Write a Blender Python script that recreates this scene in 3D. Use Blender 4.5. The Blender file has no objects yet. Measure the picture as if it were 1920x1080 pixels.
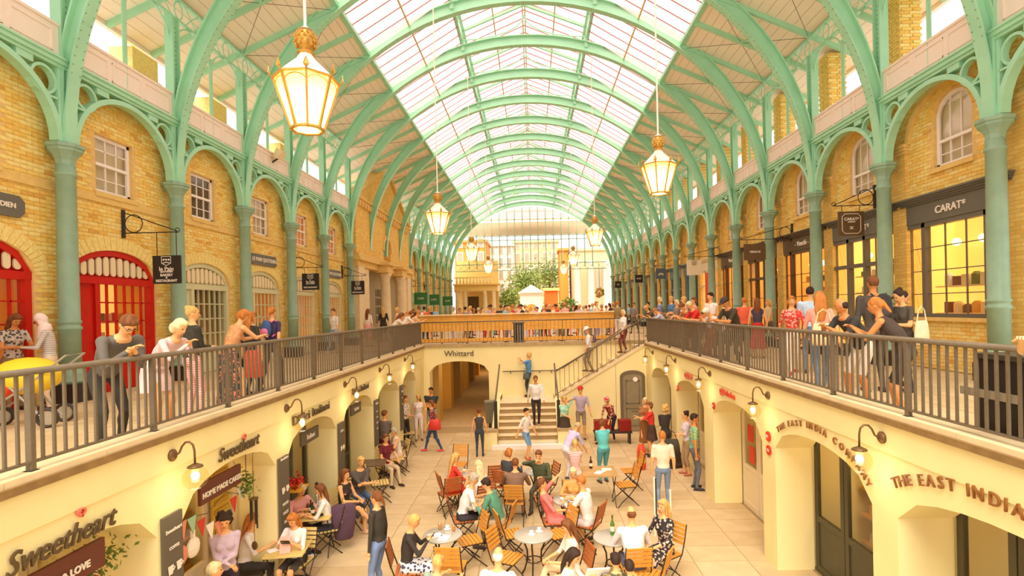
import bpy, math, random
import numpy as np
from mathutils import Vector, Matrix, Euler
rnd = random.Random(7)
S = bpy.context.scene
COL = S.collection
pi, sin, cos, sqrt = math.pi, math.sin, math.cos, math.sqrt
# ---------------------------------------------------------------- camera
FPX, PX, PY = 1001.29, 982.96, 582.66
def _rot(yaw, pitch, roll):
    return (Matrix.Rotation(yaw, 3, 'Z') @ Matrix.Rotation(pitch, 3, 'X') @ Matrix.Rotation(roll, 3, 'Y'))
CM = _rot(.0162, -.0032, .0232)
CO = Vector((.0966, 0, 1.5))
cd = bpy.data.cameras.new('camera'); cam = bpy.data.objects.new('camera', cd); COL.objects.link(cam)
cd.sensor_width = 36; cd.lens = FPX / 1920 * 36
cd.shift_x = -(PX - 960) / 1920; cd.shift_y = (PY - 540) / 1920
cd.clip_start = .05; cd.clip_end = 400
R4 = Matrix((CM.col[0], CM.col[2], -CM.col[1])).transposed().to_4x4(); R4.translation = CO
cam.matrix_world = R4
S.camera = cam
# ---------------------------------------------------------------- world, sun, exposure
w = bpy.data.worlds.new('overcast_sky'); S.world = w; w.use_nodes = True
bg = w.node_tree.nodes['Background']; bg.inputs[0].default_value = (1, .93, .915, 1); bg.inputs[1].default_value = 1.12
sd = bpy.data.lights.new('hazy_sun', 'SUN'); sd.energy = 4.6; sd.angle = math.radians(50); sd.color = (1, .95, .86)
so = bpy.data.objects.new('hazy_sun', sd); so.rotation_euler = Euler((math.radians(30), math.radians(-6), 0)); COL.objects.link(so)
S.view_settings.view_transform = 'Standard'; S.view_settings.look = 'None'
S.view_settings.exposure = .47; S.view_settings.gamma = 1; S.view_settings.use_curve_mapping = False
S.cycles.max_bounces = 6; S.cycles.transparent_max_bounces = 12; S.cycles.sample_clamp_indirect = 4
# ---------------------------------------------------------------- helpers
def at(u, v, **k):
    """world point where the sight line of pixel (u, v) meets the plane X=, Y= or Z="""
    d = CM @ Vector(((u - PX) / FPX, 1, (PY - v) / FPX)); n, c = list(k.items())[0]; i = 'XYZ'.index(n)
    return CO + d * ((c - CO[i]) / d[i])
def s2l(c):
    return tuple(((x / 255 + .055) / 1.055) ** 2.4 if x > 10 else x / 255 / 12.92 for x in c)
MC = {}
def mat(name, rgb, rough=.6, metal=0., var=0., scale=6., bump=0., emit=0., stretch=None, ecol=None):
    if name in MC: return MC[name]
    m = bpy.data.materials.new(name); m.use_nodes = True; nt = m.node_tree; b = nt.nodes['Principled BSDF']
    c = s2l(rgb); b.inputs['Base Color'].default_value = (*c, 1); b.inputs['Roughness'].default_value = rough
    b.inputs['Metallic'].default_value = metal
    b.inputs['Specular IOR Level'].default_value = .35
    if emit:
        b.inputs['Emission Color'].default_value = (*(s2l(ecol) if ecol else c), 1); b.inputs['Emission Strength'].default_value = emit
    if var or bump:
        tc = nt.nodes.new('ShaderNodeTexCoord'); mp = nt.nodes.new('ShaderNodeMapping'); no = nt.nodes.new('ShaderNodeTexNoise')
        nt.links.new(tc.outputs['Object'], mp.inputs[0]); nt.links.new(mp.outputs[0], no.inputs[0])
        if stretch: mp.inputs['Scale'].default_value = stretch
        no.inputs['Scale'].default_value = scale; no.inputs['Detail'].default_value = 4
        if var:
            r = nt.nodes.new('ShaderNodeValToRGB'); nt.links.new(no.outputs[0], r.inputs[0])
            r.color_ramp.elements[0].position = .3; r.color_ramp.elements[1].position = .7
            r.color_ramp.elements[0].color = (*[x * (1 - var) for x in c], 1)
            r.color_ramp.elements[1].color = (*[min(1, x * (1 + var)) for x in c], 1)
            nt.links.new(r.outputs[0], b.inputs['Base Color'])
        if bump:
            bp = nt.nodes.new('ShaderNodeBump'); bp.inputs['Strength'].default_value = bump; bp.inputs['Distance'].default_value = .01
            nt.links.new(no.outputs[0], bp.inputs['Height']); nt.links.new(bp.outputs[0], b.inputs['Normal'])
    MC[name] = m; return m
def glassmat(name, tint, refl=.06, haze=0., hcol=(255, 240, 235)):
    if name in MC: return MC[name]
    m = bpy.data.materials.new(name); m.use_nodes = True; nt = m.node_tree; nt.nodes.clear()
    o = nt.nodes.new('ShaderNodeOutputMaterial'); t = nt.nodes.new('ShaderNodeBsdfTransparent'); t.inputs[0].default_value = (*s2l(tint), 1)
    g = nt.nodes.new('ShaderNodeBsdfGlossy'); g.inputs['Roughness'].default_value = .08
    x = nt.nodes.new('ShaderNodeMixShader'); x.inputs[0].default_value = refl
    nt.links.new(t.outputs[0], x.inputs[1]); nt.links.new(g.outputs[0], x.inputs[2]); last = x
    if haze:
        d = nt.nodes.new('ShaderNodeBsdfTranslucent'); d.inputs[0].default_value = (*s2l(hcol), 1)
        y = nt.nodes.new('ShaderNodeMixShader'); y.inputs[0].default_value = haze
        nt.links.new(x.outputs[0], y.inputs[1]); nt.links.new(d.outputs[0], y.inputs[2]); last = y
    nt.links.new(last.outputs[0], o.inputs[0]); MC[name] = m; return m
def tag(o, label=None, cat=None, group=None, kind=None):
    if label: o['label'] = label
    if cat: o['category'] = cat
    if group: o['group'] = group
    if kind: o['kind'] = kind
    return o
def E(name, loc=(0, 0, 0), rz=0, label=None, cat=None, group=None, kind=None, parent=None):
    o = bpy.data.objects.new(name, None); COL.objects.link(o); o.location = loc; o.rotation_euler = (0, 0, rz)
    o.empty_display_size = .1
    if parent: o.parent = parent
    return tag(o, label, cat, group, kind)
def inst(name, me, parent=None, loc=(0, 0, 0), rot=(0, 0, 0), scale=(1, 1, 1)):
    o = bpy.data.objects.new(name, me); COL.objects.link(o); o.location = loc; o.rotation_euler = rot; o.scale = scale
    if parent: o.parent = parent
    return o
def dup(o, loc, rz=None, label=None, parent=None):
    c = o.copy(); COL.objects.link(c); c.parent = parent
    if parent is None:
        c.location = loc
        if rz is not None: c.rotation_euler = (0, 0, rz)
        if label: c['label'] = label
    for ch in o.children: dup(ch, None, parent=c)
    return c
class MB:
    def __init__(s): s.v = []; s.f = []; s.m = []
    def add(s, vs, fs, mi=0):
        n = len(s.v); s.v += [tuple(p) for p in vs]; s.f += [tuple(i + n for i in f) for f in fs]; s.m += [mi] * len(fs); return s
    def hexa(s, p, mi=0):      # 8 points: bottom 4 ccw, top 4 ccw
        return s.add(p, [(0, 3, 2, 1), (4, 5, 6, 7), (0, 1, 5, 4), (1, 2, 6, 5), (2, 3, 7, 6), (3, 0, 4, 7)], mi)
    def box(s, x0, x1, y0, y1, z0, z1, mi=0):
        if x0 > x1: x0, x1 = x1, x0
        return s.hexa([(x0, y0, z0), (x1, y0, z0), (x1, y1, z0), (x0, y1, z0), (x0, y0, z1), (x1, y0, z1), (x1, y1, z1), (x0, y1, z1)], mi)
    def cbox(s, c, sz, mi=0, R=None):
        hx, hy, hz = [a / 2 for a in sz]; ps = [(-hx, -hy, -hz), (hx, -hy, -hz), (hx, hy, -hz), (-hx, hy, -hz), (-hx, -hy, hz), (hx, -hy, hz), (hx, hy, hz), (-hx, hy, hz)]
        c = Vector(c); return s.hexa([c + (R @ Vector(p) if R else Vector(p)) for p in ps], mi)
    def bar(s, p, q, w, h, mi=0, up=(0, 0, 1)):
        p, q = Vector(p), Vector(q); d = (q - p).normalized(); u = Vector(up)
        if abs(d.dot(u)) > .99: u = Vector((1, 0, 0)) if abs(d.x) < .9 else Vector((0, 1, 0))
        a = d.cross(u).normalized() * (w / 2); b = a.cross(d).normalized() * (h / 2)
        return s.hexa([p - a - b, p + a - b, q + a - b, q - a - b, p - a + b, p + a + b, q + a + b, q - a + b], mi)
    def tube(s, pts, r, n=8, mi=0, cap=True, closed=False):
        P = [Vector(p) for p in pts]; k = len(P); rs = r if isinstance(r, (list, tuple)) else [r] * k
        base = len(s.v); prev = None
        for i, p in enumerate(P):
            a = P[(i - 1) % k] if (i or closed) else p; b = P[(i + 1) % k] if (i < k - 1 or closed) else p
            d = (b - a).normalized()
            if prev is None:
                u = Vector((0, 0, 1)) if abs(d.z) < .9 else Vector((1, 0, 0)); x = d.cross(u).normalized()
            else:
                x = (prev - d * prev.dot(d)).normalized()
            prev = x; y = d.cross(x)
            for j in range(n):
                t = 2 * pi * j / n; s.v.append(tuple(p + (x * cos(t) + y * sin(t)) * rs[i]))
        for i in range(k if closed else k - 1):
            for j in range(n):
                a = base + i * n; b = base + ((i + 1) % k) * n; j2 = (j + 1) % n
                s.f.append((a + j, a + j2, b + j2, b + j)); s.m.append(mi)
        if cap and not closed:
            s.f.append(tuple(base + j for j in reversed(range(n)))); s.m.append(mi)
            s.f.append(tuple(base + (k - 1) * n + j for j in range(n))); s.m.append(mi)
        return s
    def lathe(s, prof, n=12, mi=0, c=(0, 0, 0), ph=0):
        base = len(s.v)
        for r, z in prof:
            for j in range(n):
                t = 2 * pi * j / n + ph; s.v.append((c[0] + max(r, 1e-4) * cos(t), c[1] + max(r, 1e-4) * sin(t), c[2] + z))
        for i in range(len(prof) - 1):
            for j in range(n):
                j2 = (j + 1) % n; a = base + i * n; b = a + n
                s.f.append((a + j, a + j2, b + j2, b + j)); s.m.append(mi)
        s.f.append(tuple(base + j for j in reversed(range(n)))); s.m.append(mi)
        s.f.append(tuple(base + (len(prof) - 1) * n + j for j in range(n))); s.m.append(mi)
        return s
    def sweep(s, path, w, h, nrm, mi=0):
        """rectangular section along path; w across (direction nrm[i] x tangent), h along nrm"""
        base = len(s.v); k = len(path)
        for i, p in enumerate(path):
            a = Vector(path[max(0, i - 1)]); b = Vector(path[min(k - 1, i + 1)]); d = (b - a).normalized()
            n = Vector(nrm[i] if isinstance(nrm, list) else nrm).normalized(); x = d.cross(n).normalized(); n = x.cross(d).normalized(); p = Vector(p)
            for sx, sy in ((-1, -1), (1, -1), (1, 1), (-1, 1)): s.v.append(tuple(p + x * sx * w / 2 + n * sy * h / 2))
        for i in range(k - 1):
            for j in range(4):
                a = base + i * 4; b = a + 4; j2 = (j + 1) % 4; s.f.append((a + j, a + j2, b + j2, b + j)); s.m.append(mi)
        s.f.append((base + 3, base + 2, base + 1, base)); s.m.append(mi)
        e = base + (k - 1) * 4; s.f.append((e, e + 1, e + 2, e + 3)); s.m.append(mi)
        return s
    def ball(s, c, r, n=10, mi=0, sq=(1, 1, 1), k=6):
        base = len(s.v); c = Vector(c)
        for i in range(k + 1):
            t = pi * i / k; rr = max(sin(t), .01)
            for j in range(n):
                a = 2 * pi * j / n; s.v.append((c.x + r * sq[0] * rr * cos(a), c.y + r * sq[1] * rr * sin(a), c.z - r * sq[2] * cos(t)))
        for i in range(k):
            for j in range(n):
                j2 = (j + 1) % n; a = base + i * n; b = a + n; s.f.append((a + j, a + j2, b + j2, b + j)); s.m.append(mi)
        s.f.append(tuple(base + j for j in reversed(range(n)))); s.m.append(mi)
        s.f.append(tuple(base + k * n + j for j in range(n))); s.m.append(mi)
        return s
    def plate(s, pts, d, mi=0):
        """convex or star-shaped polygon pts (3D, planar) extruded by vector d"""
        n = len(pts); d = Vector(d); P = [Vector(p) for p in pts]
        return s.add(P + [p + d for p in P], [tuple(reversed(range(n))), tuple(range(n, 2 * n))] + [(i, (i + 1) % n, (i + 1) % n + n, i + n) for i in range(n)], mi)
    def mesh(s, name, mats, smooth=False):
        me = bpy.data.meshes.new(name); me.from_pydata(s.v, [], s.f)
        for m in (mats if isinstance(mats, (list, tuple)) else [mats]): me.materials.append(m)
        me.polygons.foreach_set('material_index', s.m)
        if smooth: me.polygons.foreach_set('use_smooth', [True] * len(s.f))
        me.update(); return me
    def build(s, name, mats, parent=None, smooth=False, loc=(0, 0, 0), rot=(0, 0, 0)):
        return inst(name, s.mesh(name, mats, smooth), parent, loc, rot)
def slices(mb, plane, t0, t1, y0, y1, z0, z1, ops, mi=0, seg=10, rev=None):
    """solid wall between t0,t1 (thickness axis) with openings (a, b, zbot, zspring, ztop); plane 'X' runs along Y, 'Y' runs along X"""
    ys = {y0, y1}
    for a, b, zb, zs, zt in ops:
        ys |= {max(a, y0), min(b, y1)}
        if zt > zs:
            for i in range(1, seg): ys.add(a + (b - a) * i / seg)
    ys = sorted(y for y in ys if y0 - 1e-6 <= y <= y1 + 1e-6)
    def top(o, y):
        a, b, zb, zs, zt = o
        if zt <= zs: return zs
        c = (a + b) / 2; hw = (b - a) / 2; k = max(0, 1 - ((y - c) / hw) ** 2); return zs + (zt - zs) * sqrt(k)
    for ya, yb in zip(ys, ys[1:]):
        if yb - ya < 1e-5: continue
        ym = (ya + yb) / 2; hit = sorted([o for o in ops if o[0] < ym < o[1]], key=lambda o: o[2]); lo = (z0, z0)
        segs = []
        for o in hit:
            segs.append((lo, (o[2], o[2]))); lo = (top(o, ya), top(o, yb))
        segs.append((lo, (z1, z1)))
        for (a0, b0), (a1, b1) in segs:
            if a1 - a0 < 1e-4 and b1 - b0 < 1e-4: continue
            def p(t, y, z): return (t, y, z) if plane == 'X' else (y, t, z)
            ps = [p(t0, ya, a0), p(t1, ya, a0), p(t1, yb, b0), p(t0, yb, b0), p(t0, ya, a1), p(t1, ya, a1), p(t1, yb, b1), p(t0, yb, b1)]
            if (t1 > t0) == (plane != 'X'): ps = [ps[0], ps[3], ps[2], ps[1], ps[4], ps[7], ps[6], ps[5]]
            mb.hexa(ps, mi)
    return mb
def inop(ops, y, z, my=.12, mz=.04):
    for a, b, zb, zs, zt in ops:
        if a - my < y < b + my and z > zb - mz:
            c = (a + b) / 2; hw = (b - a) / 2 + my
            t = zs if zt <= zs else zs + (zt - zs) * sqrt(max(0, 1 - ((y - c) / hw) ** 2))
            if z < t + mz: return True
    return False
FRONT, LEFTW, RIGHTW = (pi / 2, 0, 0), (pi / 2, 0, pi / 2), (pi / 2, 0, -pi / 2)
def dgof(sc):
    with bpy.context.temp_override(scene=sc, view_layer=sc.view_layers[0]):
        dg = bpy.context.evaluated_depsgraph_get(); dg.update(); return dg
TXS = bpy.data.scenes.new('tmp_text')
def tmesh(txt, size, m, depth=.01, shear=0., align='CENTER', space=1., bold=0.):
    c = bpy.data.curves.new('lettering', 'FONT'); c.body = txt; c.size = size; c.extrude = depth / 2; c.shear = shear
    c.align_x = align; c.align_y = 'CENTER'; c.space_character = space; c.resolution_u = 3; c.offset = bold
    o = bpy.data.objects.new('t', c); TXS.collection.objects.link(o); dg = dgof(TXS)
    me = bpy.data.meshes.new_from_object(o.evaluated_get(dg)); bpy.data.objects.remove(o); bpy.data.curves.remove(c)
    me.materials.clear(); me.materials.append(m); me.name = 'lettering'; return me
def text(txt, size, m, parent, loc, rot, **k): return inst('lettering', tmesh(txt, size, m, **k), parent, loc, rot)
# ---------------------------------------------------------------- materials
GREEN = mat('green_iron_paint', (170, 224, 184), .35, var=.05, scale=2)
COLGR = mat('grey_green_column_paint', (150, 180, 150), .4, var=.08, scale=5)
CREAM = mat('cream_render', (255, 236, 170), .7, var=.04, scale=1.5, bump=.05)
SOFF = mat('cream_boarded_soffit', (255, 240, 214), .6, var=.03, scale=2)
PANEL = mat('off_white_panel', (250, 232, 214), .6)
BRK = [mat('stock_brick_' + n, c, .85, var=.12, scale=14, bump=.3) for n, c in (('yellow', (250, 210, 112)), ('pale', (254, 222, 136)), ('ochre', (242, 196, 94)), ('brown', (228, 174, 82)))]
MORT = mat('lime_mortar', (234, 196, 122), .9, var=.1, scale=8)
STONE = mat('pale_stone', (240, 218, 170), .75, var=.07, scale=4, bump=.1)
YSTONE = mat('yellow_stone_moulding', (236, 198, 116), .75, var=.08, scale=6)
KERB = mat('weathered_kerb_stone', (186, 160, 112), .85, var=.15, scale=9, bump=.2)
FLAG = [mat('york_flag_' + n, c, .75, var=.08, scale=3, bump=.08) for n, c in (('a', (208, 182, 134)), ('b', (202, 175, 127)), ('c', (211, 186, 139)))]
RAILM = mat('dark_railing_paint', (120, 104, 80), .45, var=.08, scale=20)
DARK = mat('dark_metal', (60, 50, 40), .5)
GBAR = mat('red_brown_glazing_bar', (190, 128, 118), .5)
PURL = mat('ochre_purlin', (222, 190, 130), .5)
ROOFG = glassmat('roof_glass', (250, 240, 240), .05, .22, (255, 238, 238))
WING = glassmat('window_glass', (248, 244, 234), .1)
WHITE = mat('white_paint', (250, 240, 228), .5)
WIRE = mat('tie_rod_steel', (120, 110, 96), .5)
DARKIN = mat('dark_gap', (70, 44, 22), .9)
# dimensions
SP, Y0, XC = 3.03, 9.63, 8.38
def YN(n): return Y0 + SP * n
XL, XR = 8.66, 8.8     # distance of the left and right shop walls
FLOORZ = -3.0
# ================================================================ SETTING
NB0, NB1 = -4, 16
ORD = ['nearest', 'second', 'third', 'fourth', 'fifth', 'sixth', 'seventh', 'eighth', 'ninth', 'tenth', 'eleventh', 'twelfth', 'thirteenth', 'fourteenth', 'fifteenth', 'sixteenth', 'seventeenth', 'eighteenth', 'nineteenth', 'twentieth', 'twenty-first']
# ---- pit floor, upper floor
def flags(parent, x0, x1, y0, y1, z, dx, dy, cap, skip=None):
    mats = FLAG; vs = []
    me = {}
    ny = int((y1 - y0) / dy); nx = max(1, round((x1 - x0) / dx)); ddx = (x1 - x0) / nx; n = 0; st = MB()
    for k in range(3): me[k] = MB().box(-ddx / 2 + .006, ddx / 2 - .006, -dy / 2 + .006, dy / 2 - .006, -.03, 0).mesh('flagstone', mats[k])
    for j in range(ny):
        for i in range(nx):
            o = (j % 2) * .35 * ddx; cx = x0 + (i + .5) * ddx + (o if i < nx - 1 or not o else 0); k = rnd.randrange(3)
            cx = x0 + (i + .5) * ddx; cy = y0 + (j + .5) * dy; zz = z + rnd.uniform(0, .003)
            if skip and skip(cx, cy): continue
            if n < cap: inst('flagstone', me[k], parent, (cx, cy, zz)); n += 1
            else: st.box(cx - ddx / 2 + .006, cx + ddx / 2 - .006, cy - dy / 2 + .006, cy + dy / 2 - .006, zz - .03, zz, k)
    if st.v:
        o = st.build('flagstone', mats, parent); tag(o, kind='stuff')
    return n
fl = E('floor', (0, 0, FLOORZ), kind='structure', label='pale stone flags of the lower court floor', cat='floor')
MB().box(-6.2, 6.2, -4, 21.2, -.2, -.008).build('joint_bed', mat('pale_joint', (176, 150, 104), .9), fl)
flags(fl, -4.7, 4.7, 5.2, 20.0, 0, .95, .6, 290)
tun = MB().box(-4.9, -1.1, 20.6, 52, -.2, 0).build('passage_floor', FLAG[1], fl)
fu = E('floor_upper', (0, 0, 0), kind='structure', label='stone paving of the upper walkways', cat='floor')
JB = mat('pale_joint', (176, 150, 104), .9); b = MB(); b.box(-9, -4.25, -4, 20.6, -.3, -.008); b.box(4.25, 9, -4, 20.6, -.3, -.008); b.box(-9, 9, 20.6, 62, -.3, -.008); b.build('joint_bed', JB, fu)
n = flags(fu, -8.6, -4.38, 5.0, 20.4, 0, .75, .62, 150); n = flags(fu, 4.38, 8.7, 5.0, 20.4, 0, .75, .62, 150)
flags(fu, -8.6, 8.6, 20.62, 61.8, 0, .9, .9, 0)
gr = MB().box(-60, 60, 62, 130, -.3, -.01).build('floor_piazza', FLAG[2]); tag(gr, 'sunlit open square beyond the far end of the hall', 'ground', kind='structure')
# ---- pit side walls with arched openings
OPR = [(3.0, 6.03), (6.48, 9.05), (9.56, 12.15), (12.8, 15.3), (15.84, 18.4)]
OPL = [(3.3, 5.84), (6.24, 8.56), (8.97, 11.22), (11.62, 13.82), (14.19, 16.5), (16.95, 18.9)]
XW = 4.12
for sg, ops, nm in ((-1, OPL, 'wall_pit_left'), (1, OPR, 'wall_pit_right')):
    YW = 20.3 if sg < 0 else 19.4
    root = E(nm, (0, 0, 0), kind='structure', label='cream rendered arcade wall of the lower court, %s side' % ('left' if sg < 0 else 'right'), cat='wall')
    o5 = [(a, b, -3, -.94, -.5) for a, b in ops]
    mb = MB(); slices(mb, 'X', sg * XW, sg * (XW + .62), -3, YW, -3, .12, o5); mb.build('wall_face', CREAM, root)
    mb = MB(); mb.box(sg * (XW - .018), sg * XW, -3, YW, -.24, .12); mb.build('fascia', CREAM, root)
    mb = MB(); mb.box(sg * (XW - .06), sg * (XW + .4), -3, YW, .1, .17); mb.build('kerb_drip', mat('brown_kerb_drip', (150, 118, 70), .85, var=.15, scale=9), root)
    mb = MB()
    for k in range(23 if sg < 0 else 22): mb.box(sg * (XW - .02), sg * (XW + .28), -3 + k * 1.02, -3 + (k + 1) * 1.02 - .008, .17, .225)
    mb.build('kerb_stone', STONE, root)
    mb = MB(); mb.box(sg * 5.9, sg * 6.0, -3, 19.4, -3, .0); mb.build('shop_back_wall', mat('warm_shop_wall', (246, 214, 130), .7), root)
# shop interiors' ceilings/party walls
ip = E('wall_party', kind='structure', label='party walls between the small arcade shops', cat='wall')
mb = MB()
for a, b in OPR: mb.box(XW + .62, 6.0, b + .1, b + .3, -3, -.1)
for a, b in OPL: mb.box(-XW - .62, -6.0, b + .1, b + .3, -3, -.1)
mb.build('party_wall', CREAM, ip)
# ---- far bridge wall
YB = 19.4
bw = E('wall_bridge', kind='structure', label='cream wall under the far walkway with an arched passage', cat='wall')
mb = MB(); slices(mb, 'Y', YB + .9, YB + 1.5, -4.74, 5.0, -3, .12, [(-3.9, -1.64, -3, -.85, -.43)], seg=14); mb.build('wall_face', CREAM, bw)
mb = MB(); mb.box(-4.2, 4.3, YB + .84, YB + 1.2, .12, .22); mb.build('kerb_stone', KERB, bw)
# passage walls, piers
tp = E('wall_passage', kind='structure', label='dim vaulted passage with yellow piers behind the arch', cat='wall')
mb = MB(); mb.box(-1.25, -1.1, YB + 1.5, 50, -3, .0); mb.box(-4.9, -4.7, YB + 1.5, 50, -3, 0); mb.box(-4.9, -1.1, YB + 1.5, 40, -.42, -.35); mb.build('passage_shell', mat('passage_ochre', (214, 170, 84), .8), tp)
for k in range(6):
    y = 21.4 + k * 3.1; MB().box(-4.7, -3.75, y, y + .8, -3, -.42).build('pier', mat('pier_ochre' + str(k % 2), (236, 190, 90) if k % 2 else (214, 176, 96), .8), tp)
MB().box(-4.9, -1.1, 50, 50.2, -3, .5).build('end_wall', CREAM, tp)
for y, e_ in ((22.6, 26), (29, 16), (38, 60)):
    l = bpy.data.lights.new('passage_fill_light', 'POINT'); l.energy = e_; l.color = (1, .84, .55); l.shadow_soft_size = .2; q = bpy.data.objects.new('passage_fill_light', l); COL.objects.link(q); q.parent = tp; q.location = (-2.7, y, -.65)  # added fill lights that brighten the dark passage, no fittings modelled
# ---- stairs
st = E('staircase', (-.17, 17.4, -3), kind='structure', label='stone staircase with cream side walls rising to a landing', cat='stairs')
nst, rs, td = 7, .171, .26
for k in range(nst):
    mb = MB(); mb.box(-.98, .98, k * td, nst * td + .3, k * rs, (k + 1) * rs - .035); o = mb.build('riser', mat('step_riser', (172, 146, 100), .8, var=.1), st)
    mb = MB(); mb.box(-.98, .98, k * td - .03, (k + 1) * td if k < nst - 1 else 2.9, (k + 1) * rs - .035, (k + 1) * rs); mb.build('tread', STONE, st)
MB().box(-1.15, 1.15, -.32, -.03, 0, .13).build('plinth_step', WHITE, st)
for s_ in (-1, 1):
    mb = MB(); mb.plate([(s_ * .98, -.12, 0), (s_ * .98, 1.9, 0), (s_ * .98, 2.9, 1.3), (s_ * .98, 1.9, 1.3), (s_ * .98, -.12, .38)], (s_ * .2, 0, 0)); mb.box(s_ * .98, s_ * 1.18, 1.85, 2.9, 0, 1.32)
    mb.box(s_ * .98, s_ * 1.42, -.22, .1, 0, .55); mb.build('side_wall', CREAM, st)
    MB().box(s_ * .96, s_ * 1.44, -.24, .12, .55, .62).build('cap_stone', KERB, st)
    mb = MB(); mb.box(s_ * 1.03 - .055, s_ * 1.03 + .055, .0, .11, .6, 1.5); mb.build('newel_post', DARK, st)
    mb = MB(); mb.tube([(s_ * 1.03, .05, 1.5), (s_ * 1.0, 1.9, 2.42), (s_ * 1.0, 2.0, 2.5)], .03, 6); mb.tube([(s_ * 1.03, .05, 1.44), (s_ * 1.0, 1.9, 2.36)], .02, 6); mb.build('handrail', RAILM, st, True)
# upper flight along the wall, with the diagonal wall and the door wall in front
uf = E('wall_stair', kind='structure', label='cream wall with a sloping top beside the upper flight', cat='wall')
zA, zB, xA, xB = -1.8, .12, .85, 4.12
mb = MB(); N = 12
for k in range(N):
    xa = xA + (xB - xA) * k / N; xb = xA + (xB - xA) * (k + 1) / N; za = zA + (zB - zA) * k / N; zb = zA + (zB - zA) * (k + 1) / N
    for (p, q, lo) in ((xa, xb, None),):
        def dh(x):  # door head
            return -.98 + .14 * sqrt(max(0, 1 - ((x - 3.62) / .42) ** 2)) if 3.2 < x < 4.04 else None
        mb.hexa([(p, YB - .12, -3), (q, YB - .12, -3), (q, YB, -3), (p, YB, -3), (p, YB - .12, za), (q, YB - .12, zb), (q, YB, zb), (p, YB, za)]) if not (q > 3.2 and p < 4.04) else None
mb.box(3.02, 3.2, YB - .12, YB, -3, -1.0); mb.box(4.04, 4.12, YB - .12, YB, -3, -1.0)
for k in range(14):
    xa = 3.02 + 1.1 * k / 14; xb = 3.02 + 1.1 * (k + 1) / 14
    t = lambda x: zA + (zB - zA) * (x - xA) / (xB - xA); h = lambda x: (-1.02 + .16 * sqrt(max(0, 1 - ((x - 3.62) / .42) ** 2))) if 3.2 <= x <= 4.04 else -1.0
    mb.hexa([(xa, YB - .12, h(xa)), (xb, YB - .12, h(xb)), (xb, YB, h(xb)), (xa, YB, h(xa)), (xa, YB - .12, t(xa)), (xb, YB - .12, t(xb)), (xb, YB, t(xb)), (xa, YB, t(xa))])
mb.build('wall_face', CREAM, uf)
mb = MB(); mb.bar((xA - .05, YB - .06, zA + .0), (xB, YB - .06, zB + .02), .2, .07); mb.build('sloping_cap', STONE, uf)
uk = E('stair_flight', (xA, YB, zA), kind='structure', label='upper flight of steps climbing right behind the sloping wall', cat='stairs')
for k in range(11):
    MB().box(k * .29, k * .29 + .32, 0, .9, k * .171 - .02, (k + 1) * .171).build('step', STONE, uk)
dr = E('door_1', (3.62, YB - .1, -3), kind='structure', label='grey arched timber door with dark frame and round clock above', cat='door')
GREYD = mat('grey_door_paint', (150, 136, 104), .5, var=.06)
mb = MB(); N = 10
pts = [(-.36, -.02, .02)] + [(.36, -.02, .02)] + [(.36 * cos(pi * i / N), -.02, 1.98 + .14 * sin(pi * i / N)) for i in range(N + 1)]
mb.plate(pts, (0, .05, 0)); mb.build('door_leaf', GREYD, dr)
mb = MB()
for x0, x1, z0, z1 in ((-.25, .25, .2, .85), (-.25, .25, 1.0, 1.85)):
    for a in ((x0, x1, z0, z0 + .03), (x0, x1, z1 - .03, z1), (x0, x0 + .03, z0, z1), (x1 - .03, x1, z0, z1)): mb.box(a[0], a[1], -.035, -.02, a[2], a[3])
mb.build('door_moulding', mat('door_moulding', (126, 112, 84), .5), dr)
pth = [(-.4, 0, 0), (-.4, 0, 1.98)] + [(-.4 * cos(pi * i / N), 0, 1.98 + .18 * sin(pi * i / N)) for i in range(N + 1)] + [(.4, 0, 0)]
MB().sweep(pth, .1, .1, (0, -1, 0)).build('door_frame', mat('brown_door_frame', (120, 104, 76), .6), dr)
MB().box(-.37, -.345, -.03, 0, 0, 1.95).build('edge_strip', mat('red_edge_strip', (200, 60, 30), .5), dr)
mb = MB(); mb.box(-.3, -.28, -.07, -.02, .95, 1.12); mb.box(.16, .3, -.05, -.02, .78, .8); mb.build('door_handle', mat('steel', (220, 215, 200), .3, .8), dr)
mb = MB(); mb.lathe([(.085, -.03), (.085, 0)], 20); o = mb.build('round_plate', WHITE, dr, loc=(.1, -.05, 1.88), rot=(pi / 2, 0, 0))
# ---- railings
def railing(name, p, q, label, h=.84, sp=.113, per=13, r=.0, bw_=.022, pw=.045, top=.03, z0=.225, skip=0):
    p = Vector(p); q = Vector(q); L = (q - p).length; d = (q - p) / L; a = math.atan2(d.y, d.x)
    o = E(name, p, a, label, 'railing', 'railings round the lower court')
    sl = (q.z - p.z); dx = sqrt(L * L - sl * sl); s_ = sl / dx
    n = int(dx / sp); bm = MB().box(-bw_ / 2, bw_ / 2, -bw_ / 2, bw_ / 2, .06, h - .02).mesh('baluster', RAILM)
    pm = MB().box(-pw / 2, pw / 2, -pw * .6, pw * .6, -.02, h).box(-pw, pw, -pw, pw, -.04, .0).mesh('post', RAILM)
    for i in range(n + 1):
        x = i * sp
        inst('post' if i % per == 0 else 'baluster', pm if i % per == 0 else bm, o, (x, 0, z0 + x * s_ - (0 if i % per else 0)))
    MB().tube([(-.02, 0, z0 + h), (dx, 0, z0 + h + sl)], top, 8).build('handrail', RAILM, o, True)
    MB().bar((0, 0, z0 + .07), (dx, 0, z0 + .07 + sl), .045, .02).build('bottom_rail', RAILM, o)
    return o
railing('railing', (-4.2, 3.0, 0), (-4.2, YB + .88, 0), 'long dark railing along the left walkway edge')
rr = railing('railing', (4.2, 3.0, 0), (4.2, YB, 0), 'long dark railing along the right walkway edge')
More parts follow.
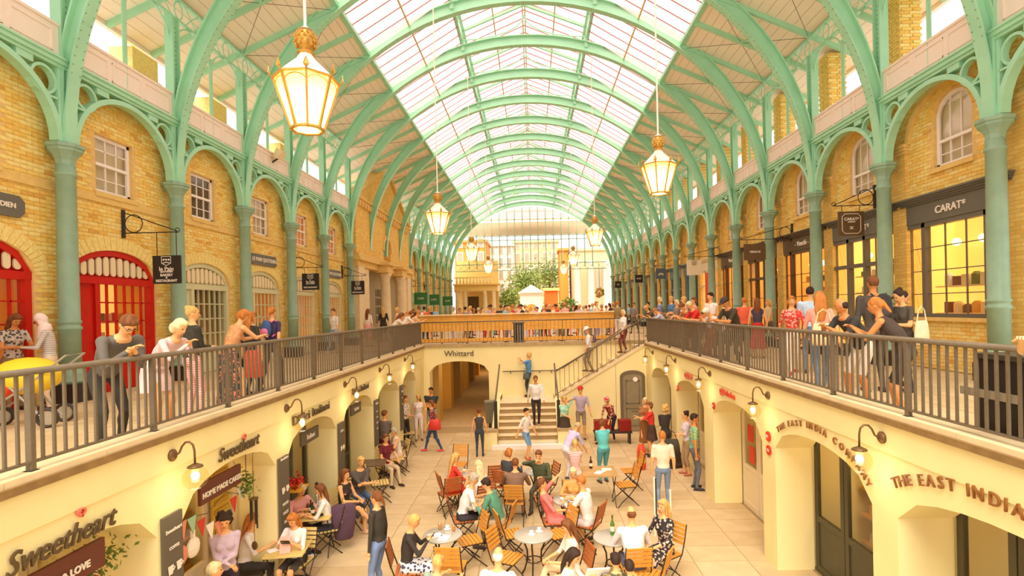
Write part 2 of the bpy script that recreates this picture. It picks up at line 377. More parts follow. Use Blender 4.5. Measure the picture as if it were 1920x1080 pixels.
mb = MB(); mb.cbox((1.95, -.04, .62), (.62, .015, .075)); mb.ball((1.68, -.05, .62), .02, 6, 0); mb.ball((2.22, -.05, .62), .02, 6, 0); mb.build('repair_plate', mat('pale_steel_plate', (160, 146, 120), .4), rr)
railing('railing', (-4.2, YB + .9, 0), (3.55, YB + .9, 0), 'thin wire-like railing across the far walkway', sp=.15, per=12, bw_=.014, pw=.03, top=.022)
railing('railing', (.85, YB - .02, zA - .1), (4.15, YB - .02, .0), 'sloping railing in front of the upper flight of steps', sp=.17, per=9, bw_=.016, pw=.035, top=.028, z0=.2, h=.9)
hr = E('wall_handrail', (-.9, YB + .82, -.85), label='dark handrail fixed to the wall behind the landing and flight', cat='handrail')
mb = MB(); mb.tube([(-.2, 0, 0), (1.75, 0, 0), (2.1, 0, .1), (4.7, 0, 1.75)], .022, 6); mb.build('rail_tube', RAILM, hr, True)
for x, z in ((.1, 0), (1.2, 0), (1.65, 0), (2.6, .42)): MB().bar((x, 0, z - .03), (x, .08, z - .08), .03, .03).build('wall_bracket', DARK, hr)
# ---- shop walls above (brick)
def bay_ops(sg):
    ops = []
    for n in range(-3, NB1):
        c = YN(n) + SP / 2
        if sg < 0:
            if 5 <= n <= 8: continue
            ops.append((c - .5, c + .5, 4.08, 5.26, 5.26)); ops.append((c - 1.17, c + 1.12, 0, 2.35, 2.92))
        else:
            ops.append((c - .5, c + .5, 4.3, 5.4, 5.82)); ops.append((c - 1.36, c + 1.36, .0 if n not in (0,) else 1.12, 3.24, 3.24))
    return ops
for sg, X, nm in ((-1, XL, 'wall_left'), (1, XR, 'wall_right')):
    ops = bay_ops(sg); root = E(nm, kind='structure', label='yellow stock-brick shop wall along the %s walkway' % ('left' if sg < 0 else 'right'), cat='wall')
    brm = mat('far_stock_brick', (230, 186, 98), .85)
    if 'btex' not in MC:
        nt = brm.node_tree; tcn = nt.nodes.new('ShaderNodeTexCoord'); sx = nt.nodes.new('ShaderNodeSeparateXYZ'); cx_ = nt.nodes.new('ShaderNodeCombineXYZ')
        nt.links.new(tcn.outputs['Object'], sx.inputs[0]); nt.links.new(sx.outputs[1], cx_.inputs[0]); nt.links.new(sx.outputs[2], cx_.inputs[1])
        bt = nt.nodes.new('ShaderNodeTexBrick'); nt.links.new(cx_.outputs[0], bt.inputs[0]); bt.inputs['Scale'].default_value = 1
        bt.inputs['Brick Width'].default_value = .225; bt.inputs['Row Height'].default_value = .075; bt.inputs['Mortar Size'].default_value = .006
        bt.inputs['Color1'].default_value = (*s2l((250, 210, 112)), 1); bt.inputs['Color2'].default_value = (*s2l((236, 186, 88)), 1); bt.inputs['Mortar'].default_value = (*s2l((214, 178, 106)), 1)
        nt.links.new(bt.outputs[0], nt.nodes['Principled BSDF'].inputs['Base Color']); MC['btex'] = brm
    ymid = YN(5) + .75 if sg < 0 else YN(4)
    mb = MB(); slices(mb, 'X', sg * X, sg * (X + .35), 2, ymid, 0, 6.3, ops); mb.build('wall_core', MORT, root)
    mb = MB()
    if sg < 0: slices(mb, 'X', -X, -X - .35, YN(9) - .4, YN(NB1), 0, 6.3, ops)
    else: slices(mb, 'X', X, X + .35, ymid, YN(NB1), 0, 6.3, ops)
    mb.build('wall_core', MC['btex'], root)
    bl, bh = .232, .0765; cand = []
    for r in range(int(6.28 / bh)):
        z = (r + .5) * bh; off = (r % 2) * bl / 2
        y = 6.6 + off
        while y < ymid - .05:
            if not inop(ops, y, z) : cand.append((y, z))
            y += bl
    order = sorted(range(len(cand)), key=lambda i: abs(cand[i][0] - 9.2) + abs(cand[i][1] - 3) * .25); big = set(order[:300])
    bms = [MB().cbox((0, 0, 0), (.02, bl - .011, bh - .011)).mesh('brick', m) for m in BRK]; mb = MB()
    for i, (y, z) in enumerate(cand):
        k = rnd.choices(range(4), (6, 5, 3, .5))[0]; dx = rnd.uniform(-.002, .003)
        if i in big: inst('brick', bms[k], root, (sg * (X + dx), y, z))
        else: mb.cbox((sg * (X + dx), y, z), (.02, bl - .011, bh - .011), k)
    tag(mb.build('brick', BRK, root), kind='stuff')
    # string course / cornice / pilasters
    if sg < 0:
        mb = MB(); mb.box(-X, -X + .05, 2, YN(5), 3.86, 4.02); mb.box(-X, -X + .05, YN(9) - .4, YN(NB1), 3.86, 4.02); mb.build('string_course', YSTONE, root)
        for n in range(-1, NB1):
            if 5 <= n <= 8: continue
            c = YN(n) + SP / 2 - .025; mb = MB(); N = 26     # gauged brick arch over each door
            for i in range(N):
                a0 = pi * i / N; a1 = pi * (i + 1) / N
                p = [(-X + .02, c - 1.17 * cos(a), 2.35 + .57 * sin(a)) for a in (a0, a1)]; q = [(-X + .02, c - 1.42 * cos(a), 2.4 + .8 * sin(a)) for a in (a1, a0)]
                g = .06; pp = [Vector(p[0]).lerp(Vector(p[1]), g), Vector(p[1]).lerp(Vector(p[0]), g), Vector(q[0]).lerp(Vector(q[1]), g), Vector(q[1]).lerp(Vector(q[0]), g)]
                mb.plate(pp, (-.03, 0, 0), 0)
            mb.build('brick_arch', BRK[1], root)
    else:
        for n in range(-1, NB1 + 1):
            y = YN(n); MB().box(X - .07, X + .02, y - .22, y + .22, 0, 4.86).build('pilaster', MC['btex'], root)
            mb = MB()
            for dz, e in ((4.86, .03), (4.93, .06), (5.0, .09)): mb.box(X - .07 - e, X, y - .22 - e, y + .22 + e, dz, dz + .07)
            mb.build('impost', YSTONE, root)
        for n in range(-1, NB1):
            c = YN(n) + SP / 2; mb = MB(); N = 16
            pth = [(X - .03, c - 1.22 * cos(pi * i / N), 5.05 + 1.0 * sin(pi * i / N)) for i in range(N + 1)]
            mb.sweep(pth, .11, .12, (-1, 0, 0)); mb.build('arch_moulding', YSTONE, root)
            mb = MB(); pth = [(X - .01, c - .6 * cos(pi * i / N), 5.35 + .6 * sin(pi * i / N)) for i in range(N + 1)]
            mb.sweep(pth, .14, .04, (-1, 0, 0)); mb.build('window_arch', BRK[2], root)
# windows (sash)
wn = 0
def sash(sg, X, c, z0, z1, ztop, lab, bg_):
    global wn; wn += 1
    o = E('window_%d' % wn, (sg * X, c, z0), 0, kind='structure', label=lab, cat='window')
    W_, H = 1.0, z1 - z0; t = -sg
    x0 = -t * .12
    def bx(mb, y0, y1, a, b, d0=0., d1=.05): mb.box(x0 + t * d0, x0 + t * d1, y0, y1, a, b)
    mb = MB(); bx(mb, -.5, -.43, 0, H); bx(mb, .43, .5, 0, H); bx(mb, -.5, .5, 0, .08)
    if ztop > z1:
        N = 10; mb.sweep([(x0 + t * .02, -.47 * cos(pi * i / N), H + (ztop - z1 - .03) * sin(pi * i / N)) for i in range(N + 1)], .07, .06, (t, 0, 0)); HT = H + (ztop - z1) * .8
    else: bx(mb, -.5, .5, H - .07, H); HT = H - .05
    mb.build('window_frame', WHITE, o)
    mb = MB(); bx(mb, -.43, .43, H * .5 - .03, H * .5 + .03, 0, .07)
    for y in (-.145, .145): bx(mb, y - .012, y + .012, .05, HT, .01, .04)
    if ztop <= z1: bx(mb, -.43, .43, H * .75 - .012, H * .75 + .012, .01, .04)
    bx(mb, -.4, .4, .25 * H - .01, .25 * H + .01, .01, .035)
    mb.build('sash_bar', WHITE, o)
    mb = MB(); bx(mb, -.48, .48, .02, H * .5, .0, .006); mb.build('pane', WING, o)
    mb = MB(); bx(mb, -.48, .48, H * .5, H if ztop <= z1 else H + .2, .02, .026); mb.build('pane', WING, o)
    mb = MB(); bx(mb, -.5, .5, 0, ztop - z0, -.1, -.06); mb.build('blind', bg_, o)
    mb = MB(); mb.box(t * -.02, t * .07, -.58, .58, -.1, 0); mb.build('window_sill', YSTONE, o)
BL = mat('pale_blind', (255, 246, 232), .7); BD = mat('amber_room_glow', (226, 150, 60), .8, emit=.25); BK = mat('dark_room', (120, 84, 44), .8)  # amber sheet glows by itself in place of a lit room behind
for n in list(range(-1, 5)) + list(range(9, NB1)):
    sash(-1, XL, YN(n) + SP / 2, 4.08, 5.26, 5.26, 'white sash window above the %s arched door of the left wall' % (ORD[n + 1] if n < 5 else ORD[n - 8] + ' far'), [BL, BL, BK, BL, BD, BD][(n + 1) % 6])
for n in range(-1, NB1):
    sash(1, XR, YN(n) + SP / 2, 4.3, 5.4, 5.82, 'round-headed white sash window over the %s shop on the right wall' % ORD[n + 1], BL)
# ================================================================ IRONWORK
def column(sg, n, lab):
    o = E('iron_column', (sg * XC, YN(n), 0), 0, lab, 'column', 'green iron columns, %s side' % ('left' if sg < 0 else 'right'))
    near = n < 4; k = 16 if near else 10
    if n == lo_: column.me = {}
    me = column.me
    if not me:
        me['plinth'] = MB().box(-.27, .27, -.27, .27, 0, .34).mesh('plinth', DARK)
        me['base'] = MB().lathe([(.24, .34), (.24, .4), (.2, .44), (.22, .5), (.18, .56), (.17, .6)], 16).mesh('base', COLGR, True)
        me['shaft'] = MB().lathe([(.17, .6), (.168, 1.3), (.19, 1.32), (.19, 1.36), (.166, 1.38), (.166, 1.42), (.185, 1.44), (.185, 1.47), (.165, 1.49), (.15, 4.1), (.175, 4.12), (.175, 4.16), (.148, 4.18), (.148, 4.32)], 16).mesh('shaft', COLGR, True)
        me['capital'] = MB().lathe([(.148, 4.3), (.16, 4.4), (.2, 4.48), (.24, 4.53), (.27, 4.56), (.27, 4.6), (.3, 4.62), (.3, 4.68)], 8, ph=pi / 8).mesh('capital', COLGR)
        p = MB(); p.box(-.1, .1, -.13, -.09, 4.68, 8.7); p.box(-.1, .1, .09, .13, 4.68, 8.7); p.box(-.03, .03, -.1, .1, 4.68, 8.7); p.box(-.13, -.09, -.13, .13, 4.68, 6.2); me['post'] = p.mesh('post', GREEN)
        q = MB()
        for i in range(34):
            for y in (-.06, .06): q.box(-sg * .03 - .012, -sg * .03 + .012, y - .012, y + .012, 4.8 + i * .11, 4.825 + i * .11)
        me['rivet'] = q.mesh('rivet', COLGR)
    for k_ in ('plinth', 'base', 'shaft', 'capital', 'post'): inst(k_, me[k_], o)
    if near: tag(inst('rivet', me['rivet'], o), kind='stuff')
    return o
lo_ = -1
for sg in (-1, 1):
    for n in range(-1, NB1):
        if sg < 0 and 6 <= n <= 8: continue
        column(sg, n, 'green cast-iron column, %s on the %s side counting from the camera' % (ORD[n + 1], 'left' if sg < 0 else 'right'))
def ribz(x, off=0):
    a, b_ = 8.28 + off, 7.8 + off; return 4.72 + b_ * max(0, 1 - (abs(x) / a) ** 2) ** .5
def rib_mesh(rivets):
    N = 44; d = .34; mb = MB()
    ins = [( -8.28 * cos(pi * i / N), 0, 4.72 + 7.5 * sin(pi * i / N)) for i in range(N + 1)]
    dep = [.16 + .22 * min(1, sin(pi * i / N) * 1.6) for i in range(N + 1)]
    nr = [Vector((-cos(pi * i / N) / 8.28, 0, sin(pi * i / N) / 7.5)).normalized() for i in range(N + 1)]
    out = [tuple(Vector(p) + nr[i] * dep[i]) for i, p in enumerate(ins)]
    mb.sweep(ins, .24, .035, nr); mb.sweep(out, .24, .035, nr)
    for i in range(N):
        a, b_, c, e = Vector(ins[i]), Vector(ins[i + 1]), Vector(out[i + 1]), Vector(out[i]); w_ = Vector((0, .02, 0))
        mb.hexa([a - w_, b_ - w_, b_ + w_, a + w_, e - w_, c - w_, c + w_, e + w_])
    rv = MB()
    M = 150
    for i in range(8, M - 8):
        t = pi * i / M; p = Vector((-8.28 * cos(t), 0, 4.72 + 7.5 * sin(t))); n_ = Vector((-cos(t) / 8.28, 0, sin(t) / 7.5)).normalized()
        for y in (-.09, .09): c = p - n_ * .022; rv.cbox((c.x, y, c.z), (.024, .024, .02))
    return mb.mesh('arched_beam', GREEN), rv.mesh('rivet', COLGR)
RIB, RRV = rib_mesh(True)
for n in range(-3, NB1):
    o = E('roof_rib', (0, YN(n), 0), 0, 'green riveted iron arch rib spanning the hall, %s from the camera' % ORD[n + 3], 'roof arch', 'arched roof ribs')
    inst('arched_beam', RIB, o)
    if n < 5: tag(inst('rivet', RRV, o), kind='stuff')
# arcade arches between columns, with parapet panels
def arcade():
    W2 = (SP - .3) / 2; N = 20; mb = MB()
    arc = [(0, -W2 * cos(pi * i / N) * .985, 4.72 + 1.24 * sin(pi * i / N)) for i in range(N + 1)]
    mb.sweep(arc, .1, .17, (1, 0, 0)); a = mb.mesh('arch_band', GREEN)
    mb = MB(); mb.box(-.14, .14, -SP / 2, SP / 2, 6.08, 6.16); mb.box(-.17, .17, -SP / 2, SP / 2, 6.16, 6.2); mb.box(-.1, .1, -SP / 2, SP / 2, 6.02, 6.08); bm = mb.mesh('beam', GREEN)
    sms = []
    for s_ in (-1, 1):
        mb = MB()
        for rad, cy, cz in ((.235, 1.07, 5.72),):
            pts = [(0, s_ * cy + rad * cos(2 * pi * i / 20), cz + rad * sin(2 * pi * i / 20)) for i in range(20)]
            nn = len(mb.v); mb.sweep(pts + [pts[0]], .05, .11, (1, 0, 0))
        mb.box(-.08, .08, *(sorted((s_ * (SP / 2 - .14), s_ * (SP / 2 - .2)))), 4.7, 6.05)
        mb.box(-.08, .08, *(sorted((s_ * (SP / 2 - .4), s_ * (SP / 2 - .18)))), 5.43, 5.47)
        mb.box(-.08, .08, *(sorted((s_ * .55, s_ * .85))), 5.9, 6.05)
        sms.append(mb.mesh('spandrel', GREEN))
    sm = sms[0]
    mb = MB(); mb.box(-.04, .04, -SP / 2 + .13, SP / 2 - .13, 6.2, 6.78); mb.box(-.07, .07, -SP / 2 + .13, SP / 2 - .13, 6.78, 6.83)
    for s_ in (-1, 1):
        for k in range(3):
            y0 = -SP / 2 + .2 + k * .9; y1 = y0 + .78
            for a_ in ((y0, y1, 6.3, 6.33), (y0, y1, 6.66, 6.69), (y0, y0 + .03, 6.3, 6.69), (y1 - .03, y1, 6.3, 6.69)): mb.box(s_ * .04, s_ * .06, a_[0], a_[1], a_[2], a_[3])
    pm = mb.mesh('parapet_panel', PANEL)
    mb = MB(); mb.lathe([(.045, 6.2), (.045, 8.3), (.06, 8.32), (.06, 8.36)], 8)
    for s_ in (-1, 1):
        for e in (0, s_ * SP / 2):
            d = -s_ if e else s_
            mb.tube([(0, e + (.02 if e == 0 else .1) * d + .62 * d * (1 - cos(t)), 8.0 + .68 * sin(t)) for t in [pi / 2 * i / 6 for i in range(7)]], .022, 5)
    im = mb.mesh('mullion', GREEN)
    mb = MB(); mb.box(-.04, .04, -SP / 2, SP / 2, 8.68, 8.74); mb.box(-.05, .05, -SP / 2, SP / 2, 9.2, 9.27)
    for k in range(6):
        c = -SP / 2 + SP * (k + .5) / 6
        if k % 2 == 0: mb.tube([(0, c + .15 * cos(2 * pi * i / 12), 8.97 + .21 * sin(2 * pi * i / 12)) for i in range(12)], .018, 4, closed=True)
        else: mb.tube([(0, c - .25, 8.74), (0, c, 9.0), (0, c + .25, 9.2)], .015, 4); mb.tube([(0, c + .25, 8.74), (0, c - .25, 9.2)], .015, 4)
    lm = mb.mesh('lattice_beam', GREEN)
    return a, bm, sms[0], sms[1], pm, im, lm
AM = arcade()
for sg in (-1, 1):
    for n in range(-2, NB1 - 1):
        if sg < 0 and 5 <= n <= 8:
            continue
        o = E('iron_arcade', (sg * XC, YN(n) + SP / 2, 0), 0, 'green iron arch with ring spandrels and pale parapet, %s bay on the %s' % (ORD[n + 2], 'left' if sg < 0 else 'right'), 'arcade arch', 'arcade bays, %s side' % ('left' if sg < 0 else 'right'))
        for nm, m in zip(('arch_band', 'beam', 'spandrel', 'spandrel', 'parapet_panel', 'mullion', 'lattice_beam'), AM): inst(nm, m, o)
# ================================================================ ROOF
rf = E('ceiling', kind='structure', label='glazed and boarded market roof with exposed rafters', cat='roof')
YS, YE = YN(-3) - 1.5, YN(15) + 1.2
GX, GZ, LX, LZ, KZ, RZ, EX, EZ = 5.5, 10.62, 2.5, 12.45, 12.95, 14.0, 9.95, 8.62
pn = [0]; PN = []; PM = MB()
def quadpane(name, a, b, c, d, th, m, store, mb, cap):
    if store[0] < cap:
        store[0] += 1; p = [Vector(q) for q in (a, b, c, d)]; ctr = sum(p, Vector()) / 4; n_ = (p[1] - p[0]).cross(p[3] - p[0]).normalized() * th
        k = MB().plate([q - ctr for q in p], n_); k.build(name, m, rf, loc=ctr)
    else:
        p = [Vector(q) for q in (a, b, c, d)]; n_ = (p[1] - p[0]).cross(p[3] - p[0]).normalized() * th; mb.plate(p, n_)
order = sorted(range(-3, NB1), key=lambda n: (n < 1, n))
for n in order:
    for k in range(5):
        y0 = YN(n) + k * SP / 5 + .015; y1 = y0 + SP / 5 - .03
        if y1 > YE: continue
        for s_ in (-1, 1):
            for (xa, za), (xb, zb) in (((GX, GZ), ((GX + LX) / 2, (GZ + LZ) / 2)), (((GX + LX) / 2, (GZ + LZ) / 2), (LX, LZ)), ((LX, KZ), (.04, RZ))):
                q = [(s_ * xa, y0, za), (s_ * xb, y0, zb), (s_ * xb, y1, zb), (s_ * xa, y1, za)]
                if s_ < 0: q = q[::-1]
                quadpane('roof_pane', *q, .006, ROOFG, pn, PM, 290)
if PM.v: tag(PM.build('roof_pane', ROOFG, rf), kind='stuff')
bars = [0]; BM = MB()
for i in range(int((YE - YS) / (SP / 5)) + 1):
    y = YN(-3) + i * SP / 5
    if y > YE: break
    mb = MB()
    for s_ in (-1, 1):
        mb.bar((s_ * GX, y, GZ), (s_ * LX, y, LZ), .034, .04); mb.bar((s_ * LX, y, KZ), (0, y, RZ), .034, .04)
    mb.build('glazing_bar', GBAR, rf)
mb = MB()
for s_ in (-1, 1):
    mb.bar((s_ * 4.0, YS, 11.5), (s_ * 4.0, YE, 11.5), .05, .05); mb.bar((s_ * 1.25, YS, 13.46), (s_ * 1.25, YE, 13.46), .05, .05)
mb.bar((-.05, YS, RZ - .05), (-.05, YE, RZ - .05), .05, .1); mb.bar((.05, YS, RZ - .05), (.05, YE, RZ - .05), .05, .1); mb.build('purlin', PURL, rf)
mb = MB()
for s_ in (-1, 1):
    mb.box(s_ * LX, s_ * (LX + .12), YS, YE, LZ - .05, LZ + .06); mb.box(s_ * LX - .06, s_ * LX + .06, YS, YE, KZ - .06, KZ + .06)
    mb.box(s_ * (GX - .08), s_ * (GX + .08), YS, YE, GZ - .1, GZ + .03)
mb.build('lantern_girder', GREEN, rf)
mb = MB()
for n in range(-3, NB1):
    for h in (0, .5):
        y = YN(n) + h * SP
        if y > YE: continue
        for s_ in (-1, 1):
            mb.bar((s_ * (LX + .03), y, LZ), (s_ * (LX + .03), y, KZ), .18, .06)
            if h == 0:
                mb.bar((s_ * LX, y, KZ - .05), (0, y, RZ - .12), .09, .1)
                mb.tube([(s_ * (LX - 2.5 * sin(t) ), y, KZ - .45 + .95 * (1 - cos(t))) for t in [pi / 2 * i / 6 for i in range(7)]], .025, 4)
                mb.bar((s_ * LX, y, ribz(LX) - .1), (s_ * LX, y, LZ), .14, .14)
            for q in (-1, 1): mb.tube([(s_ * LX, y, LZ), (s_ * LX, y + q * SP / 4, KZ)], .02, 4)
mb.build('lantern_truss', GREEN, rf)
# rafters, boards of the soffit
mb = MB()
for n in range(-3, NB1):
    for h in (0, .5):
        y = YN(n) + h * SP
        if y > YE: continue
        for s_ in (-1, 1): mb.bar((s_ * GX, y, GZ - .08), (s_ * EX, y, EZ - .08), .1, .16)
mb.build('rafter', GREEN, rf)
mb = MB()
for n in range(-1, NB1 - 1):
    for s_ in (-1, 1):
        a = (s_ * 5.6, YN(n), 10.45); b_ = (s_ * 8.3, YN(n + 1), 9.2)
        mb.tube([a, b_], .008, 4); mb.tube([(s_ * 5.6, YN(n + 1), 10.45), (s_ * 8.3, YN(n), 9.2)], .008, 4)
mb.build('tie_rod', WIRE, rf)
pk = [0]; PB = MB(); NPK = 17
for n in sorted(range(-3, NB1), key=lambda n: (n < 0, n)):
    y0 = YN(n) + .0; y1 = min(YN(n + 1), YE)
    if y1 <= y0: continue
    for s_ in (-1, 1):
        for k in range(NPK):
            t0 = k / NPK; t1 = (k + 1) / NPK - .002; f = lambda t: (s_ * (GX + (EX - GX) * t), GZ + (EZ - GZ) * t)
            (xa, za), (xb, zb) = f(t0), f(t1); q = [(xa, y0, za), (xb, y0, zb), (xb, y1, zb), (xa, y1, za)]
            if s_ > 0: q = q[::-1]
            quadpane('plank', *q, .02, SOFF, pk, PB, 295)
tag(PB.build('plank', SOFF, rf), kind='stuff')
mb = MB()
for s_ in (-1, 1): mb.hexa([(s_ * GX, YS, GZ + .03), (s_ * EX, YS, EZ + .03), (s_ * EX, YE, EZ + .03), (s_ * GX, YE, GZ + .03), (s_ * GX, YS, GZ + .06), (s_ * EX, YS, EZ + .06), (s_ * EX, YE, EZ + .06), (s_ * GX, YE, GZ + .06)])
mb.build('plank_backing', mat('deck_shadow', (196, 140, 100), .8), rf)  # backing added against sky showing through; its colour darkens the plank gaps
# eaves gutter
mb = MB()
for s_ in (-1, 1): mb.box(s_ * EX, s_ * (EX + .12), YS, YE, EZ - .12, EZ + .04)
mb.build('eaves_gutter', PANEL, rf)
# chimneys
for i in range(9):
    y = YN(i) + .2
    o = E('chimney', (8.95, y, 6.3), 0, 'yellow brick chimney stack above the right parapet, %s from the camera' % ORD[i], 'chimney', 'brick chimneys, right side')
    mb = MB(); mb.box(0, .5, 0, .5, 0, 2.55); mb.build('stack', MC['btex'], o); mb = MB()
    for r in range(33):
        z = (r + .5) * .0765
        for k in range(2):
            a = .0 + k * .25 + (r % 2) * .06
            mb.cbox((-.004, a + .12, z), (.02, .225 if a + .23 < .5 else .2, .066), (r * 3 + k) % 3); mb.cbox((a + .12, -.004, z), (.225 if a + .23 < .5 else .2, .02, .066), (r + k * 2) % 3)
    if i < 4: tag(mb.build('brick', BRK, o), kind='stuff')
for i, (y, x) in enumerate(((8.9, -9.6), (13.2, -9.75), (16.4, -9.75), (21, -9.75))):
    o = E('chimney', (x, y, 6.3), 0, 'yellow brick chimney stack behind the left parapet, %s from the camera' % ORD[i], 'chimney', 'brick chimneys, left side')
    MB().box(-.6, 0, 0, .9, 0, 2.0 if i else 2.2).build('stack', BRK[1], o); MB().box(-.66, .06, -.06, .96, 1.3, 1.42).build('band', YSTONE, o)
# ================================================================ PORTICO on the left
pt = E('wall_portico', kind='structure', label='projecting brick and stone portico block with pediment on the left', cat='wall')
PX_ = -8.3; PY0, PY1 = YN(5) + .7, YN(9) - .5; PC = (PY0 + PY1) / 2
mb = MB(); slices(mb, 'X', PX_, PX_ - .5, PY0, PY1, 4.4, 7.0, [(PC - .75, PC + .75, 4.4, 5.0, 5.75)], seg=14); mb.build('brick_block', MC['btex'], pt)
mb = MB(); mb.plate([(PX_, PY0, 7.0), (PX_, PY1, 7.0), (PX_, PC, 9.7)], (-.5, 0, 0)); mb.build('pediment_field', MC['btex'], pt)
mb = MB(); mb.box(PX_ - .6, PX_ + .12, PY0 - .1, PY1 + .1, 6.95, 7.05); mb.box(PX_ - .6, PX_ + .2, PY0 - .2, PY1 + .2, 7.05, 7.15)
for s_ in (-1, 1): mb.bar((PX_ - .1, PC + s_ * (PY1 - PC + .25), 7.15), (PX_ - .1, PC, 9.9), .5, .2, up=(0, 0, 1))
mb.build('cornice', YSTONE, pt)
mb = MB(); k = 0
while PY0 + .3 + k * .42 < PY1 - .2: mb.box(PX_, PX_ + .16, PY0 + .2 + k * .42, PY0 + .4 + k * .42, 6.72, 6.95); k += 1
mb.build('dentil', YSTONE, pt)
mb = MB(); mb.sweep([(PX_ + .02, PC - .85 * cos(pi * i / 12), 5.0 + .85 * sin(pi * i / 12)) for i in range(13)], .2, .1, (1, 0, 0)); mb.build('arch_moulding', YSTONE, pt)
mb = MB(); mb.box(PX_ - .4, PX_ - .3, PC - .75, PC + .75, 4.4, 5.8); mb.build('recess', mat('recess_ochre', (222, 170, 80), .8), pt)
mb = MB(); mb.box(PX_ - .5, PX_ + .1, PY0 - .1, PY1 + .1, 3.75, 4.05); mb.box(PX_ - .5, PX_ + .25, PY0 - .2, PY1 + .2, 4.05, 4.2); mb.box(PX_ - .5, PX_ + .15, PY0 - .1, PY1 + .1, 4.2, 4.4)
for c in (PC - 1.6, PC + 1.6): mb.box(PX_, PX_ + .6, c - .6, c + .6, 3.65, 4.05); mb.box(PX_, PX_ + .75, c - .75, c + .75, 4.05, 4.2)
mb.build('entablature', YSTONE, pt)
mb = MB(); mb.box(PX_ - .5, PX_, PY0, PY0 + 1.9, 0, 3.75); mb.box(PX_ - .5, PX_, PY1 - 1.9, PY1, 0, 3.75); mb.box(PX_, PX_ + .1, PY0, PY0 + .9, 0, 3.75); mb.box(PX_, PX_ + .1, PY1 - .9, PY1, 0, 3.75); mb.build('stone_pier', STONE, pt)
for c in (PC - 1.6, PC + 1.6): MB().lathe([(.34, 0), (.34, .12), (.29, .2), (.28, 1.2), (.24, 3.3), (.27, 3.36), (.27, 3.42), (.34, 3.5), (.34, 3.65)], 16, c=(PX_ + .3, c, 0)).build('stone_column', STONE, pt, True)
mb = MB(); mb.box(PX_ - .5, PX_ - .42, PY0 + 1.8, PY1 - 1.8, 0, 3.75); mb.build('door_screen', mat('screen_grey', (176, 160, 120), .6), pt)
mb = MB()
for i in range(5):
    for j in range(4): mb.box(PX_ - .42, PX_ - .4, PC - 1.1 + i * .46, PC - .72 + i * .46, .9 + j * .5, 1.3 + j * .5)
mb.build('pane', mat('dark_glass', (110, 100, 74), .15), pt)
# ================================================================ FAR END SCREEN
YF = YN(16) - .6
es = E('wall_far', kind='structure', label='glazed end screen with boarded band and lattice girders', cat='wall')
mb = MB(); N = 28; zb0 = 11.15
pts = [(8.28 * cos(pi * i / N), YF, 4.72 + 7.75 * sin(pi * i / N)) for i in range(N + 1)]; pts = [p for p in pts if p[2] > zb0]
mb.plate(pts, (0, .01, 0)); mb.build('end_pane', ROOFG, es)
mb = MB()
for i in range(-8, 9):
    x = i * .83
    zt = ribz(x) if abs(x) < 8 else 9
    if zt > 6: mb.box(x - .045, x + .045, YF - .05, YF + .05, 5.9, zt)
mb.build('mullion', COLGR, es)
mb = MB()
for z in (8.9, 9.35): mb.box(-7.6, 7.6, YF - .05, YF + .05, z, z + .06)
for i in range(38):
    x = -7.4 + i * .4; mb.tube([(x + .14 * cos(2 * pi * k / 8), YF, 9.15 + .15 * sin(2 * pi * k / 8)) for k in range(8)], .015, 3, closed=True)
for z in (5.65, 6.35): mb.box(-8.1, 8.1, YF - .05, YF + .05, z, z + .07)
for i in range(20):
    x = -8 + i * .83; mb.bar((x, YF, 5.7), (x + .83, YF, 6.38), .03, .03); mb.bar((x + .83, YF, 5.7), (x, YF, 6.38), .03, .03)
mb.build('lattice_girder', COLGR, es)
mb = MB()
for i in range(14): mb.box(-7.9, 7.9, YF + .12 + i * .14, YF + .12 + i * .14 + .02, 9.45 + i * .125, 9.57 + i * .125)
mb.build('boarded_band', mat('beige_boards', (198, 174, 138), .7), es)
mb = MB(); mb.box(-7, 7, YF - .05, YF + .05, 11.1, 11.2); mb.box(-4.5, 4.5, YF - .03, YF + .03, 12.0, 12.04); mb.build('transom', PURL, es)
# ================================================================ SHOPFRONTS
RED = mat('red_gloss_paint', (206, 30, 18), .35, var=.05); SAGE = mat('pale_sage_paint', (220, 216, 170), .45); GREYP = mat('slate_grey_paint', (112, 106, 92), .45)
BROWNP = mat('dark_brown_paint', (96, 72, 44), .4); BLUEP = mat('grey_blue_paint', (104, 130, 140), .45); CRP = mat('cream_paint', (240, 222, 184), .5); ORP = mat('orange_red_paint', (234, 74, 36), .4)
GOLD = mat('old_gold', (206, 160, 76), .4, .5, var=.1); LETW = mat('pale_lettering', (250, 236, 214), .5); LETD = mat('dark_lettering', (98, 78, 48), .6)
LIT = mat('glowing_shop_back', (250, 206, 112), .8, emit=.75); LIT2 = mat('glowing_shop_amber', (236, 168, 70), .8, emit=.6); DIM = mat('dim_shop_back', (116, 92, 56), .8)  # interior light put into the back walls: two glow, one is dim
GOODS = [mat('goods_' + n, c, .6) for n, c in (('red', (206, 60, 40)), ('cream', (246, 232, 200)), ('brown', (120, 70, 36)), ('gold', (226, 170, 60)), ('green', (120, 130, 70)), ('white', (250, 246, 236)))]
def goods(parent, x, y0, y1, z, n, t, s=1.):
    """row of small boxes and tins on a shelf"""
    for i in range(n):
        y = y0 + (y1 - y0) * (i + .5) / n; h = rnd.uniform(.1, .24) * s; w_ = (y1 - y0) / n * .38
        mb = MB(); (mb.box(x - .06, x + .06, y - w_, y + w_, z, z + h) if rnd.random() < .5 else mb.lathe([(w_, 0), (w_, h * .8), (w_ * .5, h)], 8, c=(x, y, z))); mb.build('boxed_goods', GOODS[rnd.randrange(6)], parent)
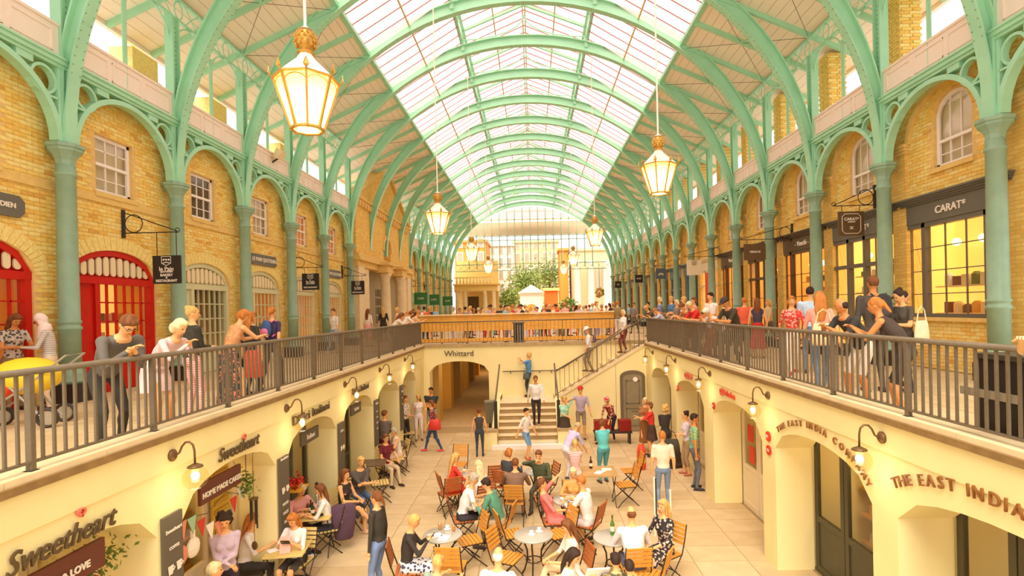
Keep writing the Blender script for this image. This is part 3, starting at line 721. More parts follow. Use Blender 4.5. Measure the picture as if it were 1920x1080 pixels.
def left_door(n, paint, back, lab, near):
    c = YN(n) + SP / 2 - .025; hw = 1.145; o = E('shop_entrance', (-XL, c, 0), 0, lab, 'shopfront', 'arched shopfronts on the left walkway'); zs, zt = 2.35, 2.92
    mb = MB(); N = 14
    pth = [(-.1, -hw + .06, .0), (-.1, -hw + .06, zs)] + [(-.1, -(hw - .06) * cos(pi * i / N), zs + (zt - zs - .05) * sin(pi * i / N)) for i in range(1, N)] + [(-.1, hw - .06, zs), (-.1, hw - .06, 0)]
    mb.sweep(pth, .13, .14, (1, 0, 0)); mb.box(-.17, -.02, -hw, hw, zs - .14, zs); mb.box(-.17, -.03, -.52, -.4, 0, zs - .1); mb.box(-.17, -.03, -hw, hw, 0, .12); mb.box(-.16, -.04, -.5, hw, .55, .65); mb.build('frame', paint, o)
    mb = MB(); mb.box(-.14, -.08, -hw + .1, -.5, .1, zs - .12)
    for a, b in ((.3, .9), (1.05, 1.95)): mb.box(-.08, -.06, -hw + .2, -.58, a, b)
    mb.build('door_leaf', paint, o); MB().box(-.15, -.06, -.42, hw - .1, .12, .56).build('stall_board', paint, o)
    mb = MB(); K = 11
    for i in range(K):
        y = -hw + .12 + (2 * hw - .24) * (i + .5) / K; top = zs + (zt - zs - .08) * sqrt(max(0, 1 - (y / hw) ** 2)) - .05; r = .066
        if top - zs < .15: continue
        pl = [(-.09, y + r * cos(a), top - r + r * sin(a)) for a in [pi * j / 6 for j in range(7)]] + [(-.09, y + r * cos(a), zs + .03 + r + r * sin(a)) for a in [pi + pi * j / 6 for j in range(7)]]
        MB().plate(pl, (.03, 0, 0)).build('fanlight_pane', mat('fanlight_cream', (246, 226, 180), .5), o)
    mb.add([(-.13, -hw, zs), (-.13, hw, zs), (-.13, hw * .8, zs + .4), (-.13, 0, zt), (-.13, -hw * .8, zs + .4)], [(0, 1, 2, 3, 4)]); mb.build('fanlight', paint, o)
    mb = MB(); cols, rows = 6, 4
    for i in range(1, cols): y = -.4 + (hw - .1 + .4) * i / cols; mb.box(-.12, -.07, y - .014, y + .014, .65, zs - .12)
    for j in range(1, rows): z = .65 + (zs - .77) * j / rows; mb.box(-.12, -.07, -.4, hw - .1, z - .014, z + .014)
    mb.build('glazing_bar', paint, o)
    MB().box(-.105, -.1, -.4, hw - .08, .65, zs - .12).build('pane', WING, o)
    MB().box(-1.15, -1.1, -1.5, 1.5, 0, 3.1).build('back_wall', back, o); sw_ = MB().box(-1.1, -.36, -1.45, -1.35, 0, 3.1); sw_.box(-1.1, -.36, 1.35, 1.45, 0, 3.1); sw_.box(-1.1, -.36, -1.5, 1.5, 3.05, 3.15); sw_.build('side_wall', mat('shop_side_wall', (214, 170, 96), .8), o)
    if near:
        mb = MB()
        for k, z in enumerate((.62, 1.0, 1.4)): MB().box(-.85, -.45, -.3, hw - .15, z, z + .03).build('shelf', GOODS[1], o); goods(o, -.6, -.25, hw - .2, z + .03, 6, 1)
for n, p, bk, lab in ((-1, RED, LIT2, 'red arched shopfront at the left edge of the picture'), (0, RED, LIT, 'red arched bakery shopfront between the first two left columns'), (1, SAGE, DIM, 'pale sage arched shopfront with dark panes, left side'),
                      (2, SAGE, LIT2, 'pale sage arched shopfront with amber lit panes, under the long name plate'), (3, SAGE, LIT2, 'pale sage arched shopfront behind the second hanging square sign'), (4, SAGE, LIT2, 'pale sage arched shopfront next to the stone portico')): left_door(n, p, bk, lab, n < 3)
for n in range(9, NB1): left_door(n, SAGE, DIM, 'small arched shopfront past the portico, %s beyond it' % ORD[n - 9], False)
STAR = lambda mb, y, z, r: [mb.bar((0, y - r * cos(a), z - r * sin(a)), (0, y + r * cos(a), z + r * sin(a)), .012, .012) for a in (0, pi / 3, 2 * pi / 3)]
def right_shop(n, paint, back, name, lab, door=False, near=True, lsz=.22, shear=0.):
    c = YN(n) + SP / 2; o = E('shopfront', (XR, c, 0), 0, lab, 'shopfront', 'shopfronts on the right walkway'); zb = 1.12 if n == 0 else .25
    mb = MB(); mb.box(-.06, .02, -1.42, 1.42, 3.2, 3.62); mb.build('fascia', paint, o)
    mb = MB()
    for i, (a, e) in enumerate(((3.62, .04), (3.66, .08), (3.7, .12), (3.74, .16))): mb.box(-.06 - e, 0, -1.42 - e * .5, 1.42 + e * .5, a, a + .04)
    mb.build('cornice', paint, o)
    mb = MB(); ms = (-1.36, -.82, .82, 1.36) if not door else (-1.36, -.85, -.1, .62, 1.36)
    for y in ms: mb.box(-.04, .1, y - .05, y + .05, zb, 3.2)
    mb.box(-.06, .1, -1.36, 1.36, zb - .04, zb + .08); mb.box(-.04, .1, -1.36, 1.36, 3.1, 3.2)
    if door: mb.box(-.03, .1, -1.36, 1.36, 2.4, 2.5)
    if n != 0: mb.box(-.02, .1, -1.36, 1.36, 0, .25)
    mb.build('frame', paint, o)
    mb = MB()
    for i in range(len(ms) - 1):
        a, b_ = ms[i], ms[i + 1]; k = max(1, round((b_ - a) / .5))
        for j in range(1, k): mb.box(.02, .05, a + (b_ - a) * j / k - .01, a + (b_ - a) * j / k + .01, zb, 3.15)
    for j in range(1, 4): z = zb + (3.15 - zb) * j / 4; mb.box(.02, .05, -1.36, 1.36, z - .01, z + .01)
    mb.build('glazing_bar', paint, o)
    for i in range(len(ms) - 1): MB().box(.03, .035, ms[i] + .05, ms[i + 1] - .05, zb + .08, 3.1).build('pane', WING, o)
    mb = MB(); mb.box(1.1, 1.15, -1.5, 1.5, 0, 3.3); mb.box(.1, 1.1, -1.4, -1.36, 0, 3.3); mb.box(.1, 1.1, 1.36, 1.4, 0, 3.3); mb.build('back_wall', back, o)
    if n == 0: MB().box(-.1, .0, -1.4, 1.4, 1.04, 1.12).build('sill', YSTONE, o)
    if near:
        for z in (1.3, 1.75, 2.2) if n else (1.2, 1.8): MB().box(.5, .9, -1.2, 1.2, z - .03, z).build('shelf', GOODS[1], o); goods(o, .65, -1.1, 1.1, z, 9, 1, 1.2)
        for y in (-.7, 0, .7): MB().ball((.6, y, 2.75), .09, 8).build('pendant_lamp', mat('lamp_glow', (255, 236, 180), .5, emit=4), o)
    if name: text(name, lsz, LETW, o, (-.075, 0, 3.4), RIGHTW, shear=shear, depth=.02, bold=.002)
    return o
right_shop(-1, GREYP, LIT, None, 'grey shopfront hidden past the right picture edge', near=False) if False else None
right_shop(0, GREYP, LIT, 'CARAT*', 'wide slate-grey jeweller window lettered CARAT, right foreground')
right_shop(1, GREYP, LIT, 'CARAT*', 'slate-grey shopfront with glazed door, behind the hanging CARAT sign', True)
right_shop(2, BROWNP, LIT2, '- Venchi -', 'dark brown chocolate shop window with white lettering, nearest of its three')
right_shop(3, BROWNP, LIT2, 'Venchi', 'dark brown chocolate shop door behind the square brown sign', True)
right_shop(4, BROWNP, LIT2, 'Venchi', 'dark brown chocolate shop window, farthest of its three')
right_shop(5, CRP, LIT, None, 'cream and orange-red shopfront behind the pale crested sign', True); 
right_shop(6, BLUEP, DIM, None, 'grey-blue shopfront, nearer of two on the right', False, False); right_shop(7, BLUEP, DIM, None, 'grey-blue shopfront, farther of two on the right', True, False)
for n in range(8, NB1): right_shop(n, [BROWNP, GREYP][n % 2], [LIT2, DIM][n % 2], None, 'small dark shopfront on the far right walkway, %s past the blue ones' % ORD[n - 8], n % 2 == 0, False)
mb = MB(); mb.box(XR - .05, XR - .02, YN(5) + 1.3, YN(5) + 2.1, .3, 3.1); tag(mb.build('red_door', ORP), 'tall orange-red door panel beside the cream shopfront', 'door')
# ---- hanging signs with scrolled brackets
SB = mat('black_sign', (52, 44, 34), .5); SBR = mat('brown_sign', (104, 78, 46), .5); SGR = mat('green_sign', (60, 120, 66), .5); SGY = mat('grey_blue_sign', (92, 98, 104), .5)
def hang(sg, y, x0, w_, z0, h, m, lab, lines, bw_=1.05, zb=3.25, extra=None):
    X = XL if sg < 0 else XR; o = E('hanging_sign', (sg * X, y, zb), 0, lab, 'sign'); d = -sg
    mb = MB(); mb.box(*sorted((0, d * .06)), -.03, .03, -.5, .1); mb.build('bracket_plate', DARK, o)
    mb = MB(); mb.bar((d * .03, 0, -.4), (d * bw_, 0, -.4), .02, .02); mb.bar((d * .03, 0, .05), (d * bw_, 0, -.38), .02, .02)
    mb.tube([(d * (.26 + .19 * cos(2 * pi * i / 16)), 0, -.2 + .19 * sin(2 * pi * i / 16)) for i in range(16)], .012, 4, closed=True)
    mb.tube([(d * bw_ + .05 * cos(a), 0, -.36 + .05 * sin(a)) for a in [2 * pi * i / 8 for i in range(8)]], .01, 4, closed=True); mb.build('scroll_bracket', DARK, o)
    xa = sg * (X - x0 - w_) - sg * X if sg < 0 else -(x0 + w_); cx = (x0 + w_ / 2) * d; zc = z0 - zb
    mb = MB(); mb.box(cx - w_ / 2, cx + w_ / 2, -.02, .02, zc, zc + h); mb.build('sign_board', m, o)
    mb = MB()
    for q in (-.35, .35): mb.bar((cx + q * w_, 0, zc + h), (cx + q * w_, 0, -.4), .012, .012)
    mb.build('hook', DARK, o)
    for t_, sz, dz in lines: text(t_, sz, LETW, o, (cx, -.03, zc + h * dz), FRONT, depth=.005, bold=.002)
    if extra: extra(o, cx, zc, h, w_)
    return o
def x_far(o): return o.location.x > 0
def crest(o, cx, zc, h, w_):
    BRZ = mat('bronze_arm', (120, 88, 52), .4, .4); mb = MB(); mb.tube([(cx + w_ * .17 * a, -.03, zc + h * b) for a, b in ((-1, .96), (1, .96), (.95, .72), (0, .64), (-.95, .72))], .008, 4, closed=True)
    for k in (-1, 0, 1): mb.ball((cx + k * .055, -.03, zc + h * .85), .022, 6, sq=(1, .3, 1)); 
    mb.tube([(cx - .07, -.03, zc + h * .73), (cx, -.03, zc + h * .76), (cx + .07, -.03, zc + h * .73)], .01, 4); mb.build('crest', BRZ if x_far(o) else LETW, o)
def octo(o, cx, zc, h, w_):
    a, b_ = w_ * .36, h * .4; k = .07; P_ = [(-a + k, -b_), (a - k, -b_), (a, -b_ + k), (a, b_ - k), (a - k, b_), (-a + k, b_), (-a, b_ - k), (-a, -b_ + k)]
    mb = MB(); mb.tube([(cx + p, -.026, zc + h / 2 + q) for p, q in P_], .008, 4, closed=True)
    for k in range(5): mb.bar((cx - .05 + k * .025, -.026, zc + h * .28), (cx + .05 - k * .025, -.026, zc + h * .38), .008, .008)
    mb.build('border_and_star', LETW, o)
def lotus(o, cx, zc, h, w_):
    mb = MB()
    for k in range(-3, 4): mb.ball((cx + k * .045, -.03, zc + h * .5 - abs(k) * .02), .03, 6, sq=(.6, .3, 2.2))
    mb.build('lotus_emblem', mat('pale_gold', (240, 220, 150), .5), o)
q = at(297, 480, Y=11.3); hang(-1, 11.3, .66, .6, 2.22, .6, SB, 'black square bakery sign with crest and white lettering, nearest on the left', [('le Pain', .12, .52), ('QUOTIDIEN', .05, .42), ('BAKERY', .075, .3), ('&', .06, .21), ('RESTAURANT', .075, .1)], 1.2, 3.72, crest)
hang(-1, 19.4, .35, .62, 2.38, .6, SB, 'black square bakery sign with crest, second on the left', [('le Pain', .12, .5), ('QUOTIDIEN', .06, .38), ('RESTAURANT', .08, .15)], 1.1, 3.6, crest)
hang(-1, 24.4, .45, .6, 2.35, .62, SB, 'black square bakery sign with crest, third, in front of the portico pier', [('le Pain', .12, .5), ('QUOTIDIEN', .06, .38), ('RESTAURANT', .08, .15)], 1.1, 3.6, crest)
for k, y in enumerate((38.0, 43.0, 50.0)): hang(-1, y, .3, .95, 2.0, .85, SGR, 'green hanging sign beyond the portico, %s of three' % ORD[k], [('CAFE', .2, .5)], 1.2, 3.7)
def hpx(u0, u1, v0, v1, Y): a = at(u0, v1, Y=Y); b_ = at(u1, v0, Y=Y); return XR - b_.x, b_.x - a.x, a.z, b_.z - a.z
for u0, u1, v0, v1, Y, m, lab, ln, ex in ((1572, 1619, 396, 443, 13.6, SBR, 'dark brown hanging sign with octagonal border lettered CARAT', [('CARAT*', .1, .68), ('LONDON', .04, .57)], octo), (1395, 1435, 457, 488, 17.9, SBR, 'brown framed square hanging sign lettered VENCHI', [('VENCHI', .1, .5)], None),
                                  (1288, 1315, 487, 516, 24.6, CRP, 'pale cream hanging sign with two small crests', [], crest), (1230, 1248, 503, 523, 31, SGY, 'grey hanging sign with a pale lotus emblem', [], lotus),
                                  (1191, 1205, 515, 530, 37, SB, 'small black hanging sign, nearer of two far on the right', [('SHOP', .12, .5)], None), (1153, 1165, 527, 540, 46, SB, 'small black hanging sign, farther of two on the right', [('TEA', .12, .5)], None)):
    x0, w_, z0, h = hpx(u0, u1, v0, v1, Y); hang(1, Y, x0, w_, z0, h, m, lab, ln, x0 + w_ + .1, z0 + h + .55, ex)
# name plates on the left wall
def plate(y0, y1, z0, z1, lab, txt, sz):
    o = E('name_plate', (-XL + .02, (y0 + y1) / 2, (z0 + z1) / 2), 0, lab, 'sign'); a, b_ = (y1 - y0) / 2, (z1 - z0) / 2; k = b_ * .5
    MB().plate([(0, -a + k, -b_), (0, a - k, -b_), (0, a, -b_ + k), (0, a, b_ - k), (0, a - k, b_), (0, -a + k, b_), (0, -a, b_ - k), (0, -a, -b_ + k)], (.05, 0, 0)).build('plate', GREYP, o)
    text(txt, sz, LETW, o, (.058, 0, 0), LEFTW, depth=.01, bold=.003)
plate(7.6, 9.05, 3.25, 3.62, 'grey eight-sided name plate at the left picture edge', 'LE PAIN QUOTIDIEN', .12)
p0, p1 = at(467, 463, X=-XL), at(515, 485, X=-XL); plate(p0.y, p1.y, 3.1, 3.45, 'grey eight-sided name plate above the third left arch', 'LE PAIN QUOTIDIEN', .17)
p0, p1 = at(611, 495, X=-XL), at(636, 510, X=-XL); plate(p0.y, p1.y, 3.05, 3.4, 'grey eight-sided name plate beside the fifth left arch', 'LE PAIN QUOTIDIEN', .18)
# ================================================================ LOWER ARCADE FITTINGS
def warc(txt, c, r_, zc, size, a0, a1, m, lab, sg):
    """letters set along an arc over an opening (centre c along the wall)"""
    o = E('arched_lettering', (sg * XW - sg * .03, c, zc), 0, lab, 'lettering'); ms = []; cur = 0
    for ch in txt:
        me = None; w_ = size * .45
        if ch != ' ': me = tmesh(ch, size, m, depth=.02, bold=.001); xs = [v.co.x for v in me.vertices]; w_ = max(xs) - min(xs) + size * .1
        ms.append((me, cur + w_ / 2)); cur += w_
    for me, cc_ in ms:
        if me is None: continue
        t = a0 + (a1 - a0) * cc_ / cur; y = -sg * r_[0] * sin(t); z = r_[1] * cos(t) - r_[1]
        sl = math.atan2(r_[1] * sin(t), r_[0] * cos(t))
        ob = inst('letter', me, o, (0, y, z)); ob.rotation_mode = 'XYZ'
        ob.matrix_local = Matrix.Translation((0, y, z)) @ Euler(LEFTW if sg < 0 else RIGHTW).to_matrix().to_4x4() @ Matrix.Rotation(-sl, 4, 'Z')
LTR = mat('gilt_brown_lettering', (150, 96, 44), .5)
warc('THE EAST INDIA COMPANY', 4.75, (1.65, .75), -.27, .17, -.92, 1.0, LTR, 'raised letters reading THE EAST INDIA COMPANY, near right arch', 1)
warc('THE EAST INDIA COMPANY', 7.75, (1.45, .8), -.3, .13, -.92, 1.1, LTR, 'raised letters reading THE EAST INDIA COMPANY, second right arch', 1)
def wtext(sg, txt, u0, u1, v, size, m, lab, shear=0., sx=1, bold=.006, cat='lettering'):
    a, b_ = at(u0, v, X=sg * (XW - .02)), at(u1, v, X=sg * (XW - .02)); return a, b_
def wall_text(sg, txt, y0, y1, z, size, m, lab, shear=0., slope=0.):
    me = tmesh(txt, size, m, depth=.02, shear=shear, bold=.001); xs = [v.co.x for v in me.vertices]; L = max(xs) - min(xs)
    o = inst('raised_lettering', me, None, (sg * (XW - .03), (y0 + y1) / 2, z), (0, 0, 0), (1, 1, 1))
    o.matrix_world = Matrix.Translation((sg * (XW - .03), (y0 + y1) / 2, z)) @ Euler(LEFTW if sg < 0 else RIGHTW).to_matrix().to_4x4() @ Matrix.Rotation(slope, 4, 'Z') @ Matrix.Diagonal((abs(y1 - y0) / L, 1, 1, 1))
    return tag(o, lab, 'lettering')
HRT = mat('pink_heart', (240, 120, 96), .5)
def heart(sg, y, z, r, lab):
    P_ = [(16 * sin(t) ** 3 / 16, (13 * cos(t) - 5 * cos(2 * t) - 2 * cos(3 * t) - cos(4 * t)) / 16) for t in [2 * pi * i / 24 for i in range(24)]]
    o = MB().sweep([(0, p * r, q_ * r) for p, q_ in P_ + P_[:1]], .02, .03, (1, 0, 0)).build('heart_outline', HRT, None, loc=(sg * (XW - .03), y, z)); tag(o, lab, 'heart')
wall_text(-1, 'Sweetheart', 4.1, 5.22, -.45, .27, LETD, 'large grey-brown slanted lettering Sweetheart over the first left arch', .35); heart(-1, 4.83, -.27, .035, 'small pink heart above the large Sweetheart lettering')
wall_text(-1, 'Sweetheart', 6.95, 8.0, -.36, .25, LETD, 'grey-brown slanted lettering Sweetheart over the second left arch', .35); heart(-1, 7.6, -.24, .035, 'small pink heart above the second Sweetheart lettering')
wall_text(-1, 'Dolci Italiani', 9.15, 10.8, -.36, .22, LETD, 'dark lettering ending Italiani over the third left arch')
wall_text(-1, 'Dolci Italiani', 12.2, 13.4, -.33, .2, LETD, 'dark lettering ending Italiani over the fourth left arch')
wall_text(1, '@2shabu', 11.6, 10.75, -.36, .17, mat('orange_lettering', (228, 70, 30), .5), 'orange-red lettering over the third right arch')
wall_text(1, '@2', 14.3, 13.6, -.34, .17, MC['orange_lettering'], 'small orange-red lettering over the fourth right arch')
me = tmesh('Whittard', .3, LETD, depth=.02, bold=.0); o = inst('raised_lettering', me, None, (-2.75, YB + .87, -.14), FRONT); tag(o, 'dark lettering Whittard above the arched passage', 'lettering')
RDISC = mat('red_disc', (222, 52, 30), .5)
for k, (u, v, r, tx) in enumerate(((1440, 818, .085, 'EIC'), (1441, 844, .085, 'TEA'), (1338, 761, .08, 'W'), (1271, 728, .08, 'W'))):
    p = at(u, v, X=XW - .02); o = E('round_sign', p, 0, ['upper red round sign on the pier past the second right arch', 'lower red round sign on the pier past the second right arch', 'red round sign on the pier between the third and fourth right arches', 'small red round sign on the farthest right pier'][k], 'sign')
    MB().lathe([(r, -.01), (r, .01)], 20).build('disc', RDISC, o, rot=(0, pi / 2, 0)); text(tx, r * .8, LETW, o, (-.018, 0, 0), RIGHTW, depth=.004)
# gooseneck globe lamps
BRZ = mat('bronze_arm', (120, 88, 52), .4, .4); GLB = glassmat('globe_glass', (255, 250, 228), .1); BULB = mat('bulb_glow', (255, 250, 232), .5, emit=6)
def globe_lamp(sg, y, z, lab):
    d = -sg; o = E('globe_wall_lamp', (sg * (XW - .02), y, z), 0, lab, 'lamp', 'gooseneck globe lamps over the lower court')
    MB().lathe([(.07, 0), (.07, .02), (.045, .04), (.02, .055)], 14).build('wall_rose', BRZ, o, True, rot=(0, d * pi / 2, 0))
    P_ = [(0, 0), (.05, .0), (.09, .03), (.12, .1), (.16, .145), (.21, .15), (.25, .115), (.265, .05), (.268, -.1)]
    MB().tube([(d * a, 0, b_) for a, b_ in P_], .012, 7).build('gooseneck', BRZ, o, True)
    MB().lathe([(.03, -.1), (.08, -.125), (.085, -.14), (.07, -.145)], 16, c=(d * .268, 0, 0)).build('cap', BRZ, o, True)
    MB().ball((d * .268, 0, -.265), .135, 20, k=14).build('globe', GLB, o, True)
    MB().ball((d * .268, 0, -.24), .045, 8).build('bulb', BULB, o, True)
    l = bpy.data.lights.new('lamp_light', 'POINT'); l.energy = 2.2; l.color = (1, .86, .55); l.shadow_soft_size = .1; q = bpy.data.objects.new('lamp_light', l); COL.objects.link(q); q.parent = o; q.location = (d * .268, 0, -.46)
for k, (y, z) in enumerate(((6.08, -.09), (8.93, -.08), (11.72, -.07), (14.41, -.06), (17.22, -.05))): globe_lamp(-1, y, z, 'gooseneck globe lamp on the left court wall, %s' % ORD[k])
for k, (y, z) in enumerate(((6.23, -.08), (9.22, -.08), (12.23, -.07), (15.17, -.06), (18.0, -.06))): globe_lamp(1, y, z, 'gooseneck globe lamp on the right court wall, %s' % ORD[k])
# shop fittings inside the lower arches
DRG = mat('dark_olive_door', (84, 78, 56), .45, var=.06)
def court_door(sg, y0, y1, paint, lab, leaves=3, glow=None, stock=True):
    o = E('shop_door', (sg * (XW + .64), (y0 + y1) / 2, -3), 0, lab, 'shopfront'); hw = (y1 - y0) / 2; d = sg
    for i in range(leaves):
        a = -hw + 2 * hw * i / leaves; b_ = -hw + 2 * hw * (i + 1) / leaves; mb = MB(); X0, X1 = sorted((0, d * .06))
        mb.box(X0, X1, a + .01, a + .1, 0, 2.55); mb.box(X0, X1, b_ - .1, b_ - .01, 0, 2.55); mb.box(X0, X1, a, b_, 2.4, 2.55); mb.box(X0, X1, a + .1, b_ - .1, 0, .12); mb.box(X0, X1, a + .1, b_ - .1, .85, .95); lf = mb.build('door_leaf', paint, o)
        MB().box(d * .02, d * .05, a + .1, b_ - .1, .12, .85).build('lower_panel', paint, lf); MB().box(d * .025, d * .03, a + .1, b_ - .1, .95, 2.4).build('pane', WING, lf)
    if stock:
        for z in (.5, .95, 1.4, 1.85, 2.2): MB().box(d * .75, d * 1.1, -hw, hw, z - .03, z).build('shelf', GOODS[3], o); goods(o, d * .9, -hw + .05, hw - .05, z, 10, 1, 1.1)
    if glow:
        l = bpy.data.lights.new('shop_fill_light', 'POINT'); l.energy = glow; l.color = (1, .8, .45); l.shadow_soft_size = .2; q = bpy.data.objects.new('shop_fill_light', l); COL.objects.link(q); q.parent = o; q.location = (d * .5, 0, 2.35)  # added fill light, brightens the dark shop interior behind the doors
    return o
court_door(1, 3.0, 6.03, DRG, 'dark olive glazed doors under the near right arch', 4, 14)
cd2 = court_door(1, 6.48, 9.05, DRG, 'dark olive glazed doors of the tea shop, second right arch', 3, 22)
court_door(1, 9.56, 12.15, CRP, 'cream glazed doors with red stickers, third right arch', 3, 8)
court_door(1, 12.8, 15.3, CRP, 'cream doors with red strip, fourth right arch', 3, 5, False)
court_door(1, 15.84, 18.4, GREYP, 'grey doors in the farthest right arch', 3, 4, False)
court_door(-1, 3.3, 5.84, CRP, 'cream doors behind hanging greenery, near left arch', 3, 12)
court_door(-1, 6.24, 8.56, CRP, 'cream cafe doors with yellow shutter, second left arch', 3, 16)
court_door(-1, 8.97, 11.22, DRG, 'dark green open doors, third left arch', 3, 7)
court_door(-1, 11.62, 13.82, DRG, 'dark green doors, fourth left arch', 3, 5, False)
court_door(-1, 14.19, 16.5, DRG, 'dark green doors, fifth left arch', 3, 4, False)
court_door(-1, 16.95, 18.9, DRG, 'dark green doors, farthest left arch', 3, 3, False)
o = E('no_smoking_notice', (XW + .62, 6.85, -1.95), 0, 'small white notice with red no-smoking ring on the tea shop door', 'sign'); MB().box(-.01, 0, -.12, .12, -.16, .16).build('card', GOODS[5], o)
MB().tube([(-.015, .07 * cos(2 * pi * i / 16), .04 + .07 * sin(2 * pi * i / 16)) for i in range(16)], .01, 4, closed=True).bar((-.015, -.05, -.01), (-.015, .05, .09), .012, .012).build('ring', RDISC, o); MB().box(-.015, -.01, -.11, .11, -.14, -.07).build('strip', RDISC, o)
tag(MB().box(-.01, .0, -.2, .2, -.3, .3).build('paper_notice', GOODS[3], None, loc=(XW + .62, 6.9, -2.75)), 'pale gold printed panel low on the tea shop door', 'sign')
for k, (y, z) in enumerate(((11.6, -1.3), (11.55, -1.75))): tag(MB().box(-.01, 0, -.14, .14, -.18, .18).build('red_sticker', RDISC, None, loc=(XW + .62, y, z)), ['upper', 'lower'][k] + ' red sticker on the cream door of the third right arch', 'sticker')
# projecting boards and menu boards on the left
PLM = mat('plum_brown_board', (110, 60, 44), .5); CHK = mat('grey_chalkboard', (104, 94, 78), .6)
def board(y, x0, w_, zc, h, m, lab, txt, sz):
    o = E('shop_board', (-XW + x0, y, zc), 0, lab, 'sign'); MB().box(-w_ / 2, w_ / 2, -.02, .02, -h / 2, h / 2).build('board', m, o)
    if txt: text(txt, sz, LETW, o, (0, -.028, 0), FRONT, depth=.006, bold=.003)
def wboard(y0, y1, z0, z1, m, lab, lines, draw):
    o = E('menu_board', (-XW + .02, (y0 + y1) / 2, (z0 + z1) / 2), 0, lab, 'menu board'); a, b_ = (y1 - y0) / 2, (z1 - z0) / 2; MB().box(-.01, .025, -a, a, -b_, b_).build('board', m, o)
    for t_, sz, z in lines: text(t_, sz, LETW, o, (.032, 0, z), LEFTW, depth=.004, bold=.001)
    if draw:
        for k in range(draw):
            y = (-.45 + .9 * (k % 2)) * a; z = .3 * b_ - (k // 2) * .28; mb = MB(); mb.plate([(.032, y - .03, z - .05), (.032, y + .03, z - .05), (.032, y + .045, z + .05), (.032, y - .045, z + .05)], (.004, 0, 0)); mb.tube([(.034, y + .04, z + .03), (.034, y + .07, z + .01), (.034, y + .035, z - .02)], .006, 4); mb.build('cup_drawing', LETW, o)
p = at(115, 1050, X=-4.5)
def wbp(u0, u1, v, X, h, m, lab, txt, sz):
    a, b_ = at(u0, v, X=X), at(u1, v, X=X); o = E('shop_board', (X, (a.y + b_.y) / 2, (a.z + b_.z) / 2), 0, lab, 'sign'); L = abs(b_.y - a.y) / 2
    MB().box(-.02, .02, -L, L, -h / 2, h / 2).build('board', m, o); text(txt, sz, LETW, o, (.03, 0, 0), LEFTW, depth=.006, bold=.003)
o = E('shop_board', (-4.22, 4.6, -.8), 0, 'plum-brown board reading TEA COFFEE & LOVE under the first left arch', 'sign'); MB().box(-.02, .02, -.62, .62, -.14, .14).build('board', PLM, o); text('TEA, COFFEE & LOVE', .092, LETW, o, (.03, 0, -.03), LEFTW, bold=.003)
o = E('shop_board', (-4.3, 7.35, -.83), 0, 'plum-brown board reading HOME MADE CAKES under the second left arch', 'sign'); MB().box(-.02, .02, -.48, .48, -.14, .14).build('board', PLM, o); text('HOME MADE CAKES', .1, LETW, o, (.03, 0, -.03), LEFTW, bold=.003)
o = E('shop_board', (-4.3, 10.3, -.86), 0, 'dark grey board under the third left arch', 'sign'); MB().box(-.02, .02, -.4, .4, -.12, .12).build('board', CHK, o); text('Italiani', .14, LETW, o, (.03, 0, 0), LEFTW)
o = E('shop_board', (-4.3, 13.0, -.84), 0, 'dark grey board under the fourth left arch', 'sign'); MB().box(-.02, .02, -.35, .35, -.12, .12).build('board', CHK, o); text('Italiani', .13, LETW, o, (.03, 0, 0), LEFTW)
wboard(5.88, 6.2, -2.5, -.75, CHK, 'tall grey Sweetheart chalkboard with drawn cups, nearest left pier', [('Sweetheart', .06, .7), ('COFFEE', .05, .5)], 6)
wboard(8.6, 8.93, -2.4, -.85, CHK, 'tall grey chalkboard with white teapot drawing, second left pier', [('Sweetheart', .06, .75), ('HAND', .07, .0), ('MADE', .07, -.15), ('PIES', .07, -.3), ('& TEA', .07, -.45)], 2)
wboard(11.27, 11.57, -2.4, -.85, CHK, 'tall grey menu board with figure drawing, third left pier', [('Dolci', .08, .6), ('MENU', .06, -.5)], 2)
wboard(13.86, 14.14, -2.0, -.8, CHK, 'grey ruled price board on the fourth left pier', [('MENU', .08, .5), ('pizza 5', .05, .3), ('pasta 6', .05, .15), ('dolci 4', .05, 0), ('caffe 2', .05, -.15)], 0)
wboard(16.55, 16.9, -2.2, -.8, CHK, 'grey ruled price board on the farthest left pier', [('MENU', .08, .5), ('tea 2', .05, .3), ('cake 4', .05, .1)], 0)
# ---- decorations under the first two left arches
LEAF = mat('climbing_leaf', (110, 128, 50), .6, var=.15); POTM = mat('coral_pot', (232, 110, 76), .6)
def foliage(c, spread, n, m=LEAF, sz=.035):
    mb = MB()
    for i in range(n):
        p = Vector((c[0] + rnd.gauss(0, spread[0]), c[1] + rnd.gauss(0, spread[1]), c[2] + rnd.gauss(0, spread[2]))); u = Vector((rnd.uniform(-1, 1), rnd.uniform(-1, 1), rnd.uniform(-1, 1))).normalized(); v = u.cross(Vector((rnd.random(), rnd.random(), 1))).normalized()
        mb.add([p - u * sz, p + v * sz * .6, p + u * sz, p - v * sz * .6], [(0, 1, 2, 3)])
    return mb
o = E('hanging_plant', (-4.45, 5.2, -1.0), 0, 'trailing green vine in coral pot under the first left arch', 'plant')
f_ = foliage((0, 0, 0), (.08, .26, .1), 420).build('foliage', LEAF, o); MB().lathe([(.1, -.34), (.15, -.12), (.16, -.12), (.16, -.1)], 14).build('pot', POTM, o, True)
mb = MB()
for k in range(9): a = rnd.uniform(-.3, .3); mb.tube([(0, a * .3, 0), (.03, a, -.12), (.05, a + rnd.uniform(-.2, .2), -.4 - rnd.random() * .2)], .006, 4)
mb.build('stem', BRZ, o)
o = E('hanging_plant', (-4.3, 8.0, -1.05), 0, 'small green plant hanging beside the cakes board', 'plant'); foliage((0, 0, 0), (.06, .08, .09), 150).build('foliage', LEAF, o); MB().tube([(0, 0, .05), (0, 0, .45)], .006, 4).build('cord', DARK, o)
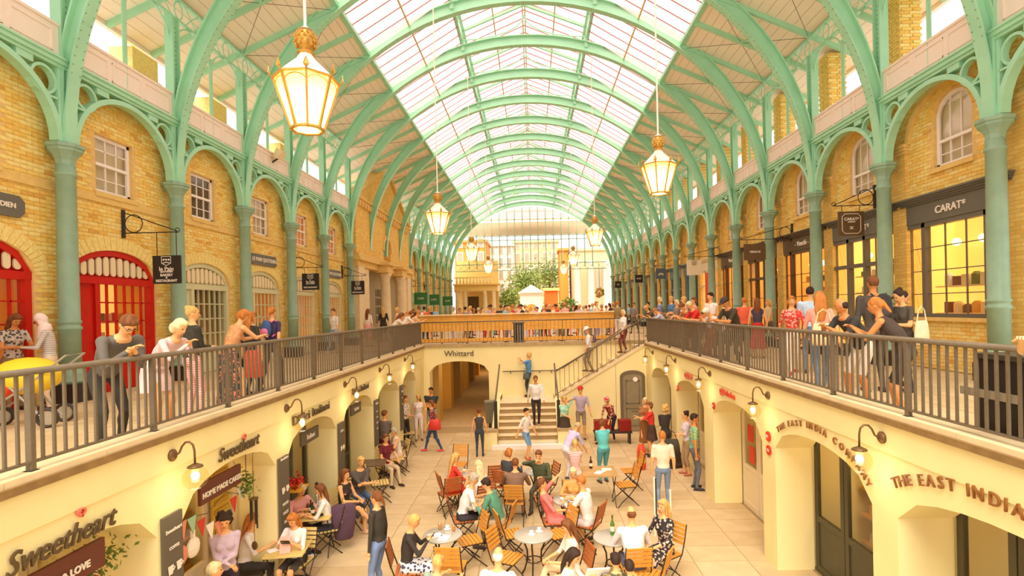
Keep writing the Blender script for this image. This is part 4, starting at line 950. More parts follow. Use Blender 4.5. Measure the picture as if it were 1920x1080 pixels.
o = E('wind_chime', (-4.3, 8.2, -1.35), 0, 'dark tubular wind chime with wooden clapper under second left arch', 'wind chime')
for k in range(4): a = 2 * pi * k / 4; MB().tube([(.05 * cos(a), .05 * sin(a), 0), (.05 * cos(a), .05 * sin(a), -.45 + .05 * k)], .012, 6).build('chime_tube', DARK, o)
MB().lathe([(.07, 0), (.07, .02)], 10).tube([(0, 0, .0), (0, 0, -.7)], .005, 4).tube([(0, 0, .0), (0, 0, .8)], .005, 4).ball((0, 0, -.72), .05, 8, sq=(1, .4, 1.4)).build('clapper', BRZ, o)
BUNT = [mat('bunting_' + n, c, .8) for n, c in (('white', (250, 240, 220)), ('pink', (236, 150, 120)), ('mint', (170, 205, 170)), ('red', (214, 70, 50)))]
o = E('bunting', (-4.35, 7.0, -.9), 0, 'string of pastel bunting and fabric hearts under second left arch', 'bunting')
MB().tube([(0, -.65, -.5), (0, -.3, -.15), (0, .1, -.25), (0, .55, -.12), (0, 1.0, -.3)], .005, 4).build('cord', LETD, o)
for k in range(9): y = -.6 + k * .19; z = -.45 + .3 * sin(k * .9 + .3) * .5 + .15; MB().plate([(0, y - .09, z), (0, y + .09, z), (.02, y, z - .22)], (.008, 0, 0), 0).build('flag', BUNT[k % 4], o)
for k, y in enumerate((6.55, 6.8)): tag(MB().box(-.02, .02, -.02, .02, 0, .1).ball((0, 0, -.12), .13, 10, sq=(.4, 1, 1)).build('fabric_heart', BUNT[1 - k]), ['pink stuffed fabric heart', 'white stuffed fabric heart'][k] + ' hanging near the left arch jamb', 'heart').location = (-4.35, y, -1.35)
sh = E('shutter', (-4.72, 8.0, -3), 0, 'yellow slatted shutter in the second left arch', 'shutter')
MB().box(0, .03, -.22, .22, .9, 2.3).build('panel', mat('yellow_shutter', (224, 186, 70), .5), sh)
for k in range(9): MB().box(.03, .05, -.18, .18, .98 + k * .14, 1.05 + k * .14).build('slat', mat('yellow_slat', (206, 164, 54), .5), sh)
rb = E('red_flower_basket', (-4.4, 9.9, -1.75), 0, 'basket of red flowers on wooden ledge by the dark doors', 'flowers'); foliage((0, 0, .1), (.06, .1, .06), 140, mat('red_petals', (214, 40, 30), .6), .04).build('flowers', MC['red_petals'], rb); MB().box(-.12, .15, -.2, .2, -.02, .02).lathe([(.08, .02), (.12, .08)], 10).build('ledge', GOODS[3], rb)
# ================================================================ LANTERNS
LGL = glassmat('frosted_lantern_glass', (255, 236, 190), .05, .75, (255, 226, 168)); LHOT = mat('lantern_bulb', (255, 246, 214), .5, emit=5); LROOF = mat('cream_lantern_roof', (250, 232, 205), .5)
def lantern(u, v, Y, w_, lab, k):
    p = at(u, v, Y=Y); s = w_ * Y / 1001 / 2; o = E('hanging_lantern', p, 0, lab, 'lantern', 'large hanging lanterns'); n = 8; ph = pi / 8
    R1, R0, H = 1.0, .5, 1.55
    mb = MB(); mb.lathe([(R0 * s, 0), (R1 * s, H * s)], n, ph=ph)
    for j in range(n):
        a0 = ph + 2 * pi * j / n; a1 = a0 + 2 * pi / n; q = [Vector((r * s * .985 * cos(a), r * s * .985 * sin(a), z * s)) for r, z, a in ((R0, .03, a0), (R0, .03, a1), (R1, H, a1), (R1, H, a0))]
        MB().plate(q, (0, 0, .01)).build('pane', LGL, o)
        c0 = Vector((R0 * s * cos(a0), R0 * s * sin(a0), 0)); c1 = Vector((R1 * s * cos(a0), R1 * s * sin(a0), H * s)); d0 = Vector((R0 * s * cos(a1), R0 * s * sin(a1), 0)); d1 = Vector((R1 * s * cos(a1), R1 * s * sin(a1), H * s))
        mb = MB(); mb.bar(c0, c1, .07 * s, .07 * s); mb.bar(c0, d0, .09 * s, .07 * s); mb.bar(c1, d1, .1 * s, .06 * s)
        m0 = c1.lerp(c0, .05); m1 = d1.lerp(d0, .05); pts = [m0.lerp(m1, (1 - cos(t)) / 2) + (c0.lerp(d0, .5) - c1.lerp(d1, .5)).normalized() * (.28 * s * (1 - sin(t))) for t in [pi * i / 8 for i in range(9)]]
        mb.tube(pts, .018 * s, 4)
        e = Vector((cos(a0), sin(a0), 0)); b0 = c1; mb.plate([b0 + e * .02 * s, b0 + e * .12 * s + Vector((-e.y, e.x, 0)) * .09 * s + Vector((0, 0, .12 * s)), b0 + e * .1 * s + Vector((0, 0, .36 * s)), b0 + e * .12 * s - Vector((-e.y, e.x, 0)) * .09 * s + Vector((0, 0, .12 * s))], e * .02 * s)
        mb.ball(c0 + Vector((0, 0, -.05 * s)), .04 * s, 5, k=4); mb.build('frame_bar', GOLD, o)
    MB().lathe([(.48 * s, -.01 * s), (.48 * s, .02 * s)], 16).build('bottom_pane', LGL, o)
    MB().lathe([(1.02 * s, H * s), (.97 * s, (H + .08) * s), (.3 * s, (H + .72) * s), (.2 * s, (H + .9) * s)], n, ph=ph).build('roof', LROOF, o)
    mb = MB(); mb.lathe([(.2 * s, (H + .88) * s), (.28 * s, (H + .92) * s), (.2 * s, (H + 1.0) * s), (.18 * s, (H + 1.05) * s), (.3 * s, (H + 1.2) * s), (.32 * s, (H + 1.4) * s), (.24 * s, (H + 1.6) * s), (.1 * s, (H + 1.68) * s)], 12)
    for r_, z in ((.29, 1.15), (.33, 1.28), (.32, 1.41), (.27, 1.53)):
        for j in range(10): a = 2 * pi * (j + (.5 if z in (1.28, 1.53) else 0)) / 10; mb.ball((r_ * s * cos(a), r_ * s * sin(a), (H + z) * s), .065 * s, 5, k=3)
    mb.build('pineapple_finial', GOLD, o)
    mb = MB(); mb.tube([(0, 0, (H + 1.65) * s), (0, 0, 12.3 - p.z if abs(p.x) < 3 else 5)], .018, 6); mb.lathe([(.26 * s, (H + 1.66) * s), (.05 * s, (H + 1.8) * s)], 8); mb.build('rod', PANEL, o)
    l = bpy.data.lights.new('lantern_light', 'POINT'); l.energy = 60; l.color = (1, .9, .7); l.shadow_soft_size = .06; q = bpy.data.objects.new('lantern_light', l); COL.objects.link(q); q.parent = o; q.location = (0, 0, .75 * s)
for k, (u, v, Y, w_) in enumerate(((577, 243, 6.6, 116), (822, 438, 15.8, 47), (885, 489, 24.6, 28), (916, 512, 33.8, 20))): lantern(u, v, Y, w_, 'gilt hanging lantern with pineapple finial, left row, %s' % ORD[k], k)
for k, (u, v, Y, w_) in enumerate(((1236, 363, 11.0, 66), (1116, 461, 22.3, 34), (1075, 497, 34.7, 22), (1057, 514, 45, 16))): lantern(u, v, Y, w_, 'gilt hanging lantern with pineapple finial, right row, %s' % ORD[k], k)
# floodlight on the left lattice
o = E('floodlight', tuple(at(524, 290, X=-8.1)), 0, 'small bracketed floodlight clamped above the left arcade', 'floodlight'); MB().cbox((0, 0, 0), (.22, .3, .3), 0, Matrix.Rotation(.5, 3, 'Y')).build('housing', STONE, o); MB().bar((0, 0, -.1), (-.35, 0, -.3), .04, .04).build('bracket', DARK, o)
# ================================================================ FAR HALL: timber screen, buildings outside
WOODC = mat('golden_timber', (234, 172, 66), .5, var=.12, scale=3, stretch=(.3, 1, 6)); WOODD = mat('dark_timber', (150, 100, 36), .5)
cs = E('timber_screen', (-.4, 23.2, 0), 0, 'long golden timber screen and bench across the far walkway', 'screen')
for k in range(8): MB().box(-4.6, 4.0, -.03, .03, .605 + k * .085, .605 + k * .085 + .078).build('board', WOODC, cs)
for k in range(2): MB().box(-4.6, 4.0, -.03, .03, .12 + k * .085, .12 + k * .085 + .078).build('board', WOODC, cs)
MB().box(-4.6, 4.0, -.12, .35, 1.29, 1.34).build('counter_top', mat('pale_counter', (244, 220, 160), .5), cs)
for k in range(9): MB().box(-4.6 + k * 1.07, -4.54 + k * 1.07, -.0, .08, 0, 1.28).build('post', WOODD, cs)
o = E('litter_bin', tuple(at(973, 640, Y=20.8))[:2] + (0,), 0, 'dark ribbed litter bin behind the far railing', 'bin')
MB().box(-.2, .2, -.15, .15, .0, .95).build('body', DARK, o); MB().box(-.24, .24, -.18, .18, .95, 1.0).build('lid', mat('bin_lid', (110, 104, 84), .5), o)
for k in range(4): MB().box(-.15 + k * .1, -.12 + k * .1, -.17, -.15, .05, .9).build('rib', mat('bin_rib', (170, 160, 120), .5), o)
def block(name, u0, u1, v0, Y, D, m, lab, cat='building', wins=None, wm=None, roofm=None, gable=0, z0=0):
    a, b_ = at(u0, v0, Y=Y), at(u1, v0, Y=Y); o = E(name, ((a.x + b_.x) / 2, Y, z0), 0, lab, cat); W2 = (b_.x - a.x) / 2; H = (a.z + b_.z) / 2 - z0
    MB().box(-W2, W2, 0, D, 0, H).build('wall', m, o)
    if gable: MB().plate([(-W2 - .3, -.3, H), (W2 + .3, -.3, H), (0, -.3, H + gable)], (0, D, 0)).build('pediment', roofm or m, o)
    else: MB().box(-W2 - .2, W2 + .2, -.25, D, H, H + .35).build('cornice', roofm or m, o)
    if wins:
        nx, nz, z1, z2 = wins
        for i in range(nx):
            for j in range(nz):
                x = -W2 + 2 * W2 * (i + .5) / nx; z = z1 + (z2 - z1) * (j + .5) / nz; ww, hh = 2 * W2 / nx * .24, (z2 - z1) / nz * .3
                f = MB().box(x - ww - .1, x + ww + .1, -.08, 0, z - hh - .1, z + hh + .1).build('window', WHITE, o); MB().box(x - ww, x + ww, -.12, -.08, z - hh, z + hh).build('pane', wm or mat('far_glass', (176, 160, 136), .2), f)
    return o, W2, H
YBR = mat('amber_far_brick', (218, 150, 62), .8, var=.08, scale=.6); WHB = mat('white_far_stucco', (222, 208, 190), .7)
block('brick_house', 852, 911, 455, 75, 7, YBR, 'amber brick house behind the far left balcony', wins=(3, 4, 4, 12)); block('white_townhouse', 915, 962, 462, 84, 8, WHB, 'white stucco townhouse behind the far lanterns, left', wins=(3, 5, 2, 12))
block('pale_townhouse', 962, 1046, 455, 94, 8, mat('pale_yellow_stucco', (216, 190, 138), .7), 'pale yellow townhouse in the middle beyond the hall', wins=(5, 4, 5, 14)); block('brick_pier_house', 1049, 1065, 470, 77, 5, YBR, 'narrow amber brick pier right of the trees', wins=None)
o, W2, H = block('church_front', 1073, 1140, 470, 74, 7, mat('cream_church_stone', (220, 198, 150), .7), 'cream stone church front with tall window, far right', wins=None)
for x in (-W2 + .5, -.1, W2 - .5): MB().lathe([(.55, 0), (.5, 1), (.42, 7.4), (.6, 7.8)], 12, c=(x, -1.2, 0)).build('column', WHB, o, True)
MB().box(.6, 1.9, -.1, 0, 3.5, 7).build('tall_window', mat('leaded_glass', (190, 180, 150), .4), o)
o, W2, H = block('white_pavilion', 975, 1017, 549, 66, 5, WHITE, 'small white gabled pavilion with an arched doorway', gable=1.0, roofm=WHITE)
mb = MB(); mb.plate([(-.75 + 1.0, -.05, 0), (1.75, -.05, 0), (1.75, -.05, 1.5)] + [(1.0 + .75 * cos(pi * i / 8), -.05, 1.5 + .6 * sin(pi * i / 8)) for i in range(9)], (0, .1, 0)) if False else mb.plate([(-.65, -.4, 0), (.65, -.4, 0)] + [(.65 * cos(pi * i / 8), -.4, 1.5 + .6 * sin(pi * i / 8)) for i in range(9)], (0, .1, 0)); mb.build('arched_doorway', mat('amber_doorway', (234, 160, 70), .7), o)
block('orange_kiosk', 1021, 1046, 545, 72, 3, mat('orange_kiosk_wall', (222, 100, 26), .7), 'flat-roofed kiosk with an orange wall beside the pavilion', 'kiosk', roofm=YSTONE)
# portico with balcony at far left
o = E('balcony_portico', (-8.3, 57.2, 0), 0, 'yellow stone portico with balustraded balcony at the far left', 'portico')
MB().box(0, 4.6, 0, 2.6, 3.55, 4.2).build('entablature', YSTONE, o); MB().box(-.1, 4.9, -.2, 2.7, 4.2, 4.35).build('cornice', YSTONE, o); MB().box(0, 4.2, 0, .12, 4.95, 5.05).build('balustrade_rail', YSTONE, o)
for k in range(11): MB().lathe([(.08, 4.35), (.12, 4.55), (.06, 4.8), (.08, 4.95)], 8, c=(.3 + k * .36, .06, 0)).build('baluster', STONE, o, True)
for x in (.3, 1.1, 3.3, 4.2): MB().lathe([(.28, 0), (.26, .3), (.2, 3.3), (.3, 3.55)], 12, c=(x, .3, 0)).build('column', STONE, o, True)
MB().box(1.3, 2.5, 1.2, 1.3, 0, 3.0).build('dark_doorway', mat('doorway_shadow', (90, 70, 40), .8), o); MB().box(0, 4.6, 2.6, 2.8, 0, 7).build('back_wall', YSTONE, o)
def tree(u, v, Y, r, lab):
    p = at(u, v, Y=Y); o = E('leafy_tree', (p.x, Y, 0), 0, lab, 'tree'); MB().tube([(0, 0, 0), (0, 0, p.z)], [.2, .12], 8).build('trunk', BRZ, o); f_ = foliage((0, 0, p.z), (r * .5, r * .4, r * .45), 1400, mat('far_foliage', (150, 170, 96), .7, var=.2), .22).build('crown', MC['far_foliage'], o)
tree(1030, 522, 84, 3.0, 'pale green tree behind the orange kiosk'); tree(985, 530, 76, 2.2, 'pale green tree behind the white pavilion'); tree(955, 560, 82, 1.6, 'small bushy tree left of the pavilion'); tree(1065, 578, 64, .9, 'round clipped bush beside the kiosk')
# wreath sign hanging at far right
o = E('gilded_cluster', tuple(at(1124, 549, Y=56)), 0, 'round gilded hanging ornament by the far right columns', 'ornament'); mb = MB()
for i in range(40):
    t = rnd.uniform(0, 2 * pi); f = rnd.uniform(-1, 1); mb.ball((.42 * sqrt(1 - f * f) * cos(t), .42 * sqrt(1 - f * f) * sin(t), .5 * f), .13, 5, k=3)
mb.build('gilt_balls', GOLD, o); MB().tube([(0, 0, .4), (0, 0, 3.2)], .02, 4).build('rod', DARK, o)
# bins and boxes
o = E('wall_bin', tuple(at(919, 800, Z=-2.9))[:2] + (-3,), 0, 'grey tapered bin fixed left of the staircase', 'bin'); mb = MB(); mb.hexa([(-.12, -.1, .25), (.12, -.1, .25), (.12, .1, .25), (-.12, .1, .25), (-.17, -.13, 1.0), (.17, -.13, 1.0), (.17, .13, 1.0), (-.17, .13, 1.0)]); mb.build('bin_body', mat('bin_grey', (120, 116, 92), .5), o); MB().box(-.19, .19, -.15, .15, 1.0, 1.08).build('bin_lid', mat('bin_grey2', (138, 132, 104), .5), o); MB().box(-.04, .04, -.02, .02, 0, .26).build('stand', DARK, o)
o = E('flight_case', (4.95, 4.9, 0), 0, 'black road case standing behind the right railing', 'case'); MB().box(-.35, .45, -.6, .6, .06, .9).build('case_body', mat('black_case', (44, 36, 26), .5, bump=.2), o); MB().box(-.37, .47, -.62, .62, .9, .95).build('lid', mat('case_lid', (70, 60, 46), .5), o)
for y in (-.6, .58): MB().box(-.36, -.34, y, y + .02, .06, .9).build('edge_trim', mat('alloy_edge', (170, 150, 110), .4, .5), o)
# ================================================================ FURNITURE
SLAT = mat('honey_slat', (222, 152, 56), .5, var=.14, scale=5); SLATD = mat('red_brown_slat', (186, 104, 48), .5, var=.12, scale=5); SLATP = mat('pale_slat', (226, 196, 116), .55, var=.1)
IRON = mat('chair_iron', (62, 50, 38), .45, .3); ZINC = mat('zinc_top', (200, 194, 176), .3, .35, var=.05, scale=5); OAK = mat('worn_oak_top', (196, 154, 92), .5, var=.12, scale=4); DTOP = mat('dark_table_top', (110, 88, 62), .4)
def chair_meshes(slat):
    d = {}
    for i in range(6): pass
    d['seat_slat'] = MB().box(-.2, .2, -.026, .026, -.01, .01).mesh('seat_slat', slat); d['back_slat'] = MB().box(-.2, .2, -.01, .01, -.024, .024).mesh('back_slat', slat)
    m = MB()
    for s_ in (-1, 1): m.tube([(s_ * .205, -.19, .45), (s_ * .205, -.26, .66), (s_ * .2, -.32, .9)], .011, 5); m.bar((s_ * .195, -.2, .435), (s_ * .195, .2, .435), .02, .015)
    m.bar((-.2, -.05, .2), (.2, -.05, .2), .014, .014); d['frame'] = m.mesh('frame', IRON)
    for k, s_ in enumerate((-1, 1)):
        d['leg%d' % k] = MB().tube([(s_ * .205, -.19, .45), (s_ * .205, -.02, .25), (s_ * .205, .14, .12), (s_ * .205, .25, 0)], .011, 5).mesh('leg', IRON)
        d['leg%d' % (k + 2)] = MB().tube([(s_ * .185, .19, .44), (s_ * .185, .02, .25), (s_ * .185, -.13, .12), (s_ * .185, -.26, 0)], .011, 5).mesh('leg', IRON)
    return d
CHM = {'h': chair_meshes(SLAT), 'r': chair_meshes(SLATD), 'p': chair_meshes(SLATP)}
def chair(x, y, z, ang, kind, lab):
    d = CHM[kind]; o = E('slatted_folding_chair', (x, y, z), math.radians(ang - 90), lab, 'chair', 'slatted folding chairs in the lower court')
    inst('frame', d['frame'], o)
    for k in range(4): inst('leg', d['leg%d' % k], o)
    for i in range(6): inst('seat_slat', d['seat_slat'], o, (0, -.165 + i * .068, .452))
    for i in range(5): t = i / 4; inst('back_slat', d['back_slat'], o, (0, -.25 - .065 * t, .6 + .265 * t), (.24, 0, 0))
    return o
def round_table(u, v, lab, r=.33):
    p = at(u, v, Z=-2.27); o = E('round_cafe_table', (p.x, p.y, -3), 0, lab, 'table', 'round zinc cafe tables')
    MB().lathe([(r - .01, .715), (r, .72), (r, .74), (r - .008, .745)], 32).build('table_top', ZINC, o, True)
    for k in range(3):
        a = 2 * pi * k / 3 + .4; c_, s_ = cos(a), sin(a)
        MB().tube([(c_ * q_, s_ * q_, z) for q_, z in ((.2, .715), (.22, .6), (.14, .45), (.13, .3), (.2, .1), (.27, 0))], .015, 6).build('leg', IRON, o, True)
    MB().tube([(.13 * cos(2 * pi * i / 16), .13 * sin(2 * pi * i / 16), .32) for i in range(16)], .01, 5, closed=True).tube([(.2 * cos(2 * pi * i / 16), .2 * sin(2 * pi * i / 16), .69) for i in range(16)], .01, 5, closed=True).build('ring_brace', IRON, o)
    return p.x, p.y
def slat_table(u, v, ang, lab, slat=True, w_=.6, d=.6):
    p = at(u, v, Z=-2.27); o = E('folding_cafe_table', (p.x, p.y, -3), math.radians(ang), lab, 'table')
    if slat:
        n = 8
        for i in range(n): MB().box(-w_ / 2, w_ / 2, -d / 2 + d * i / n + .005, -d / 2 + d * (i + 1) / n - .005, .72, .74).build('top_slat', SLATP, o)
        MB().box(-w_ / 2 + .02, -w_ / 2 + .04, -d / 2, d / 2, .7, .72).box(w_ / 2 - .04, w_ / 2 - .02, -d / 2, d / 2, .7, .72).build('frame', IRON, o)
    else: MB().box(-w_ / 2, w_ / 2, -d / 2, d / 2, .715, .745).build('table_top', DTOP if slat is False else OAK, o)
    for s_ in (-1, 1):
        for k in (-1, 1): MB().bar((s_ * (w_ / 2 - .05), k * (d / 2 - .06), 0), (s_ * (w_ / 2 - .05), -k * (d / 2 - .06), .71), .018, .018).build('leg', IRON, o)
    return p.x, p.y
T1 = round_table(830, 1003, 'round zinc table with paper menus, left foreground of the court'); T2 = round_table(1000, 1003, 'round zinc table with saucers in the middle foreground')
T3 = round_table(1150, 1008, 'round zinc table with green bottle beside the bald man'); T4 = round_table(862, 888, 'round zinc table in front of the woman in red')
T5 = round_table(1068, 938, 'round zinc table crowded with plates beside the woman in pink'); T6 = round_table(1008, 884, 'round zinc table beside the man in a dark green jacket'); T7 = round_table(905, 945, 'round zinc table between the two men leaning together')
T8 = slat_table(1122, 884, 0, 'large square oak-topped table where the woman in turquoise stands', None, .8, .75)
T9 = slat_table(540, 1030, 8, 'pale slatted folding table with pink menu, front of the left row'); T10 = slat_table(593, 965, 8, 'slatted folding table crowded with bottles, second of the left row')
T11 = slat_table(652, 905, 8, 'dark table with yellow papers in front of the man in grey', False); T12 = slat_table(700, 868, 8, 'dark table by the woman in the maroon top', False); T13 = slat_table(745, 832, 8, 'dark table by the grey-haired seated woman', False)
for u, v, a, k, lab in ((860, 870, 265, 'h', 'empty honey-slatted chair facing us at the far table left of centre'), (842, 925, 120, 'r', 'empty orange slatted chair behind the woman in red'), (880, 1012, 205, 'h', 'empty honey-slatted chair right of the left foreground table'),
                        (952, 1045, 335, 'h', 'empty honey-slatted chair turned away below the middle table'), (848, 1062, 85, 'h', 'empty honey-slatted chair seen from behind below the left table'), (1172, 908, 190, 'h', 'empty honey-slatted chair right of the square oak table, nearer one'),
                        (1182, 882, 185, 'h', 'empty honey-slatted chair right of the square oak table, farther one'), (962, 1000, 20, 'h', 'empty honey-slatted chair tucked at the middle foreground table'), (1048, 1000, 205, 'h', 'empty honey-slatted chair behind the middle foreground table'), (1022, 905, 200, 'r', 'empty red-brown chair beyond the woman in pink'),
                        (1218, 1078, 150, 'h', 'honey-slatted chair cut by the bottom edge right of the bald man'), (712, 905, 20, 'p', 'empty pale slatted folding chair in the left row'), (742, 860, 20, 'p', 'small pale slatted chair behind the waiter'), (930, 900, 100, 'r', 'empty red-brown chair left of the woman in brown'), (765, 812, 20, 'p', 'pale folding chair by the standing group at the left wall')):
    p = at(u, v, Z=-2.55); chair(p.x, p.y, -3, a, k, lab)
# table things
TZ = -3 + .745
def cup(x, y, lab):
    o = E('coffee_cup', (x, y, TZ), 0, lab, 'cup', 'white cups on the cafe tables'); MB().lathe([(.05, 0), (.062, .008), (.06, .01)], 14).build('saucer', GOODS[5], o, True); MB().lathe([(.02, .01), (.036, .06), (.033, .06), (.018, .02)], 12).build('bowl', GOODS[5], o, True)
def bottle(x, y, col, lab, h=.28):
    o = E('bottle', (x, y, TZ), 0, lab, 'bottle', 'bottles on the cafe tables'); MB().lathe([(.035, 0), (.037, .01), (.037, h * .55), (.014, h * .75), (.014, h), (.016, h)], 12).build('bottle_body', mat('bottle_' + col[0], col[1], .15), o, True); MB().lathe([(.038, h * .2), (.038, h * .45)], 12).build('paper_label', GOODS[1], o)
def glass(x, y, lab):
    o = E('drinking_glass', (x, y, TZ), 0, lab, 'glass', 'glasses on the cafe tables'); MB().lathe([(.028, 0), (.034, .11), (.031, .11), (.026, .01)], 12).build('tumbler', WING, o, True); MB().lathe([(.026, .01), (.03, .07)], 12).build('drink', mat('amber_drink', (220, 150, 60), .2), o)
def papr(x, y, a, lab, w_=.11, m=None): o = MB().box(-w_, w_, -.08, .08, 0, .004).build('paper_menu', m or GOODS[5], None, loc=(x, y, TZ), rot=(0, 0, a)); tag(o, lab, 'menu')
DG = ('dark_green', (50, 70, 36)); DB = ('dark_amber', (70, 44, 24))
papr(T1[0] - .12, T1[1] - .05, .4, 'white paper menu lying left on the left foreground table'); papr(T1[0] + .05, T1[1] - .15, 1.4, 'white paper menu lying near the edge of the left foreground table'); glass(T1[0] - .08, T1[1] + .2, 'small glass at the back of the left foreground table'); cup(T1[0] + .05, T1[1] + .2, 'cup at the back of the left foreground table'); glass(T1[0] + .17, T1[1] + .12, 'glass on the right of the left foreground table')
cup(T2[0] - .03, T2[1] - .02, 'cup in the middle of the middle foreground table'); cup(T2[0] + .1, T2[1] + .1, 'cup at the back of the middle foreground table'); bottle(T3[0] - .0, T3[1] + .08, ('green', (90, 130, 50)), 'tall green wine bottle beside the bald man', .32); glass(T3[0] + .1, T3[1] + .05, 'glass next to the tall green bottle')
for k, (dx, dy) in enumerate(((-.1, .05), (.05, -.1), (.12, .1), (-.02, .18))): o = E('plate', (T5[0] + dx, T5[1] + dy, TZ), 0, ['plate with bread at the left of the crowded table', 'front plate on the crowded table by the woman in pink', 'right plate on the crowded table by the woman in pink', 'back plate on the crowded table by the woman in pink'][k], 'plate'); MB().lathe([(.05, 0), (.09, .012), (.088, .015)], 18).build('dish', GOODS[5], o, True); MB().ball((0, 0, .02), .04, 8, sq=(1, .8, .5)).build('food', GOODS[3], o, True)
glass(T4[0] - .1, T4[1], 'glass on the table in front of the woman in red'); cup(T4[0] + .1, T4[1] + .05, 'cup on the table in front of the woman in red'); cup(T6[0] - .1, T6[1], 'cup on the table by the dark green jacket'); glass(T6[0] + .1, T6[1] + .1, 'glass on the table by the dark green jacket')
bottle(T8[0] - .15, T8[1] + .2, DB, 'dark bottle on the large oak table'); cup(T8[0] + .12, T8[1] - .02, 'cup on the large oak table'); papr(T8[0] + .2, T8[1] + .1, .1, 'white paper on the large oak table'); papr(T8[0], T8[1] - .12, 1, 'white paper with red print on the large oak table', .12)
for k in range(4): bottle(T10[0] - .12 + k * .085, T10[1] + .05 - (k % 2) * .12, [DB, DG][k % 2], 'dark bottle on the crowded left table, %s from the left' % ORD[k].replace('nearest', 'first'), .25)
glass(T10[0] + .22, T10[1] + .05, 'glass at the right of the crowded left table'); glass(T10[0] - .2, T10[1] - .12, 'glass at the left of the crowded left table'); papr(T11[0], T11[1] - .08, .3, 'yellow paper on the dark table in front of the man in grey', .14, GOODS[3]); glass(T11[0] - .15, T11[1] + .1, 'glass on the dark table in front of the man in grey')
o = E('plate', (T9[0] - .1, T9[1] + .08, TZ), 0, 'plate with a pastry on the front left slatted table', 'plate'); MB().lathe([(.06, 0), (.11, .012), (.108, .015)], 20).build('dish', GOODS[5], o, True); MB().ball((.02, 0, .03), .045, 8, sq=(1.2, .8, .6)).build('pastry', GOODS[3], o, True)
papr(T9[0] - .2, T9[1] - .05, .8, 'folded white napkin on the front left slatted table', .1)
o = E('menu_stand', (T9[0] + .02, T9[1] - .12, TZ), .2, 'pink folded menu standing on the front left slatted table', 'menu'); MB().hexa([(-.08, -.06, 0), (.08, -.06, 0), (.08, .06, 0), (-.08, .06, 0), (-.08, -.01, .24), (.08, -.01, .24), (.08, .01, .24), (-.08, .01, .24)]).build('folded_card', mat('pink_card', (246, 196, 176), .6), o)
# queue post, A-board, luggage, instruments
p = at(596, 1000, Z=-3); o = E('queue_post', (p.x, p.y, -3), 0, 'chrome queue post with round base beside the left tables', 'post'); MB().lathe([(.16, 0), (.16, .015), (.12, .035), (.03, .05)], 20).build('base', mat('chrome', (230, 226, 215), .2, .8), o, True); MB().lathe([(.022, .05), (.022, .95)], 12).build('pole', MC['chrome'], o, True); MB().lathe([(.03, .95), (.035, 1.02), (.02, 1.05)], 12).build('head', DARK, o, True)
p = at(1240, 1000, Z=-3); o = E('menu_easel', (p.x, p.y - .1, -3), 0, 'tall narrow menu board with dark edge in front of the man in white polo', 'menu board'); MB().box(-.16, -.13, -.02, .02, 0, 1.15).box(.15, .18, -.02, .02, 0, .9).build('leg', GOODS[1], o); MB().hexa([(-.13, -.01, .1), (-.1, -.01, .1), (-.1, .01, .1), (-.13, .01, .1), (-.13, -.01, 1.12), (-.1, -.01, 1.12), (-.1, .01, 1.12), (-.13, .01, 1.12)]).build('edge', DARK, o)
p = at(1203, 880, Z=-3); o = E('standing_bag', (p.x, p.y, -3), 0, 'orange and yellow patterned bag leaning by the oak table chairs', 'bag'); MB().lathe([(.1, 0), (.13, .1), (.12, .5), (.08, .68)], 12).build('bag_body', ORP, o, True); MB().lathe([(.135, .2), (.132, .34)], 12).build('band', GOODS[3], o)
p = at(1148, 797, Z=-2.4); o = E('accordion_case', (p.x, p.y, -3), 0, 'dark red instrument cases on a bench behind the bending musician', 'case'); MB().box(-.62, .62, -.2, .2, .36, .42).build('bench_top', DARK, o); MB().box(-.6, -.05, -.16, .16, .42, .78).build('case', mat('wine_red_case', (146, 30, 24), .4), o); MB().box(.2, .6, -.16, .16, .42, .78).build('case', MC['wine_red_case'], o)
for x in (-.55, .55): MB().box(x - .03, x + .03, -.15, .15, 0, .36).build('leg', DARK, o)
p = at(1105, 808, Z=-3); o = E('canvas_bag', (p.x, p.y, -3), 0, 'pale canvas bag on the ground by the man in the red hat', 'bag'); MB().ball((0, 0, .25), .24, 10, sq=(1, .7, 1.05)).build('bag_body', GOODS[1], o, True); MB().tube([(-.1, 0, .45), (-.05, 0, .6), (.05, 0, .6), (.1, 0, .45)], .012, 5).build('handle', BRZ, o)
p = at(1270, 875, Z=-3); o = E('open_instrument_case', (p.x, p.y, -3), .4, 'open black instrument case on the floor beside the tropical shirt', 'case'); MB().box(-.3, .3, -.15, .15, 0, .08).build('base', DARK, o); MB().hexa([(-.3, .13, .08), (.3, .13, .08), (.3, .16, .08), (-.3, .16, .08), (-.3, .25, .36), (.3, .25, .36), (.3, .28, .36), (-.3, .28, .36)]).build('lid', DARK, o)
p = at(470, 1062, Z=-2.62); o = E('low_bench', (p.x, p.y, -3), 0, 'dark upholstered bench under the long-haired girl in white', 'bench'); MB().box(-.3, .3, -.2, .2, .32, .44).build('cushion', mat('dark_upholstery', (74, 64, 48), .7), o)
for a in (-.26, .26):
    for b_ in (-.16, .16): MB().box(a - .02, a + .02, b_ - .02, b_ + .02, 0, .32).build('leg', IRON, o)
